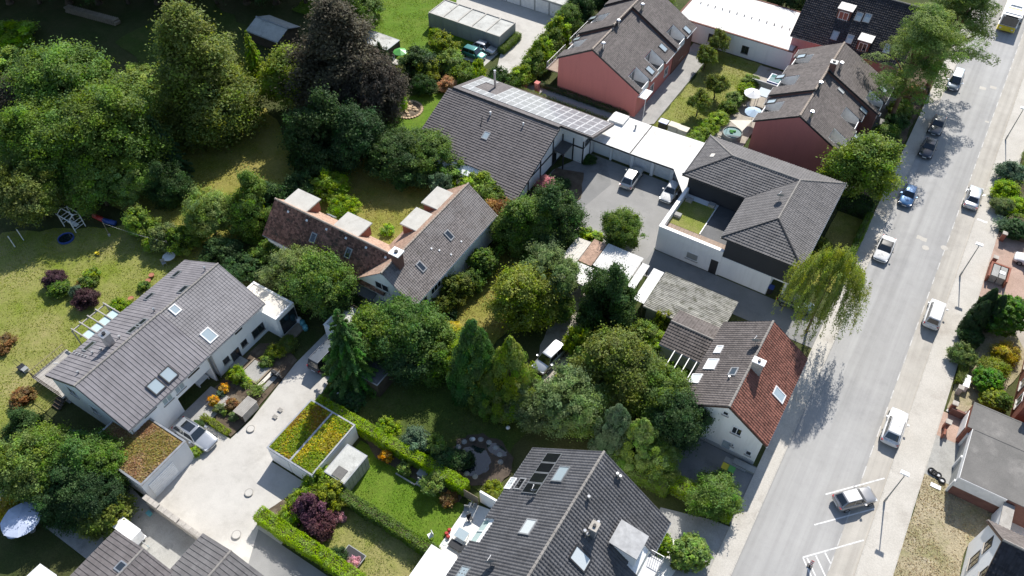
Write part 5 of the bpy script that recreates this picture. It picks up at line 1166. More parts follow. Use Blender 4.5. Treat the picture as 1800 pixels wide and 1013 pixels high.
# woods beyond the top edge
FARL = ['tree of the dark wood at the top edge above the log pile', 'tree of the dark wood at the top edge']
for i in range(26):
    px = -60+26*i if i < 26 else 0; p = at(px, 6 if i % 2 else -34); k = ('big1', 'big2', 'spruce', 'big2', 'big1', 'dec2')[i % 6]
    plant(k, (p.x, p.y), 19+2*((i*7) % 3), 6.2 if k.startswith('big') else 4.4, 'deep' if k == 'spruce' else 'dark', 'tall tree of the dark wood along the upper left edge', 'tree', group=W_)
T('dec1', 615, -25, 9, 4.5, 'mid', 'tree at the top edge left of the lush meadow')
# row around the golden lawns
T('dec1', 352, 343, 6.5, 3.1, 'pale', 'light green tree on the golden lawn, left of its darker neighbour')
T('yew2', 428, 312, 8.5, 3.4, 'mid', 'dark green tree between the golden lawn and the L-shaped house')
T('shrub2', 455, 320, 5.5, 2.6, 'dark', 'dark bush at the west gable of the L-shaped house', 'shrub')
for px, py, h, r, c, l in ((238, 372, 3.6, 2.2, 'pale', 'pale shrub at the corner of the golden lawn'), (285, 402, 3, 2.0, 'grey', 'grey-green shrub in the row behind the garden lawn, near its middle'), (262, 420, 1.6, 1.2, 'bright', 'small bright shrub in front of the row behind the garden lawn'), (318, 405, 3.2, 2.2, 'mid', 'shrub at the house end of the row behind the garden lawn'), (385, 430, 3, 2.4, 'dark', 'dark shrub behind the grey-roofed house'), (420, 455, 2.6, 2.6, 'dark', 'shaded shrub at the north corner of the grey-roofed house'), (470, 440, 2.4, 2.6, 'mid', 'low shrub behind the white flat annex')):
    T('shrub1', px, py, h, r, c, l, 'shrub')
T('shrub2', 575, 306, 3.8, 2.5, 'bright', 'bright green shrub in the courtyard behind the left dormers', 'shrub')
T('shrub1', 600, 348, 2.8, 2.0, 'bright', 'lower bright shrub in the courtyard beside the second dormer', 'shrub')
T('shrub2', 520, 308, 4, 2.2, 'dark', 'shaded shrub behind the west end of the L-shaped house', 'shrub')
T('small', 680, 398, 1.0, 1.0, 'bright', 'small bright plant by the white wall in the courtyard corner', 'shrub')
# hedge trees in front of the solar house
T('yew1', 690, 243, 5.5, 3.9, 'dark', 'dark round tree at the left end of the screen before the solar-roofed house')
T('yew1', 748, 243, 5.2, 3.9, 'mid', 'rounded green tree, second in the screen before the solar-roofed house')
for px, py, h, r, c, l in ((805, 285, 3.0, 2.4, 'mid', 'bush in the screen below the eave step of the solar-roofed house'), (840, 305, 3.2, 2.4, 'bright', 'light bush in the screen before the solar-roofed house'), (862, 325, 3.4, 2.2, 'mid', 'bush at the lower end of the screen before the solar-roofed house'), (770, 305, 3.4, 1.6, 'blue', 'silvery grey shrub behind the right dormers'), (720, 290, 3.5, 2.8, 'dark', 'shaded bush below the dark round tree of the screen')):
    T('shrub2', px, py, h, r, c, l, 'shrub')
T('small', 790, 320, 1.6, 1.4, 'bright', 'small bright bush behind the topmost dormer', 'shrub')
# cluster right of the L-shaped house
T('yew2', 975, 325, 8.5, 3.9, 'dark', 'tall dark evergreen at the yard corner')
T('dec2', 925, 355, 7, 3.3, 'mid', 'green tree left of the tall dark evergreen at the yard corner')
T('yew1', 908, 388, 4.6, 3.0, 'mid', 'broad evergreen facing the gable end of the L-shaped house')
T('shrub2', 880, 355, 4.5, 2.6, 'rust', 'rusty-tinged bush at the eave corner of the solar-roofed house', 'shrub')
T('yew1', 958, 400, 4.2, 2.6, 'dark', 'dark evergreen below the tall one at the yard corner')
T('dec3', 965, 448, 7.5, 3.5, 'grey', 'grey-green tree west of the white carports')
T('dec2', 920, 486, 7.2, 3.9, 'yellow', 'yellow-green conifer-like tree at the edge of the sunburnt side lawn')
T('yew2', 940, 515, 4.2, 2.6, 'olive', 'olive bushy tree above the parked car on the gravel drive')
T('shrub2', 985, 520, 3.6, 1.8, 'mid', 'bush on the gravel drive edge below the carports', 'shrub')
T('ball', 850, 445, 3.4, 1.85, 'mid', 'round clipped bush at the east wall of the L-shaped house', 'shrub')
T('shrub1', 803, 492, 3.2, 2.1, 'olive', 'olive shrub under the south-east windows of the L-shaped house', 'shrub')
T('shrub1', 774, 526, 2.3, 1.4, 'olive', 'smaller olive shrub at the corner of the L-shaped house', 'shrub')
T('shrub2', 832, 478, 2.6, 1.5, 'mid', 'green shrub between the clipped bush and the olive shrub', 'shrub')
T('small', 785, 548, .9, 1.2, 'dark', 'low dark shrub below the olive shrub', 'shrub')
T('yew1', 1097, 377, 5.2, 2.5, 'mid', 'round dark green tree standing alone in the garage yard')
T('small', 1030, 408, 1.2, 1.3, 'lime', 'low lime-green shrubs at the corner of the white carports, left', 'shrub')
T('small', 1045, 412, 1.1, 1.2, 'bright', 'low bright shrubs at the corner of the white carports, right', 'shrub')
T('yew2', 1074, 464, 9.5, 3.3, 'dark', 'large dark yew in front of the white carports')
# between the grey-roofed and the L-shaped house
T('dec3', 512, 450, 6, 3.6, 'grey', 'grey-green rounded tree behind the white annex')
T('yew1', 558, 462, 7.5, 3.6, 'mid', 'green evergreen between the annex and the L-shaped house')
T('yew1', 590, 505, 4.5, 2.2, 'dark', 'dark bush at the porch of the L-shaped house', 'shrub')
T('spruce', 592, 548, 11.5, 3.2, (.036, .075, .02), 'tall dark spruce beside the parked dark van')
for px, py, h, r, k, c, l in ((655, 556, 6.5, 3.4, 'yew1', 'mid', 'spreading yew just right of the small concrete-roofed garage'), (705, 548, 6.8, 4.0, 'yew1', (.045, .082, .02), 'spreading yew below the porch gable of the L-shaped house'), (760, 575, 6.2, 3.6, 'yew2', 'mid', 'spreading yew nearest the tall thuja column'), (790, 600, 4.5, 2.6, 'yew1', 'bright', 'lighter yew touching the tall thuja column'), (715, 600, 4.5, 3.4, 'yew1', 'dark', 'shaded yew in front of the spreading yews')):
    T(k, px, py, h, r, c, l)
T('shrub3', 790, 575, 1.2, 1.5, 'gold', 'low golden variegated shrub on the sunburnt side lawn', 'shrub')
T('thuja1', 830, 566, 12, 2.7, (.032, .068, .018), 'tall dark thuja column with a blunt top')
T('thuja2', 896, 598, 10.5, 3.1, (.075, .11, .02), 'yellow-tipped thuja right of the dark column')
T('thuja2', 862, 655, 6, 2.4, 'mid', 'shorter thuja between the dark column and the yellow-tipped one')
T('dec3', 1003, 672, 7, 3.3, 'grey', 'pale-leaved bushy tree north of the dark-tiled house')
T('dec1', 940, 690, 5.0, 2.8, 'grey', 'smaller pale-leaved bush beside the yellow-tipped thuja')
T('dec2', 1030, 695, 5.0, 3.0, 'pale', 'pale green bush east of the pale-leaved bushy tree')
T('dec2', 1085, 600, 8.0, 3.9, 'olive', 'olive green tree west of the red and brown roofed house')
T('yew2', 1132, 612, 6.5, 2.8, 'grey', 'greyish evergreen beside the pergola')
T('dec1', 1172, 668, 6.8, 3.4, 'mid', 'leafy tree against the white gable of the street house')
T('dec2', 1110, 650, 6.5, 3.4, 'olive', 'olive tree in the middle of the grove by the dark-tiled house')
T('yew1', 1200, 705, 6.5, 3.0, 'dark', 'dark tree in front of the white gable of the street house')
T('thuja2', 1090, 713, 8.0, 2.3, 'blue', 'bluish thuja spire behind the ridge of the dark-tiled house')
T('thuja2', 1132, 740, 7.0, 2.5, 'pale', 'yellowish thuja right of the bluish spire')
T('dec1', 1160, 790, 3.5, 2.4, 'pale', 'low bush at the north-east corner of the dark-tiled house', 'shrub')
T('dec2', 1264, 856, 3.8, 2.5, 'mid', 'bright leafy tree at the street end of the hedge')
T('ball', 1220, 962, 2.4, 1.75, 'pale', 'round shrub on the drive of the dark-tiled house', 'shrub')
T('ball', 1166, 948, 2.2, 1.1, 'bright', 'small bright shrub beside the balcony dormer', 'shrub')
T('small', 1198, 990, .9, .9, 'olive', 'low shrub left of the round shrub on the drive', 'shrub')
for k, (px, py, h, r, c, l) in enumerate(((1020, 585, 3.0, 1.8, 'bright', 'bright wild shrub on the bank of the gravel drive, upper'), (1030, 620, 2.6, 1.8, 'pale', 'pale wild shrub on the bank of the gravel drive, lower'), (1135, 575, 2.4, 1.7, 'pale', 'pale shrub in the little garden by the mossy shed'), (1160, 592, 2.2, 1.5, 'bright', 'bright shrub beside the brown annex roof'), (1170, 550, 2.6, 1.2, 'yellow', 'yellowish bush at the corner of the mossy shed'), (1005, 655, 3, 1.8, 'bright', 'wild shrub below the parked car on the gravel drive'))):
    T('shrub2' if k % 2 else 'shrub1', px, py, h, r, c, l, 'shrub')
# street side
T('birch', 1482, 442, 13, 4.3, (.1, .125, .034), 'weeping birch hanging over the street, left kerb')
T('dec2', 1542, 247, 9.5, 4.5, (.078, .112, .022), 'yellow-green street tree before the red terrace')
plant('pine', (-2.6, 106.4), 16.5, 5.2, (.075, .112, .034), 'tall pine leaning over the street, nearer one')
plant('pine', (.0, 117.5), 16.5, 5.6, (.075, .112, .034), 'tall pine over the street, farther one behind')
for px, py, h, r, c, l in ((1590, 180, 2.0, 2.0, 'mid', 'ivy mound under the pines, upper'), (1578, 205, 1.6, 1.8, 'dark', 'dark ivy mound under the pines, lower'), (1610, 155, 1.6, 1.6, 'rust', 'rusty bush under the pines'), (1565, 225, 1.4, 2.0, 'mid', 'low cover at the foot of the leaning pine'), (1450, 425, 1.6, 1.4, 'olive', 'low shrub by the white verge of the hipped house')):
    T('shrub3', px, py, h, r, c, l, 'shrub')
hedge(-3.6, .3, 84.2, 86.4, 2.0, 'dark', 'dark hedge under the yellow-green street tree')
hedge(-.1, .55, 72.5, 84.1, 1.5, 'mid', 'long clipped hedge along the left pavement before the hipped house')
hedge(-5.6, .4, 37.3, 38.8, 1.6, 'bright', 'sunlit hedge between the shaded court and the drive at the bottom')
hedge(-9.5, -5.7, 36.6, 38.3, 1.7, 'mid', 'hedge section behind the dark-tiled house, shaded end')
# right side of the street
for kd, px, py, h, r, c, l, cat in (('shrub2', 1786, 288, 2.6, 1.8, 'blue', 'bluish shrub at the right edge, highest of the bed', 'shrub'), ('shrub1', 1775, 325, 2.0, 1.9, 'lime', 'lime shrub in the right bed below the bluish one', 'shrub'), ('shrub3', 1770, 352, 1.8, 1.5, 'grey', 'grey-leaved shrub at the kerb side of the right bed', 'shrub'), ('reed', 1766, 388, 1.2, 1.2, 'blue', 'spiky grass clump beside the brick gatepost', 'shrub'), ('shrub1', 1796, 355, 1.6, 1.8, 'lime', 'lime ground shrub at the right edge', 'shrub'), ('ball', 1793, 392, 2.2, 1.6, 'dark', 'dark clipped bush at the right edge by the red drive', 'shrub'),
    ('cypress', 1752, 508, 6.0, 1.1, 'deep', 'dark cypress spire, tallest of the three by the bin walls', 'tree'), ('cypress', 1768, 520, 5.5, 1.0, 'deep', 'dark cypress spire, right of the tallest', 'tree'), ('cypress', 1738, 530, 5.2, 1.2, 'deep', 'dark cypress spire, left of the tallest', 'tree'),
    ('ball', 1786, 532, 4.5, 2.4, (.05, .1, .02), 'big rounded green bush behind the cypress spires', 'shrub'), ('ball', 1712, 585, 1.6, 1.4, 'dark', 'dark low bush at the foot of the cypresses', 'shrub'), ('shrub1', 1700, 612, 2.2, 1.5, 'grey', 'variegated bush at the pavement edge', 'shrub'),
    ('shrub3', 1772, 612, 1.8, 1.6, 'gold', 'golden bush before the brick house', 'shrub'), ('shrub3', 1757, 640, 1.8, 1.7, 'yellow', 'yellow-green bush below the golden one', 'shrub'), ('ball', 1747, 658, 2.2, 1.7, (.06, .125, .018), 'green clipped ball before the brick house', 'shrub'), ('ball', 1752, 692, 1.8, 1.4, 'yellow', 'yellowish clipped ball by the grey flat garage roof', 'shrub'), ('ball', 1768, 697, 2.0, 1.1, 'mid', 'clipped green shrub at the corner of the brick house', 'shrub')):
    T(kd, px, py, h, r, c, l, cat)
hedge(14.75, 15.5, 64.4, 77.5, .9, 'olive', 'low hedge along the right pavement below the cypresses')
hedge(15.0, 18.5, 91.6, 110, .8, 'mid', 'deep ground-cover bed along the right pavement at the top', dens=90, rough=.25)
# terraces and the common lawn
LG = 'clipped standard trees on the common lawn'
for px, py, l in ((1268, 56, 'standard tree with round crown against the white hall'), (1245, 84, 'standard tree on the common lawn, second from the white hall'), (1264, 134, 'standard tree on the common lawn, nearest the garden hedge'), (1233, 163, 'standard tree on the common lawn, nearest the bins')):
    T('lolly', px, py, 4.4 if py < 60 else 3.9, 1.8, 'olive', l, group=LG)
for i, (x, y, z, c) in enumerate(((-24.1, 86.2, 2.0, 'pale'), (-23.9, 88.4, 1.7, 'bright'), (-23.7, 90.6, 1.6, 'bright'), (-23.2, 93, 1.5, 'bright'), (-22.9, 95.6, 1.7, 'mid'), (-22.8, 98.2, 1.8, 'pale'), (-22.5, 101, 1.8, 'bright'), (-22.6, 104, 1.5, 'mid'))):
    plant('shrub2' if i % 2 else 'shrub1', (x, y), z, 1.5, c, ['bush at the bins', 'second bush from the bins', 'third bush from the bins', 'fourth bush from the bins', 'fifth bush from the bins', 'sixth bush from the bins', 'seventh bush from the bins', 'eighth bush from the bins'][i]+' in the row edging the common lawn', 'shrub', group='bush row along the common lawn')
for i, (x, y, h, r, c) in enumerate(((-51.6, 86.3, 3.2, 1.9, 'bright'), (-51.2, 89.0, 4.0, 2.1, 'mid'), (-51.4, 91.8, 4.6, 2.2, 'bright'), (-51.6, 94.8, 4.6, 2.3, 'mid'), (-51.8, 98, 4.8, 2.3, 'bright'), (-52, 101.2, 5.2, 2.5, 'mid'), (-52, 104.6, 5.6, 2.6, 'dark'), (-50.6, 109.0, 6.5, 3, 'dark'), (-47, 111, 7, 3.4, 'dark'), (-43, 113, 7, 3.4, 'mid'))):
    plant('dec2' if i > 4 else 'shrub2', (x, y), h, r, c, ['lowest bush', 'second bush', 'third bush', 'fourth bush', 'fifth bush', 'sixth bush', 'seventh bush', 'eighth bush', 'ninth bush', 'last bush'][i]+' of the tall hedge between garage court and red terrace, counted from below', 'shrub', group='tall hedge by the garage court')
hedge(-59.0, -57.9, 91.4, 96.6, 1.0, 'mid', 'low hedge at the end of the concrete garage row')
hedge(-50.5, -34.6, 86.9, 87.7, .7, 'dark', 'low planting at the foot of the red gable wall', dens=110)
hedge(-53.5, -36, 83.3, 84.4, 1.2, 'olive', 'narrow hedge between solar roof and terrace path', dens=110)
for px, py, h, r, c, l in ((735, 92, 3.8, 3.0, 'dark', 'dark bush below the shed with solar panels'), (780, 62, 3.2, 2.4, 'yellow', 'yellowish bush on the meadow edge behind the garages'), (752, 108, 3, 2.2, 'yellow', 'yellow-green bush left of the parked green car'), (790, 95, 3.0, 2.4, 'pale', 'pale bush beside the parked green car'), (742, 135, 2.8, 1.9, 'dark', 'dark rounded bush above the stone bed'), (788, 140, 2.0, 1.6, 'dryb', 'dry brownish bush by the solar roof corner'), (812, 118, 3.2, 2.2, 'mid', 'bush below the parked green car'), (838, 122, 2.8, 1.4, 'bright', 'upright bush by the parking pad'), (880, 122, 3.4, 2.2, 'dark', 'dark round bush behind the steel flue'), (842, 106, 2.6, 1.2, 'bright', 'light conifer beside the parking pad'), (900, 130, 2.6, 1.8, 'mid', 'bush at the start of the narrow hedge'), (765, 52, 2.0, 1.2, 'bright', 'small bright bush at the meadow edge'), (700, 120, 2.4, 1.6, 'olive', 'bush beside the paved seat near the beech')):
    T('shrub1', px, py, h, r, c, l, 'shrub')
for px, py, h, r, c, l in ((960, 312, 2.0, 1.3, 'pink', 'pinkish flowering bush in the bed before the solar-roofed house'), (950, 345, 1.6, 1.4, 'mid', 'green shrub in the bed before the solar-roofed house'), (985, 320, .8, 1.4, 'dark', 'low dark plants in the bed by the yard'), (1035, 275, .8, 1.2, 'dark', 'low dark plants by the porch of the solar-roofed house')):
    T('shrub3', px, py, h, r, c, l, 'shrub')
# bottom left
for kd, px, py, h, r, c, l in (('yew2', 112, 775, 6.5, 3.3, (.045, .085, .02), 'large evergreen beside the sedum-roofed grey garage'), ('yew1', 165, 798, 4.8, 2.8, (.055, .095, .02), 'bright-tipped evergreen touching the grey garage'), ('dec2', 55, 775, 6.5, 3.0, 'mid', 'evergreen left of the large one at the bottom left'), ('yew2', 90, 840, 5.5, 3.2, 'dark', 'shaded evergreen above the garden parasol'), ('dec1', 15, 790, 7, 3.2, 'pale', 'pale tree at the left edge above the parasol'), ('yew2', 22, 735, 5.0, 2.4, 'dark', 'dark conifer below the garden deck'), ('yew1', 150, 850, 4.5, 2.6, 'deep', 'dark bush between evergreens and the walled yard')):
    T(kd, px, py, h, r, c, l)
T('cedar', 118, 757, 3.2, 1.6, 'blue', 'small blue-grey conifer below the grey-roofed house')
T('shrub1', 170, 888, 3.2, 2.5, 'olive', 'olive bush beside the white trailer', 'shrub')
T('shrub2', 20, 880, 2.5, 1.8, 'gold', 'yellowish shrub behind the garden parasol', 'shrub')
# garden lawn beds
for kd, px, py, h, r, c, l in (('ball', 100, 500, 1.5, 1.35, 'mid', 'clipped green dome on the garden lawn'), ('shrub1', 146, 517, 1.9, 1.5, 'purple', 'purple bush on the garden lawn, nearer one'), ('shrub2', 88, 480, 1.9, 1.4, 'purple', 'purple bush behind the clipped dome'), ('small', 152, 488, 1.2, 1.1, 'mid', 'green plant in the round flower bed'), ('small', 158, 478, 1.2, 1.1, 'bright', 'taller plant in the round flower bed'), ('small', 138, 498, .8, .7, 'rust', 'reddish plant in the round flower bed'), ('shrub2', 130, 505, 1.5, .8, 'blue', 'blue-grey plant beside the nearer purple bush'), ('shrub1', 208, 530, 1.4, 1.3, 'bright', 'bright shrub against the grey-roofed house terrace'), ('small', 250, 500, .8, .8, 'mid', 'terrace plant by the house edge'), ('small', 5, 600, 1.0, 1.4, 'rust', 'reddish plant at the left edge of the lawn'), ('small', 35, 695, 1.2, 1.4, 'rust', 'reddish bush beside the garden deck')):
    T(kd, px, py, h, r, c, l, 'shrub')
# front garden of the grey-roofed houses
for kd, px, py, h, r, c, l in (('shrub1', 412, 652, 1.6, 1.1, 'bright', 'bright round shrub by the white downpipe'), ('small', 392, 678, .9, .6, 'orange', 'orange flowers under the bright round shrub'), ('small', 371, 700, .9, .65, 'orange', 'orange flowers beside the entrance court'), ('small', 404, 706, 1.0, .8, 'rust', 'bronze shrub behind the wood store'), ('small', 382, 716, .8, .65, 'grey', 'silver cushion shrub nearest the entrance court'), ('small', 394, 722, .6, .45, 'pale', 'small pale cushion between the silver ones'), ('small', 408, 728, .7, .6, 'grey', 'silver cushion shrub beside the wood store'), ('reed', 450, 680, 1.0, 1.0, 'pale', 'fountain grass beside the wood store'), ('small', 430, 668, .7, .7, 'bright', 'low bright plants by the entry slabs'), ('shrub1', 482, 610, 1.3, 1.1, 'yellow', 'yellow-green shrub in the front garden'), ('small', 465, 630, .9, .9, 'mid', 'green shrub left of the yellow-green one'), ('shrub3', 505, 600, .9, 1.3, 'olive', 'olive ground cover below the annex'), ('small', 385, 690, .7, .5, 'blue', 'silver-leaved plant between the orange flowers'), ('shrub3', 345, 745, .6, .8, 'dark', 'low dark hedge plant beside the silver car'), ('small', 340, 790, .8, .7, 'bright', 'bright plant at the nose of the grey garage')):
    T(kd, px, py, h, r, c, l, 'shrub')
hedge(-49.3, -45.7, 19.75, 20.35, .5, 'yellow', 'low yellow-green hedge strip beside the silver estate car', .06)
# gardens in front
hedge(-40.0, -21.9, 26.75, 27.75, 1.75, 'lime', 'long lime-green clipped hedge behind the sedum-roofed garages')
hedge(-34.0, -20.6, 20.15, 21.1, 1.5, 'mid', 'clipped hedge between the two garden lawns')
hedge(-36.6, -24.5, 14.5, 15.7, 1.6, 'lime', 'bright clipped hedge along the shaded drive at the bottom')
for kd, px, py, h, r, c, l in (('shrub2', 545, 880, 2.9, 1.8, 'wine', 'dark purple smoke bush at the drive corner'), ('shrub1', 560, 912, 2.2, 1.6, 'wine', 'lower purple bush beside the smoke bush'), ('shrub1', 580, 858, 2.7, 1.6, 'yellow', 'yellow-green round bush behind the purple ones'), ('shrub1', 528, 868, 2.2, 1.5, 'bright', 'bright bush at the drive edge, upper'), ('shrub1', 508, 893, 1.9, 1.4, 'bright', 'bright bush at the drive edge, lower'), ('shrub2', 560, 832, 2.4, 1.6, 'bright', 'leafy bush at the corner of the sedum-roofed garages'), ('shrub3', 590, 975, 1.4, 1.0, 'dark', 'dark shrub beside the trampoline mat'), ('small', 620, 985, .8, .7, 'pink', 'pink flowers at the bottom hedge'), ('small', 598, 905, .8, .6, 'pink', 'pink flowers beside the yellow-green bush'), ('small', 676, 798, 1.2, .7, 'orange', 'orange-tipped shrub in the bed under the long hedge'), ('small', 712, 818, 1.2, .8, 'pale', 'pale shrub in the bed under the long hedge'), ('lolly', 758, 842, 2.2, 1.2, 'pale', 'small pale fruit tree over the garden bench'), ('small', 788, 872, .9, .9, 'rust', 'reddish maple shrub by the terrace corner'), ('shrub1', 868, 856, 1.8, 1.1, 'yellow', 'yellow bush at the terrace wall'), ('shrub1', 680, 742, 2.0, 1.3, 'bright', 'bright bush on the shaded lawn beyond the long hedge'), ('shrub2', 728, 765, 2.6, 1.6, 'blue', 'bluish bush beyond the long hedge'), ('shrub1', 762, 775, 2.4, 1.3, 'pale', 'pale bush beside the bluish one'), ('shrub3', 785, 800, 2.0, 1.6, 'dark', 'shaded bush beside the pond'), ('ball', 615, 695, 1.6, 1.5, 'dark', 'dark round bush at the foot of the tall spruce'), ('small', 604, 715, .9, .8, 'mid', 'shade plants behind the sedum roof'), ('shrub2', 815, 800, 1.6, 1.0, 'deep', 'dark plants at the pond rim')):
    T(kd, px, py, h, r, c, l, 'shrub' if kd != 'lolly' else 'tree')
plant('dec1', (-31.5, 126.2), 6.5, 3.6, 'dark', 'dark tree behind the white hall at the top edge, left one'); plant('dec3', (-25, 126.2), 6.5, 3.6, 'dark', 'dark tree behind the white hall at the top edge, right one')
# sedum cushions on the green roofs
def cushions():
    for k, ((x0, x1, y0, y1), z, i) in enumerate(SEDUM):
        n = int((x1-x0)*(y1-y0)*150); P = np.stack([rng.uniform(x0, x1, n), rng.uniform(y0, y1, n), np.full(n, z+.05)], 1); P[:, 2] += rng.uniform(0, .07, n)
        f = np.sin(P[:, 0]*1.9+k*2)*np.cos(P[:, 1]*1.3+k)+np.sin(P[:, 0]*.8-P[:, 1]*1.1+k*3)+rng.normal(0, .35, n)
        g = [o for o in bpy.data.objects if o.get('category') == 'garage' and 'sedum' in o.get('label', '') and (('pair' in o['label']) == (i < 2))][0]
        for nm, col, sel in (('sedum', (.2, .28, .025), f > -.1), ('sedum', (.46, .40, .03), (f <= -.1) & (f > (-.4 if i == 0 else -.9))), ('sedum', (.30, .2, .045) if i != 1 else (.3, .27, .04), f <= (-.4 if i == 0 else -.9))):
            if i == 2: col = {(.2, .28, .025): (.27, .235, .075), (.46, .40, .03): (.36, .27, .14), (.30, .2, .045): (.30, .19, .11)}.get(col, col)
            Q = P[sel]-np.array(g.location)
            o = bpy.data.objects.new(nm, leaf_mesh(nm, Q, np.array([0, 0, 1.])+rng.normal(size=Q.shape)*.5, rng.uniform(.05, .11, len(Q)), tints(len(Q), (.75, 1.25)), .9)); C.objects.link(o); o.parent = g; o.color = (*col, 1); o['kind'] = 'stuff'
cushions()

# blades and weeds that break up the lawns
def tufts(lawn, dens, col, size=(.05, .11), val=(.75, 1.25), label='short uneven grass'):
    o = bpy.data.objects[lawn]; pts = np.array([v.co[:] for v in o.data.vertices]); z = pts[0, 2]; pts = pts[:, :2]
    lo, hi = pts.min(0), pts.max(0); n = int((hi-lo).prod()*dens); P = rng.uniform(lo, hi, (n, 2)); ins = np.zeros(n, bool); j = len(pts)-1
    for i in range(len(pts)):
        a, b = pts[i], pts[j]; c = ((a[1] > P[:, 1]) != (b[1] > P[:, 1])); xx = (b[0]-a[0])*(P[:, 1]-a[1])/(b[1]-a[1]+1e-12)+a[0]; ins ^= c & (P[:, 0] < xx); j = i
    P = P[ins]; f = np.sin(P[:, 0]*.9+1.3*np.sin(P[:, 1]*.7))+np.sin(P[:, 1]*1.3+np.sin(P[:, 0]*1.1)*1.7)+rng.normal(0, .8, len(P)); P = P[f > -.6]; n = len(P)
    Q = np.concatenate([P, np.full((n, 1), z+.02)+rng.uniform(0, .04, (n, 1))], 1)
    N = rng.normal(size=(n, 3))*.8+np.array([0, 0, .8]); t = tints(n, val)
    g = bpy.data.objects.new('grass_tufts', leaf_mesh('grass_tufts', Q, N, rng.uniform(*size, n), t, .5)); C.objects.link(g); g.color = (*col, 1)
    tag(g, label, 'grass', kind='stuff')
tufts('front_lawn_dry', 60, (.42, .36, .23), label='dry straw-coloured grass with weeds before the white corner house')
tufts('garden_lawn', 30, (.22, .26, .045), label='mown grass of the garden behind the grey-roofed houses')
tufts('orchard_lawn', 30, (.25, .25, .05), label='sunburnt grass below the copper beech')
tufts('courtyard_lawn', 30, (.24, .2, .06), label='sunburnt grass between the dormers')
tufts('side_lawn', 40, (.24, .2, .06), label='sunburnt grass beside the L-shaped house')
tufts('lawn_by_terrace', 60, (.13, .22, .02), (.04, .08), label='lush mown grass beside the white terrace')
tufts('lower_lawn', 50, (.15, .2, .03), (.04, .08), label='mown grass between the bottom hedges')
tufts('meadow_lawn', 36, (.14, .23, .025), label='lush grass around the concrete garages')
tufts('common_lawn', 40, (.23, .25, .06), label='patchy grass of the common lawn between the red terraces')
tufts('side_garden_lawn', 40, (.12, .2, .03), label='grass of the little garden behind the mossy shed')
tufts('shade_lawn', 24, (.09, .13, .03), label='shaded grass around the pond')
tufts('ground', 0.0, (.1, .1, .1)) if False else None
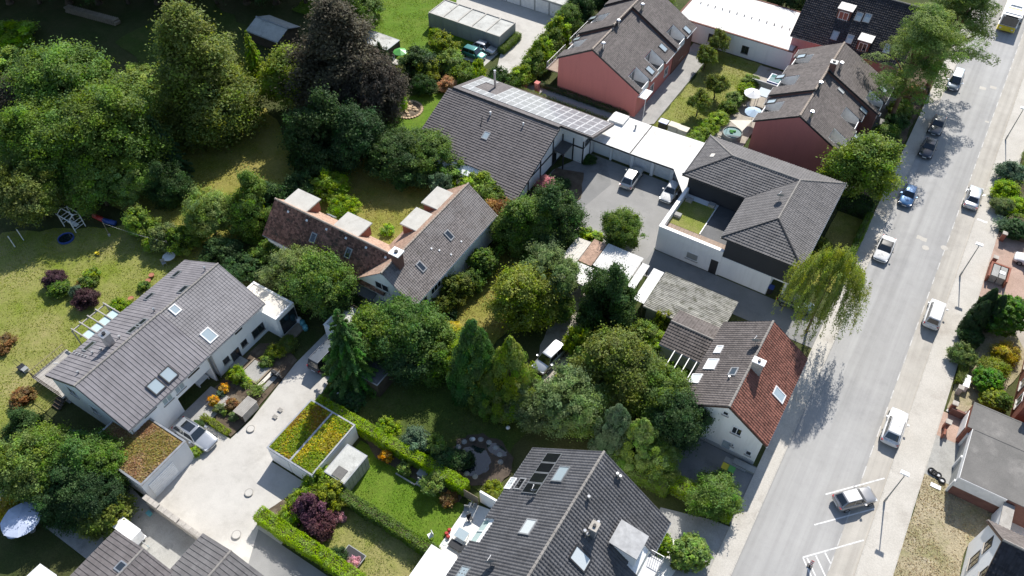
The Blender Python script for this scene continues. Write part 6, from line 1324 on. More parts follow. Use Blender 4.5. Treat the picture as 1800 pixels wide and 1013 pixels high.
# ------------------------------------------------------------------ vehicles
def car(label, x, y, rz, col, L=4.2, W=1.76, H=1.48, cowl=.75, rf=.2, rr=-1.25, rb=-1.85, metal=0., belt=.93, name='parked_car', cat='car', soft=None, roofcol=None, group=None, sunroof=False, rails=False, plate=True):
    """parked car: lofted body, tapering cabin with panes, wheels, lights, mirrors"""
    t = empty(name, (0, 0, 0), label, cat, group); pm = paint(*col) if isinstance(col, tuple) else M[col]; h = W/2; mb = MB()
    st = [(L/2, .72, .32, .50, .55), (L/2-.06, .84, .25, .60, .66), (L/2-.35, .95, .2, .69, .77), (cowl+.15, 1.0, .19, belt-.10, belt-.02), (cowl-.4, 1.0, .19, belt-.06, belt), (rb+.5, 1.0, .19, belt-.04, belt+.02), (-L/2+.32, .97, .2, belt-.05, belt), (-L/2+.06, .88, .26, belt-.12, belt-.05), (-L/2, .78, .34, belt-.22, belt-.16)]
    for (yy, wf, zb, zs, zt) in st:
        w = h*wf; half = [(w*.88, zb), (w, zb+.14), (w, (zb+zs)/2+.06), (w*.965, zs), (w*.72, zt), (0, zt+.012)]
        for q in half: mb.v.append((q[0], yy, q[1]))
        for q in reversed(half[:-1]): mb.v.append((-q[0], yy, q[1]))
    n = 11
    for i in range(len(st)-1):
        for j in range(n-1): mb.f.append((i*n+j, i*n+j+1, (i+1)*n+j+1, (i+1)*n+j))
        mb.f.append((i*n+n-1, i*n, (i+1)*n, (i+1)*n+n-1))
    mb.f.append(tuple(range(n-1, -1, -1))); k = (len(st)-1)*n; mb.f.append(tuple(range(k, k+n)))
    body = mb.build('body', pm, t, True); s = body.modifiers.new('s', 'SUBSURF'); s.levels = s.render_levels = 1
    zb = belt-.03; wb = h*.93; wt = h*.70
    base = [Vector((wb*.94, cowl, zb)), Vector((-wb*.94, cowl, zb)), Vector((-wb*.9, rb, zb)), Vector((wb*.9, rb, zb))]
    mid = [Vector((wb*.99, cowl-.3, zb)), Vector((-wb*.99, cowl-.3, zb)), Vector((-wb, rb+.3, zb)), Vector((wb, rb+.3, zb))]
    top = [Vector((wt*.94, rf, H-.05)), Vector((-wt*.94, rf, H-.05)), Vector((-wt*.94, rr, H-.07)), Vector((wt*.94, rr, H-.07))]
    m2 = MB(); m2.v = [tuple(v) for v in base+top]; m2.f = [(0, 1, 5, 4), (1, 2, 6, 5), (2, 3, 7, 6), (3, 0, 4, 7), (4, 5, 6, 7), (3, 2, 1, 0)]
    cab = m2.build('cabin', M[soft] if soft else pm, t, True, .07)
    rp = MB(); cr = [v.lerp((top[0]+top[2])/2, .06)+Vector((0, 0, .012)) for v in top]; c = (top[0]+top[2])/2+Vector((0, 0, .05)); a = [v.lerp(c, .45)+Vector((0, 0, .03)) for v in cr]
    rp.v = [tuple(v) for v in cr+a]; rp.f = [(4, 5, 6, 7)]+[(i, (i+1) % 4, 4+(i+1) % 4, 4+i) for i in range(4)]
    roof = rp.build('roof', M[soft] if soft else (paint(*roofcol) if roofcol else pm), t, True)
    def pane(nm, a, b, c_, d, ins=.08, ins2=.1, off=.022):
        nrm = (b-a).cross(d-a).normalized(); cen = (a+b+c_+d)/4
        if nrm.dot(cen-Vector((0, (cowl+rb)/2, .9))) < 0: nrm = -nrm
        def q(u, v): return (a.lerp(b, u)).lerp(d.lerp(c_, u), v)+nrm*off
        MB().poly([q(ins, ins2), q(1-ins, ins2), q(1-ins, 1-ins2*.8), q(ins, 1-ins2*.8)]).build(nm, M['glass_car'], t)
    pane('windscreen', base[0], base[1], top[1], top[0], .05, .06); pane('rear_window', base[3], base[2], top[2], top[3], .09, .14)
    for sgn, i0, i3 in ((1, 0, 3), (-1, 1, 2)):
        f = base[i0].lerp(base[i3], .5); g = top[i0].lerp(top[i3], .42)
        pane('side_window', base[i0], f, g, top[i0], .05, .12); pane('side_window', f, base[i3], top[i3], g, .05, .12)
    for sx in (-1, 1):
        for wy in (L/2-.78, -L/2+.78):
            o = MB().tube((sx*(h-.19), wy, .31), (sx*(h+.012), wy, .31), .315, 16).build('wheel', M['tyre'], t)
            MB().tube((sx*(h-.02), wy, .31), (sx*(h+.022), wy, .31), .2, 12, .17).build('rim', M['rim'], o)
        MB().obox((sx*h*.66, L/2-.2, .62), Vector((1, 0, 0)), Vector((0, 1, 0)), Vector((0, 0, 1)), -.15, .15, -.1, .075, -.055, .045).build('headlight', M['lamp_clear'], t, True, .03)
        MB().obox((sx*h*.74, -L/2+.115, belt-.19), Vector((1, 0, 0)), Vector((0, 1, 0)), Vector((0, 0, 1)), -.1, .09, -.075, .1, -.08, .08).build('taillight', M['lamp_red'], t, True, .03)
        MB().box(*sorted((sx*(h+.02), sx*(h+.17))), cowl-.42, cowl-.26, belt+.02, belt+.13).build('mirror', pm if not soft else M['plastic_black'], t, True, .03)
        if rails: MB().tube((sx*wt*.9, rf-.1, H+.01), (sx*wt*.9, rr+.1, H+.0), .022, 6).build('roof_rail', M['steel'], t)
    MB().box(-.28, .28, L/2-.02, L/2+.015, .36, .47).build('plate', M['trim_white'], t); MB().box(-.28, .28, -L/2-.015, -L/2+.05, .5, .61).build('plate', M['trim_white'], t)
    MB().box(-h*.62, h*.62, L/2-.05, L/2+.008, .49, .57).build('grille', M['plastic_black'], t)
    if sunroof: MB().box(-wt*.6, wt*.6, rr+.55, rf-.25, H-.01, H+.035).build('sunroof', M['glass_car'], t)
    t.location = (x, y, .012); t.rotation_euler = (0, 0, rz); return t
PI = math.pi
G_ = 'cars parked along the street'
car('white coupe-like convertible with folded black soft top at the left kerb', 3.35, 79.8, PI, ('white', (.72, .73, .74)), 4.3, 1.8, 1.34, .85, .1, -.75, -1.35, soft='plastic_black', group=G_)
car('bright blue small car dappled by tree shade at the left kerb', 3.45, 90.9, PI, ('azure', (.05, .15, .32), .3), 3.9, 1.7, 1.46, group=G_)
car('dark navy hatchback at the left kerb, front car of the close pair', 3.4, 102.0, PI, ('navy', (.035, .045, .062), .4), 4.1, group=G_)
car('dark grey hatchback at the left kerb, rear car of the close pair', 3.3, 107.8, PI, ('graphite', (.11, .115, .12), .6), 4.3, group=G_)
car('dark blue van-like car with pale roof under the pines', 3.15, 120.2, PI, ('slate', (.10, .13, .17), .5), 4.8, 1.85, 1.75, 1.3, .75, -1.9, -2.2, group=G_, roofcol=('paleblue', (.42, .5, .56), .3))
car('white compact sport utility car parked on the right strip, nearest the brick walls', 10.75, 55.5, 0, ('white', (.72, .73, .74)), 4.55, 1.86, 1.66, .85, .3, -1.55, -2.05, rails=True, group=G_)
car('grey hatchback with white roof parked slantwise between white bay lines', 9.55, 45.7, R(-44), ('pewter', (.34, .335, .33), .5), 4.0, 1.75, 1.5, roofcol=('white', (.72, .73, .74)), group=G_)
car('white boxy van with twin rear windows on the right strip', 10.8, 72.6, 0, ('white', (.72, .73, .74)), 4.4, 1.8, 1.82, 1.15, .6, -1.95, -2.12, belt=1.0, cat='van', name='parked_van', group=G_)
car('silver saloon with dark glass on the right strip below the far lamp', 10.6, 95.0, 0, ('silver', (.46, .48, .50), .6), 4.6, 1.8, 1.43, .8, .15, -.95, -1.65, group=G_)
car('white small car on the red drive at the right edge', 18.7, 86.9, PI/2, ('white', (.72, .73, .74)), 3.7, 1.65, 1.48)
car('pale silver sport utility car seen from behind in the garage yard', -28.2, 75.5, R(3), ('champagne', (.50, .50, .48), .5), 4.6, 1.85, 1.65, .85, .3, -1.5, -2.05, rails=True)
car('white compact car nose-out beside the hipped house in the garage yard', -22.7, 75.6, PI, ('white', (.72, .73, .74)), 4.0, 1.72, 1.5)
p = at(966, 634); car('silver people carrier dappled with light on the gravel drive', p.x, p.y, R(172), ('silver', (.46, .48, .50), .6), 4.5, 1.8, 1.65, 1.2, .6, -1.75, -2.1)
p = at(833, 100); car('green compact car on the parking pad by the concrete garages', p.x, p.y, -PI/2, ('teal', (.03, .20, .17), .3), 4.0, 1.7, 1.55, 1.0, .4, -1.5, -1.85)
p = at(852, 90); car('white compact car on the parking pad by the concrete garages', p.x, p.y, -PI/2, ('silver', (.46, .48, .50), .6), 3.9, 1.68, 1.48)
car('silver estate car with black glass roof panel before the white house', -48.2, 18.1, -PI/2, ('silver', (.46, .48, .50), .6), 4.85, 1.9, 1.64, .9, .35, -1.7, -2.2, rails=True, sunroof=True)
car('dark van with grey roof beside the tall spruce at the end of the drive', -43.3, 32.6, 0, ('black', (.025, .026, .03), .3), 5.0, 1.95, 1.95, 1.5, .95, -2.2, -2.4, belt=1.05, cat='van', name='parked_van', roofcol=('slate2', (.13, .145, .16), .3), rails=True)
p = at(1397, 538); car('dark green car half hidden under the weeping birch', p.x, p.y, -PI/2, ('moss', (.05, .08, .07), .4), 4.1)
# city bus
b = empty('bus', (7.0, 145, 0), 'yellow and white city bus with dark windscreen coming down the street', 'bus')
MB().box(5.75, 8.25, 138.95, 151, .35, 1.15).build('skirt', M['plastic_yellow'], b, False, .08); MB().box(5.72, 8.28, 139.05, 151, 1.15, 2.95).build('body', M['trim_white'], b, False, .1)
MB().box(5.8, 8.2, 139.6, 151, 2.95, 3.08).build('roof', M['trim_white'], b, False, .05); MB().box(6.2, 7.8, 142, 144.5, 3.08, 3.3).build('roof_unit', M['trim_white'], b, False, .05)
MB().box(6.0, 8.0, 141.0, 141.35, 3.085, 3.1).build('roof_stripe', M['plastic_yellow'], b)
MB().ext([(5.85, 138.93, 1.25), (8.15, 138.93, 1.25), (8.15, 139.03, 2.55), (5.85, 139.03, 2.55)], (0, .03, 0)).build('windscreen', M['glass_car'], b)
MB().ext([(6.1, 139.0, 2.6), (7.9, 139.0, 2.6), (7.9, 139.03, 2.88), (6.1, 139.03, 2.88)], (0, .03, 0)).build('destination_sign', M['plastic_black'], b)
for x in (5.69, 8.285): MB().box(x, x+.02, 139.4, 150.8, 1.4, 2.6).build('side_window', M['glass_car'], b)
for x in (5.98, 7.72): MB().box(x, x+.3, 138.9, 138.95, .62, .82).build('headlight', M['lamp_clear'], b)
for x in (5.4, 8.35): MB().box(x, x+.2, 138.75, 138.9, 1.9, 2.35).build('mirror', M['plastic_black'], b)
for y in (141.6, 148):
    for x in (5.74, 8.0): MB().tube((x, y, .48), (x+.27, y, .48), .48, 14).build('wheel', M['tyre'], b)
# box trailer
t = empty('trailer', (-45.3, 7.7, 0), 'white box trailer in the walled yard above the bottom roof', 'trailer')
MB().box(-46.5, -44.2, 7.15, 8.2, .45, 1.85).build('box_body', M['trim_white'], t, False, .06); MB().box(-46.55, -44.15, 7.1, 8.25, .36, .45).build('chassis', M['galv'], t)
for y in (7.05, 8.12): MB().tube((-45.4, y, .3), (-45.4, y+.18, .3), .3, 12).build('wheel', M['tyre'], t)
MB().tube((-44.2, 7.68, .42), (-43.1, 7.68, .45), .05, 6).build('drawbar', M['galv'], t); MB().tube((-43.3, 7.68, 0), (-43.3, 7.68, .5), .04, 6).build('jockey_wheel', M['plastic_teal'], t)
# ------------------------------------------------------------------ street furniture
LG2 = 'street lamps along the right pavement'
for y, l in ((47.16, 'street lamp by the slanted parking bay'), (80.58, 'street lamp opposite the white van, beside the red drive'), (110.21, 'street lamp at the upper right edge of the picture')):
    t = empty('street_lamp', (12.08, y, 0), l, 'street lamp', LG2)
    MB().tube((12.08, y, .1), (12.08, y, 5.1), .075, 9, .045).build('pole', M['galv'], t); MB().tube((12.08, y, .1), (12.08, y, .9), .1, 9).build('base', M['galv'], t)
    MB().tube((12.08, y, 5.05), (11.95, y+.25, 5.2), .035, 7).build('bracket', M['galv'], t)
    hd = MB().ext([(11.68, y+.12, 5.14), (12.42, y+.12, 5.14), (12.38, y+.44, 5.14), (11.72, y+.44, 5.14)], (0, 0, .12)).build('lamp_head', M['trim_white'], t, False, .03)
    MB().box(11.76, 12.34, y+.16, y+.4, 5.11, 5.138).build('lens', M['lamp_clear'], hd)
t = empty('traffic_beacon', (8.05, 37.45, 0), 'red and white striped marker board in the hatched corner of the parking bay', 'traffic sign')
MB().box(7.85, 8.25, 37.3, 37.6, .01, .12).build('foot', M['plastic_black'], t, False, .03); MB().box(8.0, 8.1, 37.41, 37.49, .12, .3).build('socket', M['plastic_black'], t)
for k in range(6): MB().ext([(7.92, 37.43, .3+k*.15), (8.18, 37.43, .3+k*.15), (8.18, 37.43, .45+k*.15), (7.92, 37.43, .45+k*.15)], (0, .035, 0)).build('stripe', M['plastic_red' if k % 2 else 'trim_white'], t)
for k, (x, y) in enumerate(((15.1, 52.75), (15.35, 52.65), (15.75, 52.6), (16.2, 52.2))):
    t = empty('tyre', (x, y, .06), ['leftmost of the four tyres lying at the lawn edge', 'second of the four tyres lying at the lawn edge', 'third and topmost of the four tyres at the lawn edge', 'rightmost of the four tyres lying at the lawn edge'][k], 'tyre', 'tyres on the forecourt')
    mb = MB(); n = 16; prof = [(.2, 0), (.31, 0), (.34, .06), (.34, .16), (.31, .22), (.2, .22)]
    for i in range(n):
        a = 2*PI*i/n
        for (rr, z) in prof: mb.v.append((x+rr*math.cos(a), y+rr*math.sin(a), .06+z))
    for i in range(n):
        for j in range(6): mb.f.append((i*6+j, i*6+(j+1) % 6, ((i+1) % n)*6+(j+1) % 6, ((i+1) % n)*6+j))
    mb.build('tread', M['tyre'], t, True); MB().tube((x, y, .1), (x, y, .2), .19, 12).build('rim', M['rim'], t)
tag(MB().box(15.35, 16.3, 51.1, 51.55, .06, .12).build('white_board', M['trim_white']), 'white board lying on the dry lawn below the tyres', 'board')
def post(label, x, y, h, mat='brick', w=.45, cap='stone_grey', cat='gatepost', group=None):
    t = empty('gatepost', (x, y, 0), label, cat, group); MB().box(x-w/2, x+w/2, y-w/2, y+w/2, 0, h).build('shaft', M[mat], t); MB().box(x-w/2-.06, x+w/2+.06, y-w/2-.06, y+w/2+.06, h, h+.1).build('cap', M[cap], t); return t
post('brick gatepost with stone cap beside the spiky grass', 15.1, 89.4, 1.2); post('brick gatepost with stone cap beside the bin enclosure', 14.9, 84.6, 1.2)
post('brick gatepost at the corner of the red paving', 15.1, 58.4, 1.2); post('brick gatepost between slab path and red paving', 15.2, 61.0, 1.2); post('stone-capped post behind the white letter boxes', 15.3, 63.4, 1.1, 'stone_grey')
t = empty('bin_enclosure', (15.7, 82.6, 0), 'brick bin enclosure with grey lidded boxes by the right pavement', 'bin enclosure')
for b_ in ((14.65, 14.85, 81.3, 83.9, 0, 1.1), (16.6, 16.8, 81.3, 83.9, 0, 1.1), (14.85, 16.6, 83.7, 83.9, 0, 1.1)): MB().box(*b_).build('wall', M['brick'], t)
for k in range(2): MB().box(14.95+k*.8, 15.65+k*.8, 81.5, 83.5, .1, 1.15).build('lidded_box', M['concrete_grey'], t)
MB().box(15.7, 16.3, 82.2, 82.7, 1.15, 1.2).build('notice', M['trim_white'], t)
t = empty('garden_wall', (15.8, 60.5, 0), 'low brick wall with railings between slab path and red paving', 'wall')
MB().box(15.1, 17.0, 60.35, 60.6, 0, 1.0).build('wall', M['brick_dark'], t); MB().box(15.0, 15.2, 57.0, 58.1, 0, .9).build('wall', M['brick'], t)
t = empty('garden_wall', (22, 92, 0), 'thin dark fence between the red drive and the lush right-hand lawn', 'fence'); MB().box(15.4, 27, 90.4, 90.5, 0, .9).build('panel', M['wood_dark'], t)
for k in range(4):
    y = 64.0+k*.42; tag(MB().box(15.45, 16.0, y, y+.34, .1, .9).build('letter_box', M['trim_white'], bevel=.03), ['white letter box nearest the stone-capped post', 'second white letter box from the stone-capped post', 'third white letter box from the stone-capped post', 'white letter box farthest from the stone-capped post'][k], 'letter box', 'white letter boxes in a row')
def bin_(label, x, y, w, d, h, mat, lid, wheels=True, group=None):
    t = empty('wheelie_bin', (x, y, 0), label, 'bin', group); MB().ext([(x-w/2*.85, y-d/2*.85, .05), (x+w/2*.85, y-d/2*.85, .05), (x+w/2*.85, y+d/2*.85, .05), (x-w/2*.85, y+d/2*.85, .05)], (0, 0, .2)).box(x-w/2, x+w/2, y-d/2, y+d/2, .2, h).build('body', M[mat], t); MB().box(x-w/2-.03, x+w/2+.03, y-d/2-.03, y+d/2+.03, h, h+.07).build('lid', M[lid], t, False, .02)
    for sx in (-1, 1): MB().tube((x+sx*w*.42, y+d*.4, .1), (x+sx*w*.5, y+d*.4, .1), .1, 8).build('wheel', M['tyre'], t)
    return t
bin_('dark container with blue lid at the end of the common lawn', -29.3, 87.7, 1.2, .9, 1.2, 'plastic_black', 'plastic_blue')
bin_('grey container with tan lid, left one beside the blue-lidded container', -27.75, 87.7, 1.35, 1.0, 1.25, 'plastic_grey', 'plastic_tan'); bin_('grey container with tan lid, right one beside the bushes', -26.3, 87.6, 1.35, 1.0, 1.25, 'plastic_grey', 'plastic_tan')
for px, py, m, l in ((1271, 829, 'plastic_yellow', 'yellow-lidded bin in the shade of the white gable'), (1282, 834, 'plastic_green', 'green-lidded bin in the shade of the white gable'), (1607, 163, 'plastic_yellow', 'yellow-lidded bin under the pines'), (1617, 167, 'plastic_blue', 'blue-lidded bin under the pines'), (1352, 515, 'plastic_blue', 'blue-lidded bin in the porch of the hipped house')):
    p = at(px, py); bin_(l, p.x, p.y, .55, .6, 1.0, 'plastic_black', m)
# ------------------------------------------------------------------ garden things
def parasol(label, x, y, z, r, mat, n=8, name='parasol'):
    t = empty(name, (x, y, 0), label, 'parasol'); MB().tube((x, y, 0), (x, y, z+.1), .03, 7).build('pole', M['galv'], t); MB().tube((x, y, 0), (x, y, .08), .3, 12).build('base', M['concrete_grey'], t)
    for i in range(n):
        a, b = 2*PI*i/n, 2*PI*(i+1)/n
        MB().ext([(x, y, z), (x+r*math.cos(a), y+r*math.sin(a), z-.42), (x+r*.97*math.cos((a+b)/2), y+r*.97*math.sin((a+b)/2), z-.46), (x+r*math.cos(b), y+r*math.sin(b), z-.42)], (0, 0, .02)).build('canopy_panel', M[mat], t)
        MB().tube((x, y, z-.03), (x+r*math.cos(a), y+r*math.sin(a), z-.45), .012, 4).build('rib', M['galv'], t)
    return t
parasol('large lavender-blue parasol on the shaded lawn at the bottom left', -53.8, 3.2, 2.7, 1.75, 'fabric_lav')
parasol('pale blue round parasol behind the second red terrace', -19.2, 95.2, 2.4, 1.25, 'fabric_blue', 10); p = at(703, 88, 2.2); parasol('small green parasol beside the shed with solar panels', p.x, p.y, 2.3, 1.1, 'plastic_green', 8)
p = at(1325, 160, 2.3); parasol('white parasol on the terrace of the second red terrace', p.x, p.y, 2.3, 1.3, 'fabric_white', 6)
tag(MB().ext([(-48.7, 1.5, 2.5), (-46.6, 1.6, 2.5), (-46.4, -1.5, 2.3), (-49, -1.6, 2.3)], (0, 0, .06)).build('awning', M['fabric_white']), 'white awning over the round patio at the bottom edge', 'awning')
t = empty('shade_sail', (-19.8, 91.6, 0), 'cream triangular shade sail beside the round pool', 'shade sail'); MB().ext([(-21.4, 91.7, 2.0), (-18.6, 92.9, 2.3), (-19.0, 90.2, 2.1)], (0, 0, .02)).build('sail', M['fabric_cream'], t)
for x, y, z in ((-21.4, 91.7, 2.0), (-18.6, 92.9, 2.3), (-19.0, 90.2, 2.1)): MB().tube((x, y, 0), (x, y, z), .03, 6).build('pole', M['galv'], t)
def round_pool(label, x, y, r, h, rim='plastic_grey', water='pool_water'):
    t = empty('paddling_pool', (x, y, 0), label, 'pool'); MB().lathe((x, y, 0), [(r, 0), (r, h), (r-.06, h+.02), (r-.1, h-.02), (r-.1, h-.15)], 20).build('wall', M[rim], t); MB().tube((x, y, h-.16), (x, y, h-.12), r-.1, 20).build('water', M[water], t); return t
round_pool('round above-ground pool behind the hipped house roof', -20.4, 91.0, 1.35, .8); p = at(1287, 238, .9)
t = empty('lilo', (-20.6, 91.2, .7), 'green inflatable floating in the round pool', 'inflatable'); MB().tube((-20.9, 91.2, .74), (-20.1, 91.5, .74), .16, 8).tube((-20.7, 90.9, .74), (-20.3, 91.0, .74), .13, 8).build('tube_ring', M['plastic_green'], t)
p = at(117, 421); round_pool('small dark paddling pool in the shade near the swing frame', p.x, p.y, .95, .3, 'plastic_blue', 'water')
# swing frame
p = at(132, 398); sx, sy = p.x, p.y; t = empty('swing_frame', (sx, sy, 0), 'white timber swing arbour with pitched top under the trees', 'swing')
for dx in (-1.1, 1.1):
    for dy in (-.7, .7): MB().box(sx+dx-.05, sx+dx+.05, sy+dy-.05, sy+dy+.05, 0, 2.1).build('post', M['trim_white'], t)
    MB().ext([(sx+dx, sy-.8, 2.1), (sx+dx, sy, 2.6), (sx+dx, sy+.8, 2.1), (sx+dx, sy, 2.48)], (.08, 0, 0)).build('rafter', M['trim_white'], t)
    for z in (.5, 1.0, 1.5): MB().box(sx+dx-.03, sx+dx+.03, sy-.65, sy+.65, z, z+.07).build('rung', M['trim_white'], t)
for y_, z in ((-.8, 2.08), (0, 2.5), (.8, 2.08)): MB().box(sx-1.3, sx+1.3, sy+y_-.05, sy+y_+.05, z, z+.09).build('beam', M['trim_white'], t)
MB().box(sx-.8, sx+.8, sy-.25, sy+.25, .5, .58).build('seat', M['trim_white'], t)
for k, (px, py) in enumerate(((27, 435), (42, 423))):
    p = at(px, py); t = MB().tube((p.x, p.y, 0), (p.x, p.y, 1.9), .06, 7).build('goal_post', M['trim_white']); tag(t, ['left white play post in the dark play area', 'right white play post in the dark play area'][k], 'post', 'white play posts')
a = at(193, 415); b = at(303, 448)
for p, l in ((a, 'leaning wooden washing-line post on the garden lawn'), (b, 'wooden washing-line post by the round table')):
    t = empty('line_post', (p.x, p.y, 0), l, 'post'); MB().tube((p.x, p.y, 0), (p.x-.15, p.y+.1, 2.3), .045, 7).build('pole', M['wood'], t); MB().tube((p.x, p.y, 0), (p.x, p.y, .3), .16, 10).build('foot', M['kerb'], t)
tag(MB().path([tuple(a.lerp(b, k/8)+Vector((0, 0, 2.2-.25*math.sin(PI*k/8)))) for k in range(9)], .008, 4).build('washing_line', M['trim_white']), 'thin washing line sagging over the garden lawn', 'line')
t = empty('play_slide', (a.x-2.2, a.y+1.5, 0), 'red and blue play tunnel lying under the trees beside the swing frame', 'toy'); MB().tube((a.x-4.2, a.y+1.2, .35), (a.x-2.5, a.y+1.3, .35), .32, 10).build('tunnel', M['plastic_red'], t, True); MB().tube((a.x-2.5, a.y+1.3, .35), (a.x-.8, a.y+1.7, .33), .32, 10).build('tunnel', M['plastic_blue'], t, True)
p = at(172, 448); t = empty('ride_on_toy', (p.x, p.y, 0), 'small yellow ride-on toy on the garden lawn', 'toy'); MB().box(p.x-.25, p.x+.25, p.y-.12, p.y+.12, .12, .3).build('body', M['plastic_yellow'], t, False, .04); MB().box(p.x+.15, p.x+.2, p.y-.2, p.y+.2, .3, .5).build('handle', M['plastic_yellow'], t)
for sx_ in (-.18, .18): MB().tube((p.x+sx_, p.y-.14, .1), (p.x+sx_, p.y+.14, .1), .1, 8).build('wheel', M['tyre'], t)
def table(label, x, y, r, z=.72, mat='trim_white', n=14, cat='table'):
    t = empty('garden_table', (x, y, 0), label, cat); MB().tube((x, y, z-.04), (x, y, z), r, n).build('top', M[mat], t); MB().tube((x, y, 0), (x, y, z-.04), .05, 7).build('leg', M['galv'], t); MB().tube((x, y, 0), (x, y, .04), r*.5, 10).build('foot', M['galv'], t); return t
p = at(300, 458); table('round white garden table at the corner of the grey-roofed house', p.x, p.y, .75); table('round table under the lavender parasol', -54.6, 2.2, .7, .7, 'fabric_lav')
def chair(label, x, y, rz, mat='trim_white', group=None):
    t = empty('garden_chair', (x, y, 0), label, 'chair', group, rz)
    def q(nm, *b_): MB2 = MB().box(*b_); o = bpy.data.objects.new(nm, MB2.mesh(nm, M[mat])); C.objects.link(o); o.parent = t
    q('seat', -.23, .23, -.22, .22, .42, .46); q('backrest', -.23, .23, .2, .25, .46, .92)
    for a_ in (-.2, .2):
        for b_ in (-.19, .19): q('leg', a_-.02, a_+.02, b_-.02, b_+.02, 0, .42)
    return t
p = at(292, 468); chair('grey garden chair beside the round white table', p.x-.2, p.y, 1.2, 'plastic_grey')
for k, (px, py) in enumerate(((268, 487), (262, 497), (232, 528))):
    p = at(px, py); t = empty('planter', (p.x, p.y, 0), ['terracotta pot on the house edge, uppermost', 'terracotta pot on the house edge, middle', 'terracotta pot on the house edge, lowest'][k], 'planter'); MB().lathe((p.x, p.y, 0), [(.2, 0), (.3, .4), (.33, .4), (.27, .38)], 12).build('pot', M['terracotta'], t)
# glazed pergola and deck on the garden side
t = empty('pergola', (-66.2, 21.9, 0), 'timber pergola with frosted glass panes on the garden side of the grey-roofed house', 'pergola')
for k in range(5): MB().box(-67.7, -64.6, 19.75+k*1.05, 19.87+k*1.05, 2.5, 2.68).build('rafter', M['wood_grey'], t)
for x in (-67.5, -66.1, -64.8): MB().box(x-.06, x+.06, 19.6, 24.2, 2.38, 2.5).build('beam', M['wood_grey'], t)
for k in range(4): MB().box(-66.0, -64.75, 19.9+k*1.05, 20.78+k*1.05, 2.52, 2.55).build('pane', M['glass_teal'], t)
for y_ in (19.7, 24.1): MB().box(-67.56, -67.44, y_-.06, y_+.06, 0, 2.38).build('post', M['wood_grey'], t)
t = empty('deck', (-65.3, 15.5, 0), 'raised timber deck with railing and steps beside the grey-roofed house', 'deck')
for k in range(12): MB().box(-67.6+k*.42, -67.6+k*.42+.4, 13.9, 18.2, .8, .86).build('board', M['wood_grey'], t)
for x in (-67.4, -65, -63): MB().box(x-.06, x+.06, 14.0, 14.12, 0, .8).build('post', M['wood_dark'], t)
railing(t, (-67.5, 13.95, .86), (-62.8, 13.95, .86), .95, 14, 'wood_dark'); railing(t, (-67.55, 14.0, .86), (-67.55, 18.1, .86), .95, 12, 'wood')
for k in range(3): MB().box(-63.6, -62.4, 12.9+k*.33, 13.22+k*.33, .1+k*.22, .16+k*.22).build('step', M['wood_dark'], t)
chair('white chair on the timber deck', -66.8, 16.2, .6, 'trim_white')
p = at(42, 650); t = empty('lawn_mower', (p.x, p.y, 0), 'black lawn mower standing on the dry part of the garden lawn', 'mower'); MB().box(p.x-.45, p.x+.4, p.y-.3, p.y+.3, .12, .45).build('deck_housing', M['plastic_black'], t, False, .06); MB().box(p.x+.3, p.x+.75, p.y-.25, p.y+.25, .25, .6).build('grass_box', M['plastic_grey'], t, False, .05); MB().tube((p.x-.2, p.y-.2, .4), (p.x-.9, p.y-.2, 1.0), .02, 5).tube((p.x-.2, p.y+.2, .4), (p.x-.9, p.y+.2, 1.0), .02, 5).tube((p.x-.9, p.y-.2, 1.0), (p.x-.9, p.y+.2, 1.0), .02, 5).build('handle', M['plastic_black'], t)
for dx in (-.35, .35):
    for dy in (-.33, .28): MB().tube((p.x+dx, p.y+dy, .12), (p.x+dx, p.y+dy+.06, .12), .12, 9).build('wheel', M['tyre'], t)
# front garden
t = empty('wood_store', (-45.9, 22.9, 0), 'slatted timber bin store at the edge of the front garden', 'store'); MB().box(-46.45, -45.3, 21.9, 23.9, 0, 1.15).build('body', M['wood_dark'], t)
for k in range(8): MB().box(-46.52+k*.16, -46.39+k*.16, 21.82, 23.98, 1.15, 1.2).build('slat', M['wood_grey'], t)
for k in range(6): MB().box(-45.3, -45.26, 21.9, 23.9, .08+k*.18, .22+k*.18).build('slat', M['wood_grey'], t)
t = empty('entry_slabs', (-48.5, 27, 0), 'framed pale entry slabs before the front door', 'path')
sl_ = 0
for x0, x1, y0, y1, m in ((-49.8, -47.6, 26.0, 28.1, 'patio_grey'), (-47.3, -46.9, 25.4, 28.2, 'flat_cream'), (-46.7, -46.2, 25.6, 28.0, 'patio_grey')): MB().box(x0, x1, y0, y1, .14, .2).build('slab', M[m], t)
for b_ in ((-49.95, -47.4, 25.8, 25.98, .12, .32), (-49.95, -49.82, 25.98, 28.2, .12, .32), (-47.58, -47.4, 25.98, 28.2, .12, .32)): MB().box(*b_).build('edging', M['wood'], t)
p = at(488, 663); t = empty('motor_scooter', (p.x, p.y, 0), 'dark motor scooter parked beside the entry slabs', 'scooter'); MB().box(p.x-.35, p.x+.35, p.y-.14, p.y+.14, .3, .7).build('body', M['plastic_black'], t, False, .08); MB().box(p.x-.6, p.x-.1, p.y-.13, p.y+.13, .7, .8).build('seat', M['plastic_black'], t, False, .04); MB().tube((p.x+.4, p.y, .5), (p.x+.35, p.y, 1.05), .04, 6).tube((p.x+.35, p.y-.3, 1.05), (p.x+.35, p.y+.3, 1.05), .025, 6).build('handlebar', M['galv'], t)
for dx in (-.55, .55): MB().tube((p.x+dx, p.y-.06, .26), (p.x+dx, p.y+.06, .26), .26, 12).build('wheel', M['tyre'], t)
p = at(357, 672); t = empty('porch_bench', (p.x, p.y, 0), 'white slatted bench in the porch of the white house', 'bench'); MB().box(p.x-.3, p.x+.3, p.y-.7, p.y+.7, .4, .46).build('seat', M['trim_white'], t); MB().box(p.x-.36, p.x-.3, p.y-.7, p.y+.7, .46, .95).build('backrest', M['trim_white'], t)
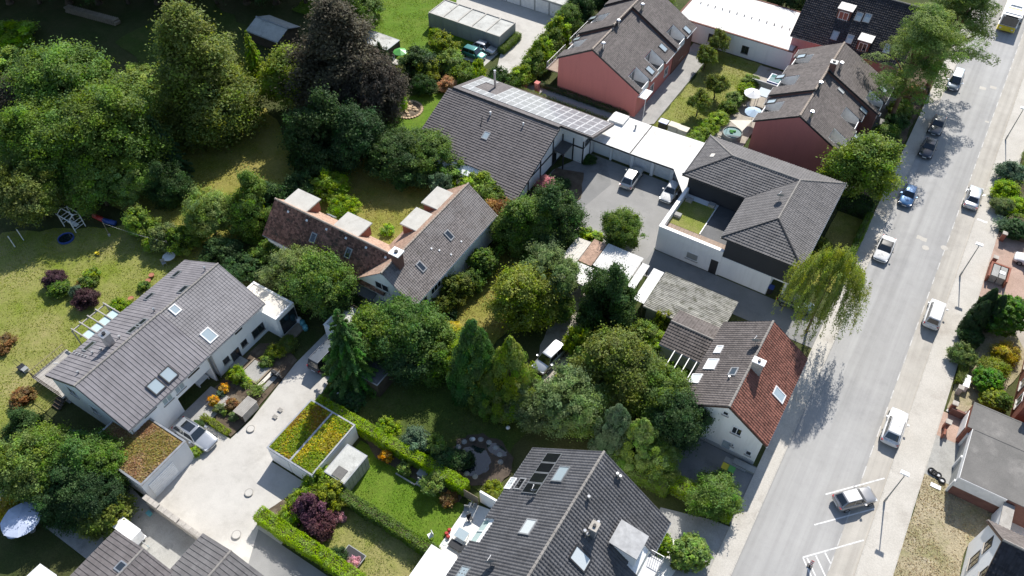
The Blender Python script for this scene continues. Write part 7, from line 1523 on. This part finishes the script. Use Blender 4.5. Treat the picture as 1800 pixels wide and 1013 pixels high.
for dy in (-.62, .62): MB().box(p.x-.28, p.x+.28, p.y+dy-.04, p.y+dy+.04, 0, .4).build('leg', M['trim_white'], t)
for k, (px, py, m) in enumerate(((533, 572, 'plastic_teal'), (538, 580, 'plastic_teal'), (527, 567, 'trim_white'))):
    p = at(px, py); t = empty('water_butt', (p.x, p.y, 0), ['teal barrel beside the annex window, upper', 'teal barrel beside the annex window, lower', 'white sack beside the teal barrels'][k], 'barrel' if k < 2 else 'sack'); MB().lathe((p.x, p.y, 0), [(.25, 0), (.33, .35), (.27, .75), (.2, .78)], 12).build('body', M[m], t, True)
p = at(354, 893-7); tag(MB().box(-45.95, -45.55, 9.75, 10.1, 0, .5).build('crate', M['plastic_teal'], bevel=.03), 'teal plastic crate at the foot of the stone wall', 'crate')
# gardens at the bottom
t = empty('trampoline_mat', (-24.5, 17.3, 0), 'dark rectangular fitness trampoline on the lower lawn', 'trampoline'); p = at(622, 980); x, y = p.x, p.y; t.location = (x, y, 0)
MB().box(x-.95, x+.95, y-.55, y+.55, .32, .36).build('mat', M['plastic_black'], t); MB().box(x-1.02, x-.95, y-.6, y+.6, .3, .37).box(x+.95, x+1.02, y-.6, y+.6, .3, .37).box(x-.95, x+.95, y+.55, y+.62, .3, .37).box(x-.95, x+.95, y-.62, y-.55, .3, .37).build('rim', M['plastic_grey'], t)
for dx in (-.9, .9):
    for dy in (-.5, .5): MB().tube((x+dx, y+dy, 0), (x+dx, y+dy, .3), .03, 6).build('leg', M['galv'], t)
p = at(745, 858); t = empty('garden_bench', (p.x, p.y, 0), 'grey garden bench under the small fruit tree', 'bench'); MB().box(p.x-.8, p.x+.8, p.y-.25, p.y+.25, .4, .46).build('seat', M['plastic_grey'], t); MB().box(p.x-.8, p.x+.8, p.y+.22, p.y+.28, .46, .95).build('backrest', M['plastic_grey'], t)
for dx in (-.7, .7): MB().box(p.x+dx-.04, p.x+dx+.04, p.y-.22, p.y+.22, 0, .4).build('leg', M['plastic_grey'], t)
p = at(744, 838); tag(MB().ext([(p.x-.45, p.y-.35, 0), (p.x+.45, p.y-.35, 0), (p.x+.45, p.y+.35, 0), (p.x-.45, p.y+.35, 0)], (0, 0, .75)).build('cold_frame', M['plastic_grey'], bevel=.04), 'grey storage box in the bed under the long hedge', 'box')
p = at(715, 845); tag(MB().box(p.x-1.3, p.x+1.0, p.y-.06, p.y+.06, 0, .22).build('bed_edging', M['kerb']), 'pale stone edging of the flower bed', 'edging')
t = empty('fence', (-21.3, 26.85, 0), 'weathered board fence between long hedge and terrace wall', 'fence')
for k in range(6): MB().box(-22.4+k*.36, -22.07+k*.36, 26.8, 26.84, .05, 1.55).build('board', M['wood'], t)
MB().box(-22.4, -20.3, 26.85, 26.92, 1.2, 1.3).build('rail', M['wood'], t)
p = at(780, 958); table('dark barbecue table on the white terrace', -18.4, 21.6, .45, .8, 'plastic_black')
t = empty('garden_table', (-18.6, 22.9, 0), 'glass dining table on the white terrace', 'table'); p = at(812, 945); x, y = p.x, p.y; t.location = (x, y, 0); MB().box(x-.55, x+.55, y-.45, y+.45, .7, .74).build('top', M['glass_sky'], t)
for dx in (-.48, .48):
    for dy in (-.38, .38): MB().tube((x+dx, y+dy, 0), (x+dx, y+dy, .7), .025, 5).build('leg', M['galv'], t)
p = at(803, 962); t = empty('sun_lounger', (p.x, p.y, 0), 'dark grey sun lounger on the white terrace', 'sun lounger'); MB().box(p.x-.75, p.x+.4, p.y-.35, p.y+.35, .3, .38).build('seat', M['wall_dark'], t); MB().ext([(p.x+.4, p.y-.35, .3), (p.x+.4, p.y+.35, .3), (p.x+.9, p.y+.35, .75), (p.x+.9, p.y-.35, .75)], (0, 0, .08)).build('backrest', M['wall_dark'], t)
for dx in (-.65, .3):
    for dy in (-.3, .3): MB().tube((p.x+dx, p.y+dy, 0), (p.x+dx, p.y+dy, .3), .025, 5).build('leg', M['trim_white'], t)
for px, py, rz, m, l in ((820, 900, .4, 'plastic_grey', 'grey chair at the shaded end of the white terrace'), (834, 892, 2.0, 'plastic_grey', 'second grey chair at the shaded end of the white terrace'), (826, 915, 1.0, 'plastic_black', 'dark chair in the middle of the white terrace'), (757, 945, -.5, 'trim_white', 'white deck chair on the lawn edge by the terrace')):
    p = at(px, py); chair(l, p.x, p.y, rz, m)
for k, (px, py) in enumerate(((790, 934), (785, 940), (788, 946))):
    p = at(px, py); t = empty('flower_pot', (p.x, p.y, 0), ['upper red flower pot on the white terrace', 'left red flower pot on the white terrace', 'lower red flower pot on the white terrace'][k], 'flower pot'); MB().lathe((p.x, p.y, 0), [(.12, 0), (.17, .25), (.14, .24)], 10).build('pot', M['terracotta'], t); MB().lathe((p.x, p.y, .2), [(.1, 0), (.2, .1), (.12, .22)], 8).build('flowers', M['plastic_red'], t)
p = at(782, 956); tag(MB().lathe((p.x, p.y, 0), [(.16, 0), (.26, .12), (.24, .14), (.2, .06)], 12).build('bowl', M['plastic_teal']), 'turquoise bowl on the white terrace', 'bowl')
for k, (px, py, l) in enumerate(((595, 693, 'white globe lamp under the tall spruce'), (893, 752, 'white globe lamp behind the dark-tiled roof'), (832, 772, 'white globe lamp at the pond rim'))):
    p = at(px, py, .5); t = empty('globe_lamp', (p.x, p.y, 0), l, 'garden lamp', 'white garden globe lamps'); MB().tube((p.x, p.y, 0), (p.x, p.y, .3), .03, 6).build('stem', M['plastic_black'], t); MB().lathe((p.x, p.y, .28), [(.05, 0), (.17, .08), (.22, .2), (.17, .33), (.04, .4)], 12).build('globe', M['trim_white'], t, True)
for k in range(16):
    a = k*2*PI/16; x, y = -23.0+2.3*math.cos(a), 30.9+2.0*math.sin(a)
    if (x > -21.6 and y < 31.5): continue
    MB().lathe((x, y, 0), [(.26, 0), (.3, .12), (.16, .22)], 7).build('pond_stone', M['concrete_grey'], bpy.data.objects['pond_surround'])
# rockery beside the lush lawn
t = empty('rockery', (-62.2, 72.3, 0), 'round rockery of tan stones on the lush lawn', 'rockery'); MB().prism(ellipse(-62.2, 72.3, 1.9, 1.9), .08, .2).build('bed', M['soil'], t)
rr = random.Random(3)
for k in range(26):
    a = rr.uniform(0, 6.28); d_ = rr.uniform(.1, 1.6); x, y = -62.2+d_*math.cos(a), 72.3+d_*math.sin(a); s_ = rr.uniform(.14, .34)
    MB().lathe((x, y, .15), [(s_, 0), (s_*1.1, s_*.5), (s_*.6, s_*.9)], rr.choice((5, 6, 7))).build('stone', M['stone'], t)
for k in range(30): a = k*2*PI/30; MB().box(-62.2+2.02*math.cos(a)-.17, -62.2+2.02*math.cos(a)+.17, 72.3+2.02*math.sin(a)-.17, 72.3+2.02*math.sin(a)+.17, .05, .22).build('edging_stone', M['stone'], t)
for k, (px, py) in enumerate(((922, 155), (944, 162))):
    p = at(px, py); post(['left red pillar in the narrow hedge behind the solar roof', 'right red pillar in the narrow hedge behind the solar roof'][k], p.x, p.y, 1.6, 'wall_red', .6, 'wall_red')
p = at(690, 108); tag(MB().box(p.x-1.5, p.x+1.4, p.y-.6, p.y+.6, .08, .14).build('paved_seat', M['concrete']), 'pale paved seat beside the copper beech', 'patio')
p = at(686, 104); t = empty('garden_bench', (p.x, p.y, 0), 'pale bench on the paved seat beside the copper beech', 'bench'); MB().box(p.x-.8, p.x+.8, p.y-.22, p.y+.22, .4, .46).build('seat', M['trim_white'], t); MB().box(p.x-.8, p.x+.8, p.y+.2, p.y+.25, .46, .9).build('backrest', M['trim_white'], t); MB().box(p.x-.75, p.x-.65, p.y-.2, p.y+.2, 0, .4).build('leg', M['trim_white'], t); MB().box(p.x+.65, p.x+.75, p.y-.2, p.y+.2, 0, .4).build('leg', M['trim_white'], t)
# terrace gardens behind the second red terrace
for k in range(7): tag(MB().box(-21.9+k*.0, -20.4, 87.5+k*.45, 87.72+k*.45, .1, .2).build('stepping_plank', M['wood_grey']), ['first', 'second', 'third', 'fourth', 'fifth', 'sixth', 'seventh'][k]+' wooden plank of the stepping path beside the round pool, counted from below', 'plank', 'stepping planks')
for x, y, l in ((-20.3, 97.2, 'white garden chair behind the second red terrace, nearer the parasol'), (-20.8, 98.4, 'white garden chair behind the second red terrace, farther')): chair(l, x, y, .8, 'trim_white')
t = empty('garden_shelter', (-19.6, 100.5, 0), 'glass-topped garden table shelter behind the second red terrace', 'shelter'); MB().box(-20.4, -18.8, 99.4, 101.4, 1.9, 1.98).build('top', M['glass_sky'], t)
for x in (-20.3, -18.9):
    for y in (99.5, 101.3): MB().tube((x, y, 0), (x, y, 1.9), .04, 6).build('post', M['trim_white'], t)
t = empty('paddling_pool', (-19.4, 106.3, 0), 'rectangular blue pool frame against the white hall', 'pool'); MB().box(-20.6, -18.3, 105.2, 107.4, 0, .8).build('wall', M['plastic_blue'], t); MB().box(-20.45, -18.45, 105.35, 107.25, .8, .82).build('water', M['pool_water'], t)
t = empty('privacy_wall', (-20.8, 103.6, 0), 'grey privacy wall across the gardens behind the second red terrace', 'wall'); MB().box(-22.4, -18.3, 103.5, 103.7, 0, 1.5).build('panel', M['wall_grey'], t)
p = at(1360, 535-8); p = at(1345, 515)
# woodland foot wall
t = empty('log_pile', (-121, 64.6, 0), 'long pile of split logs at the dark wood edge', 'log pile')
for k in range(26):
    for j in range(3): x = -126+k*.4+.2*(j % 2); MB().tube((x, 63.8+k*.06, .2+j*.36), (x+.05, 64.8+k*.06, .2+j*.36), .19, 7).build('log', M['wood'], t)
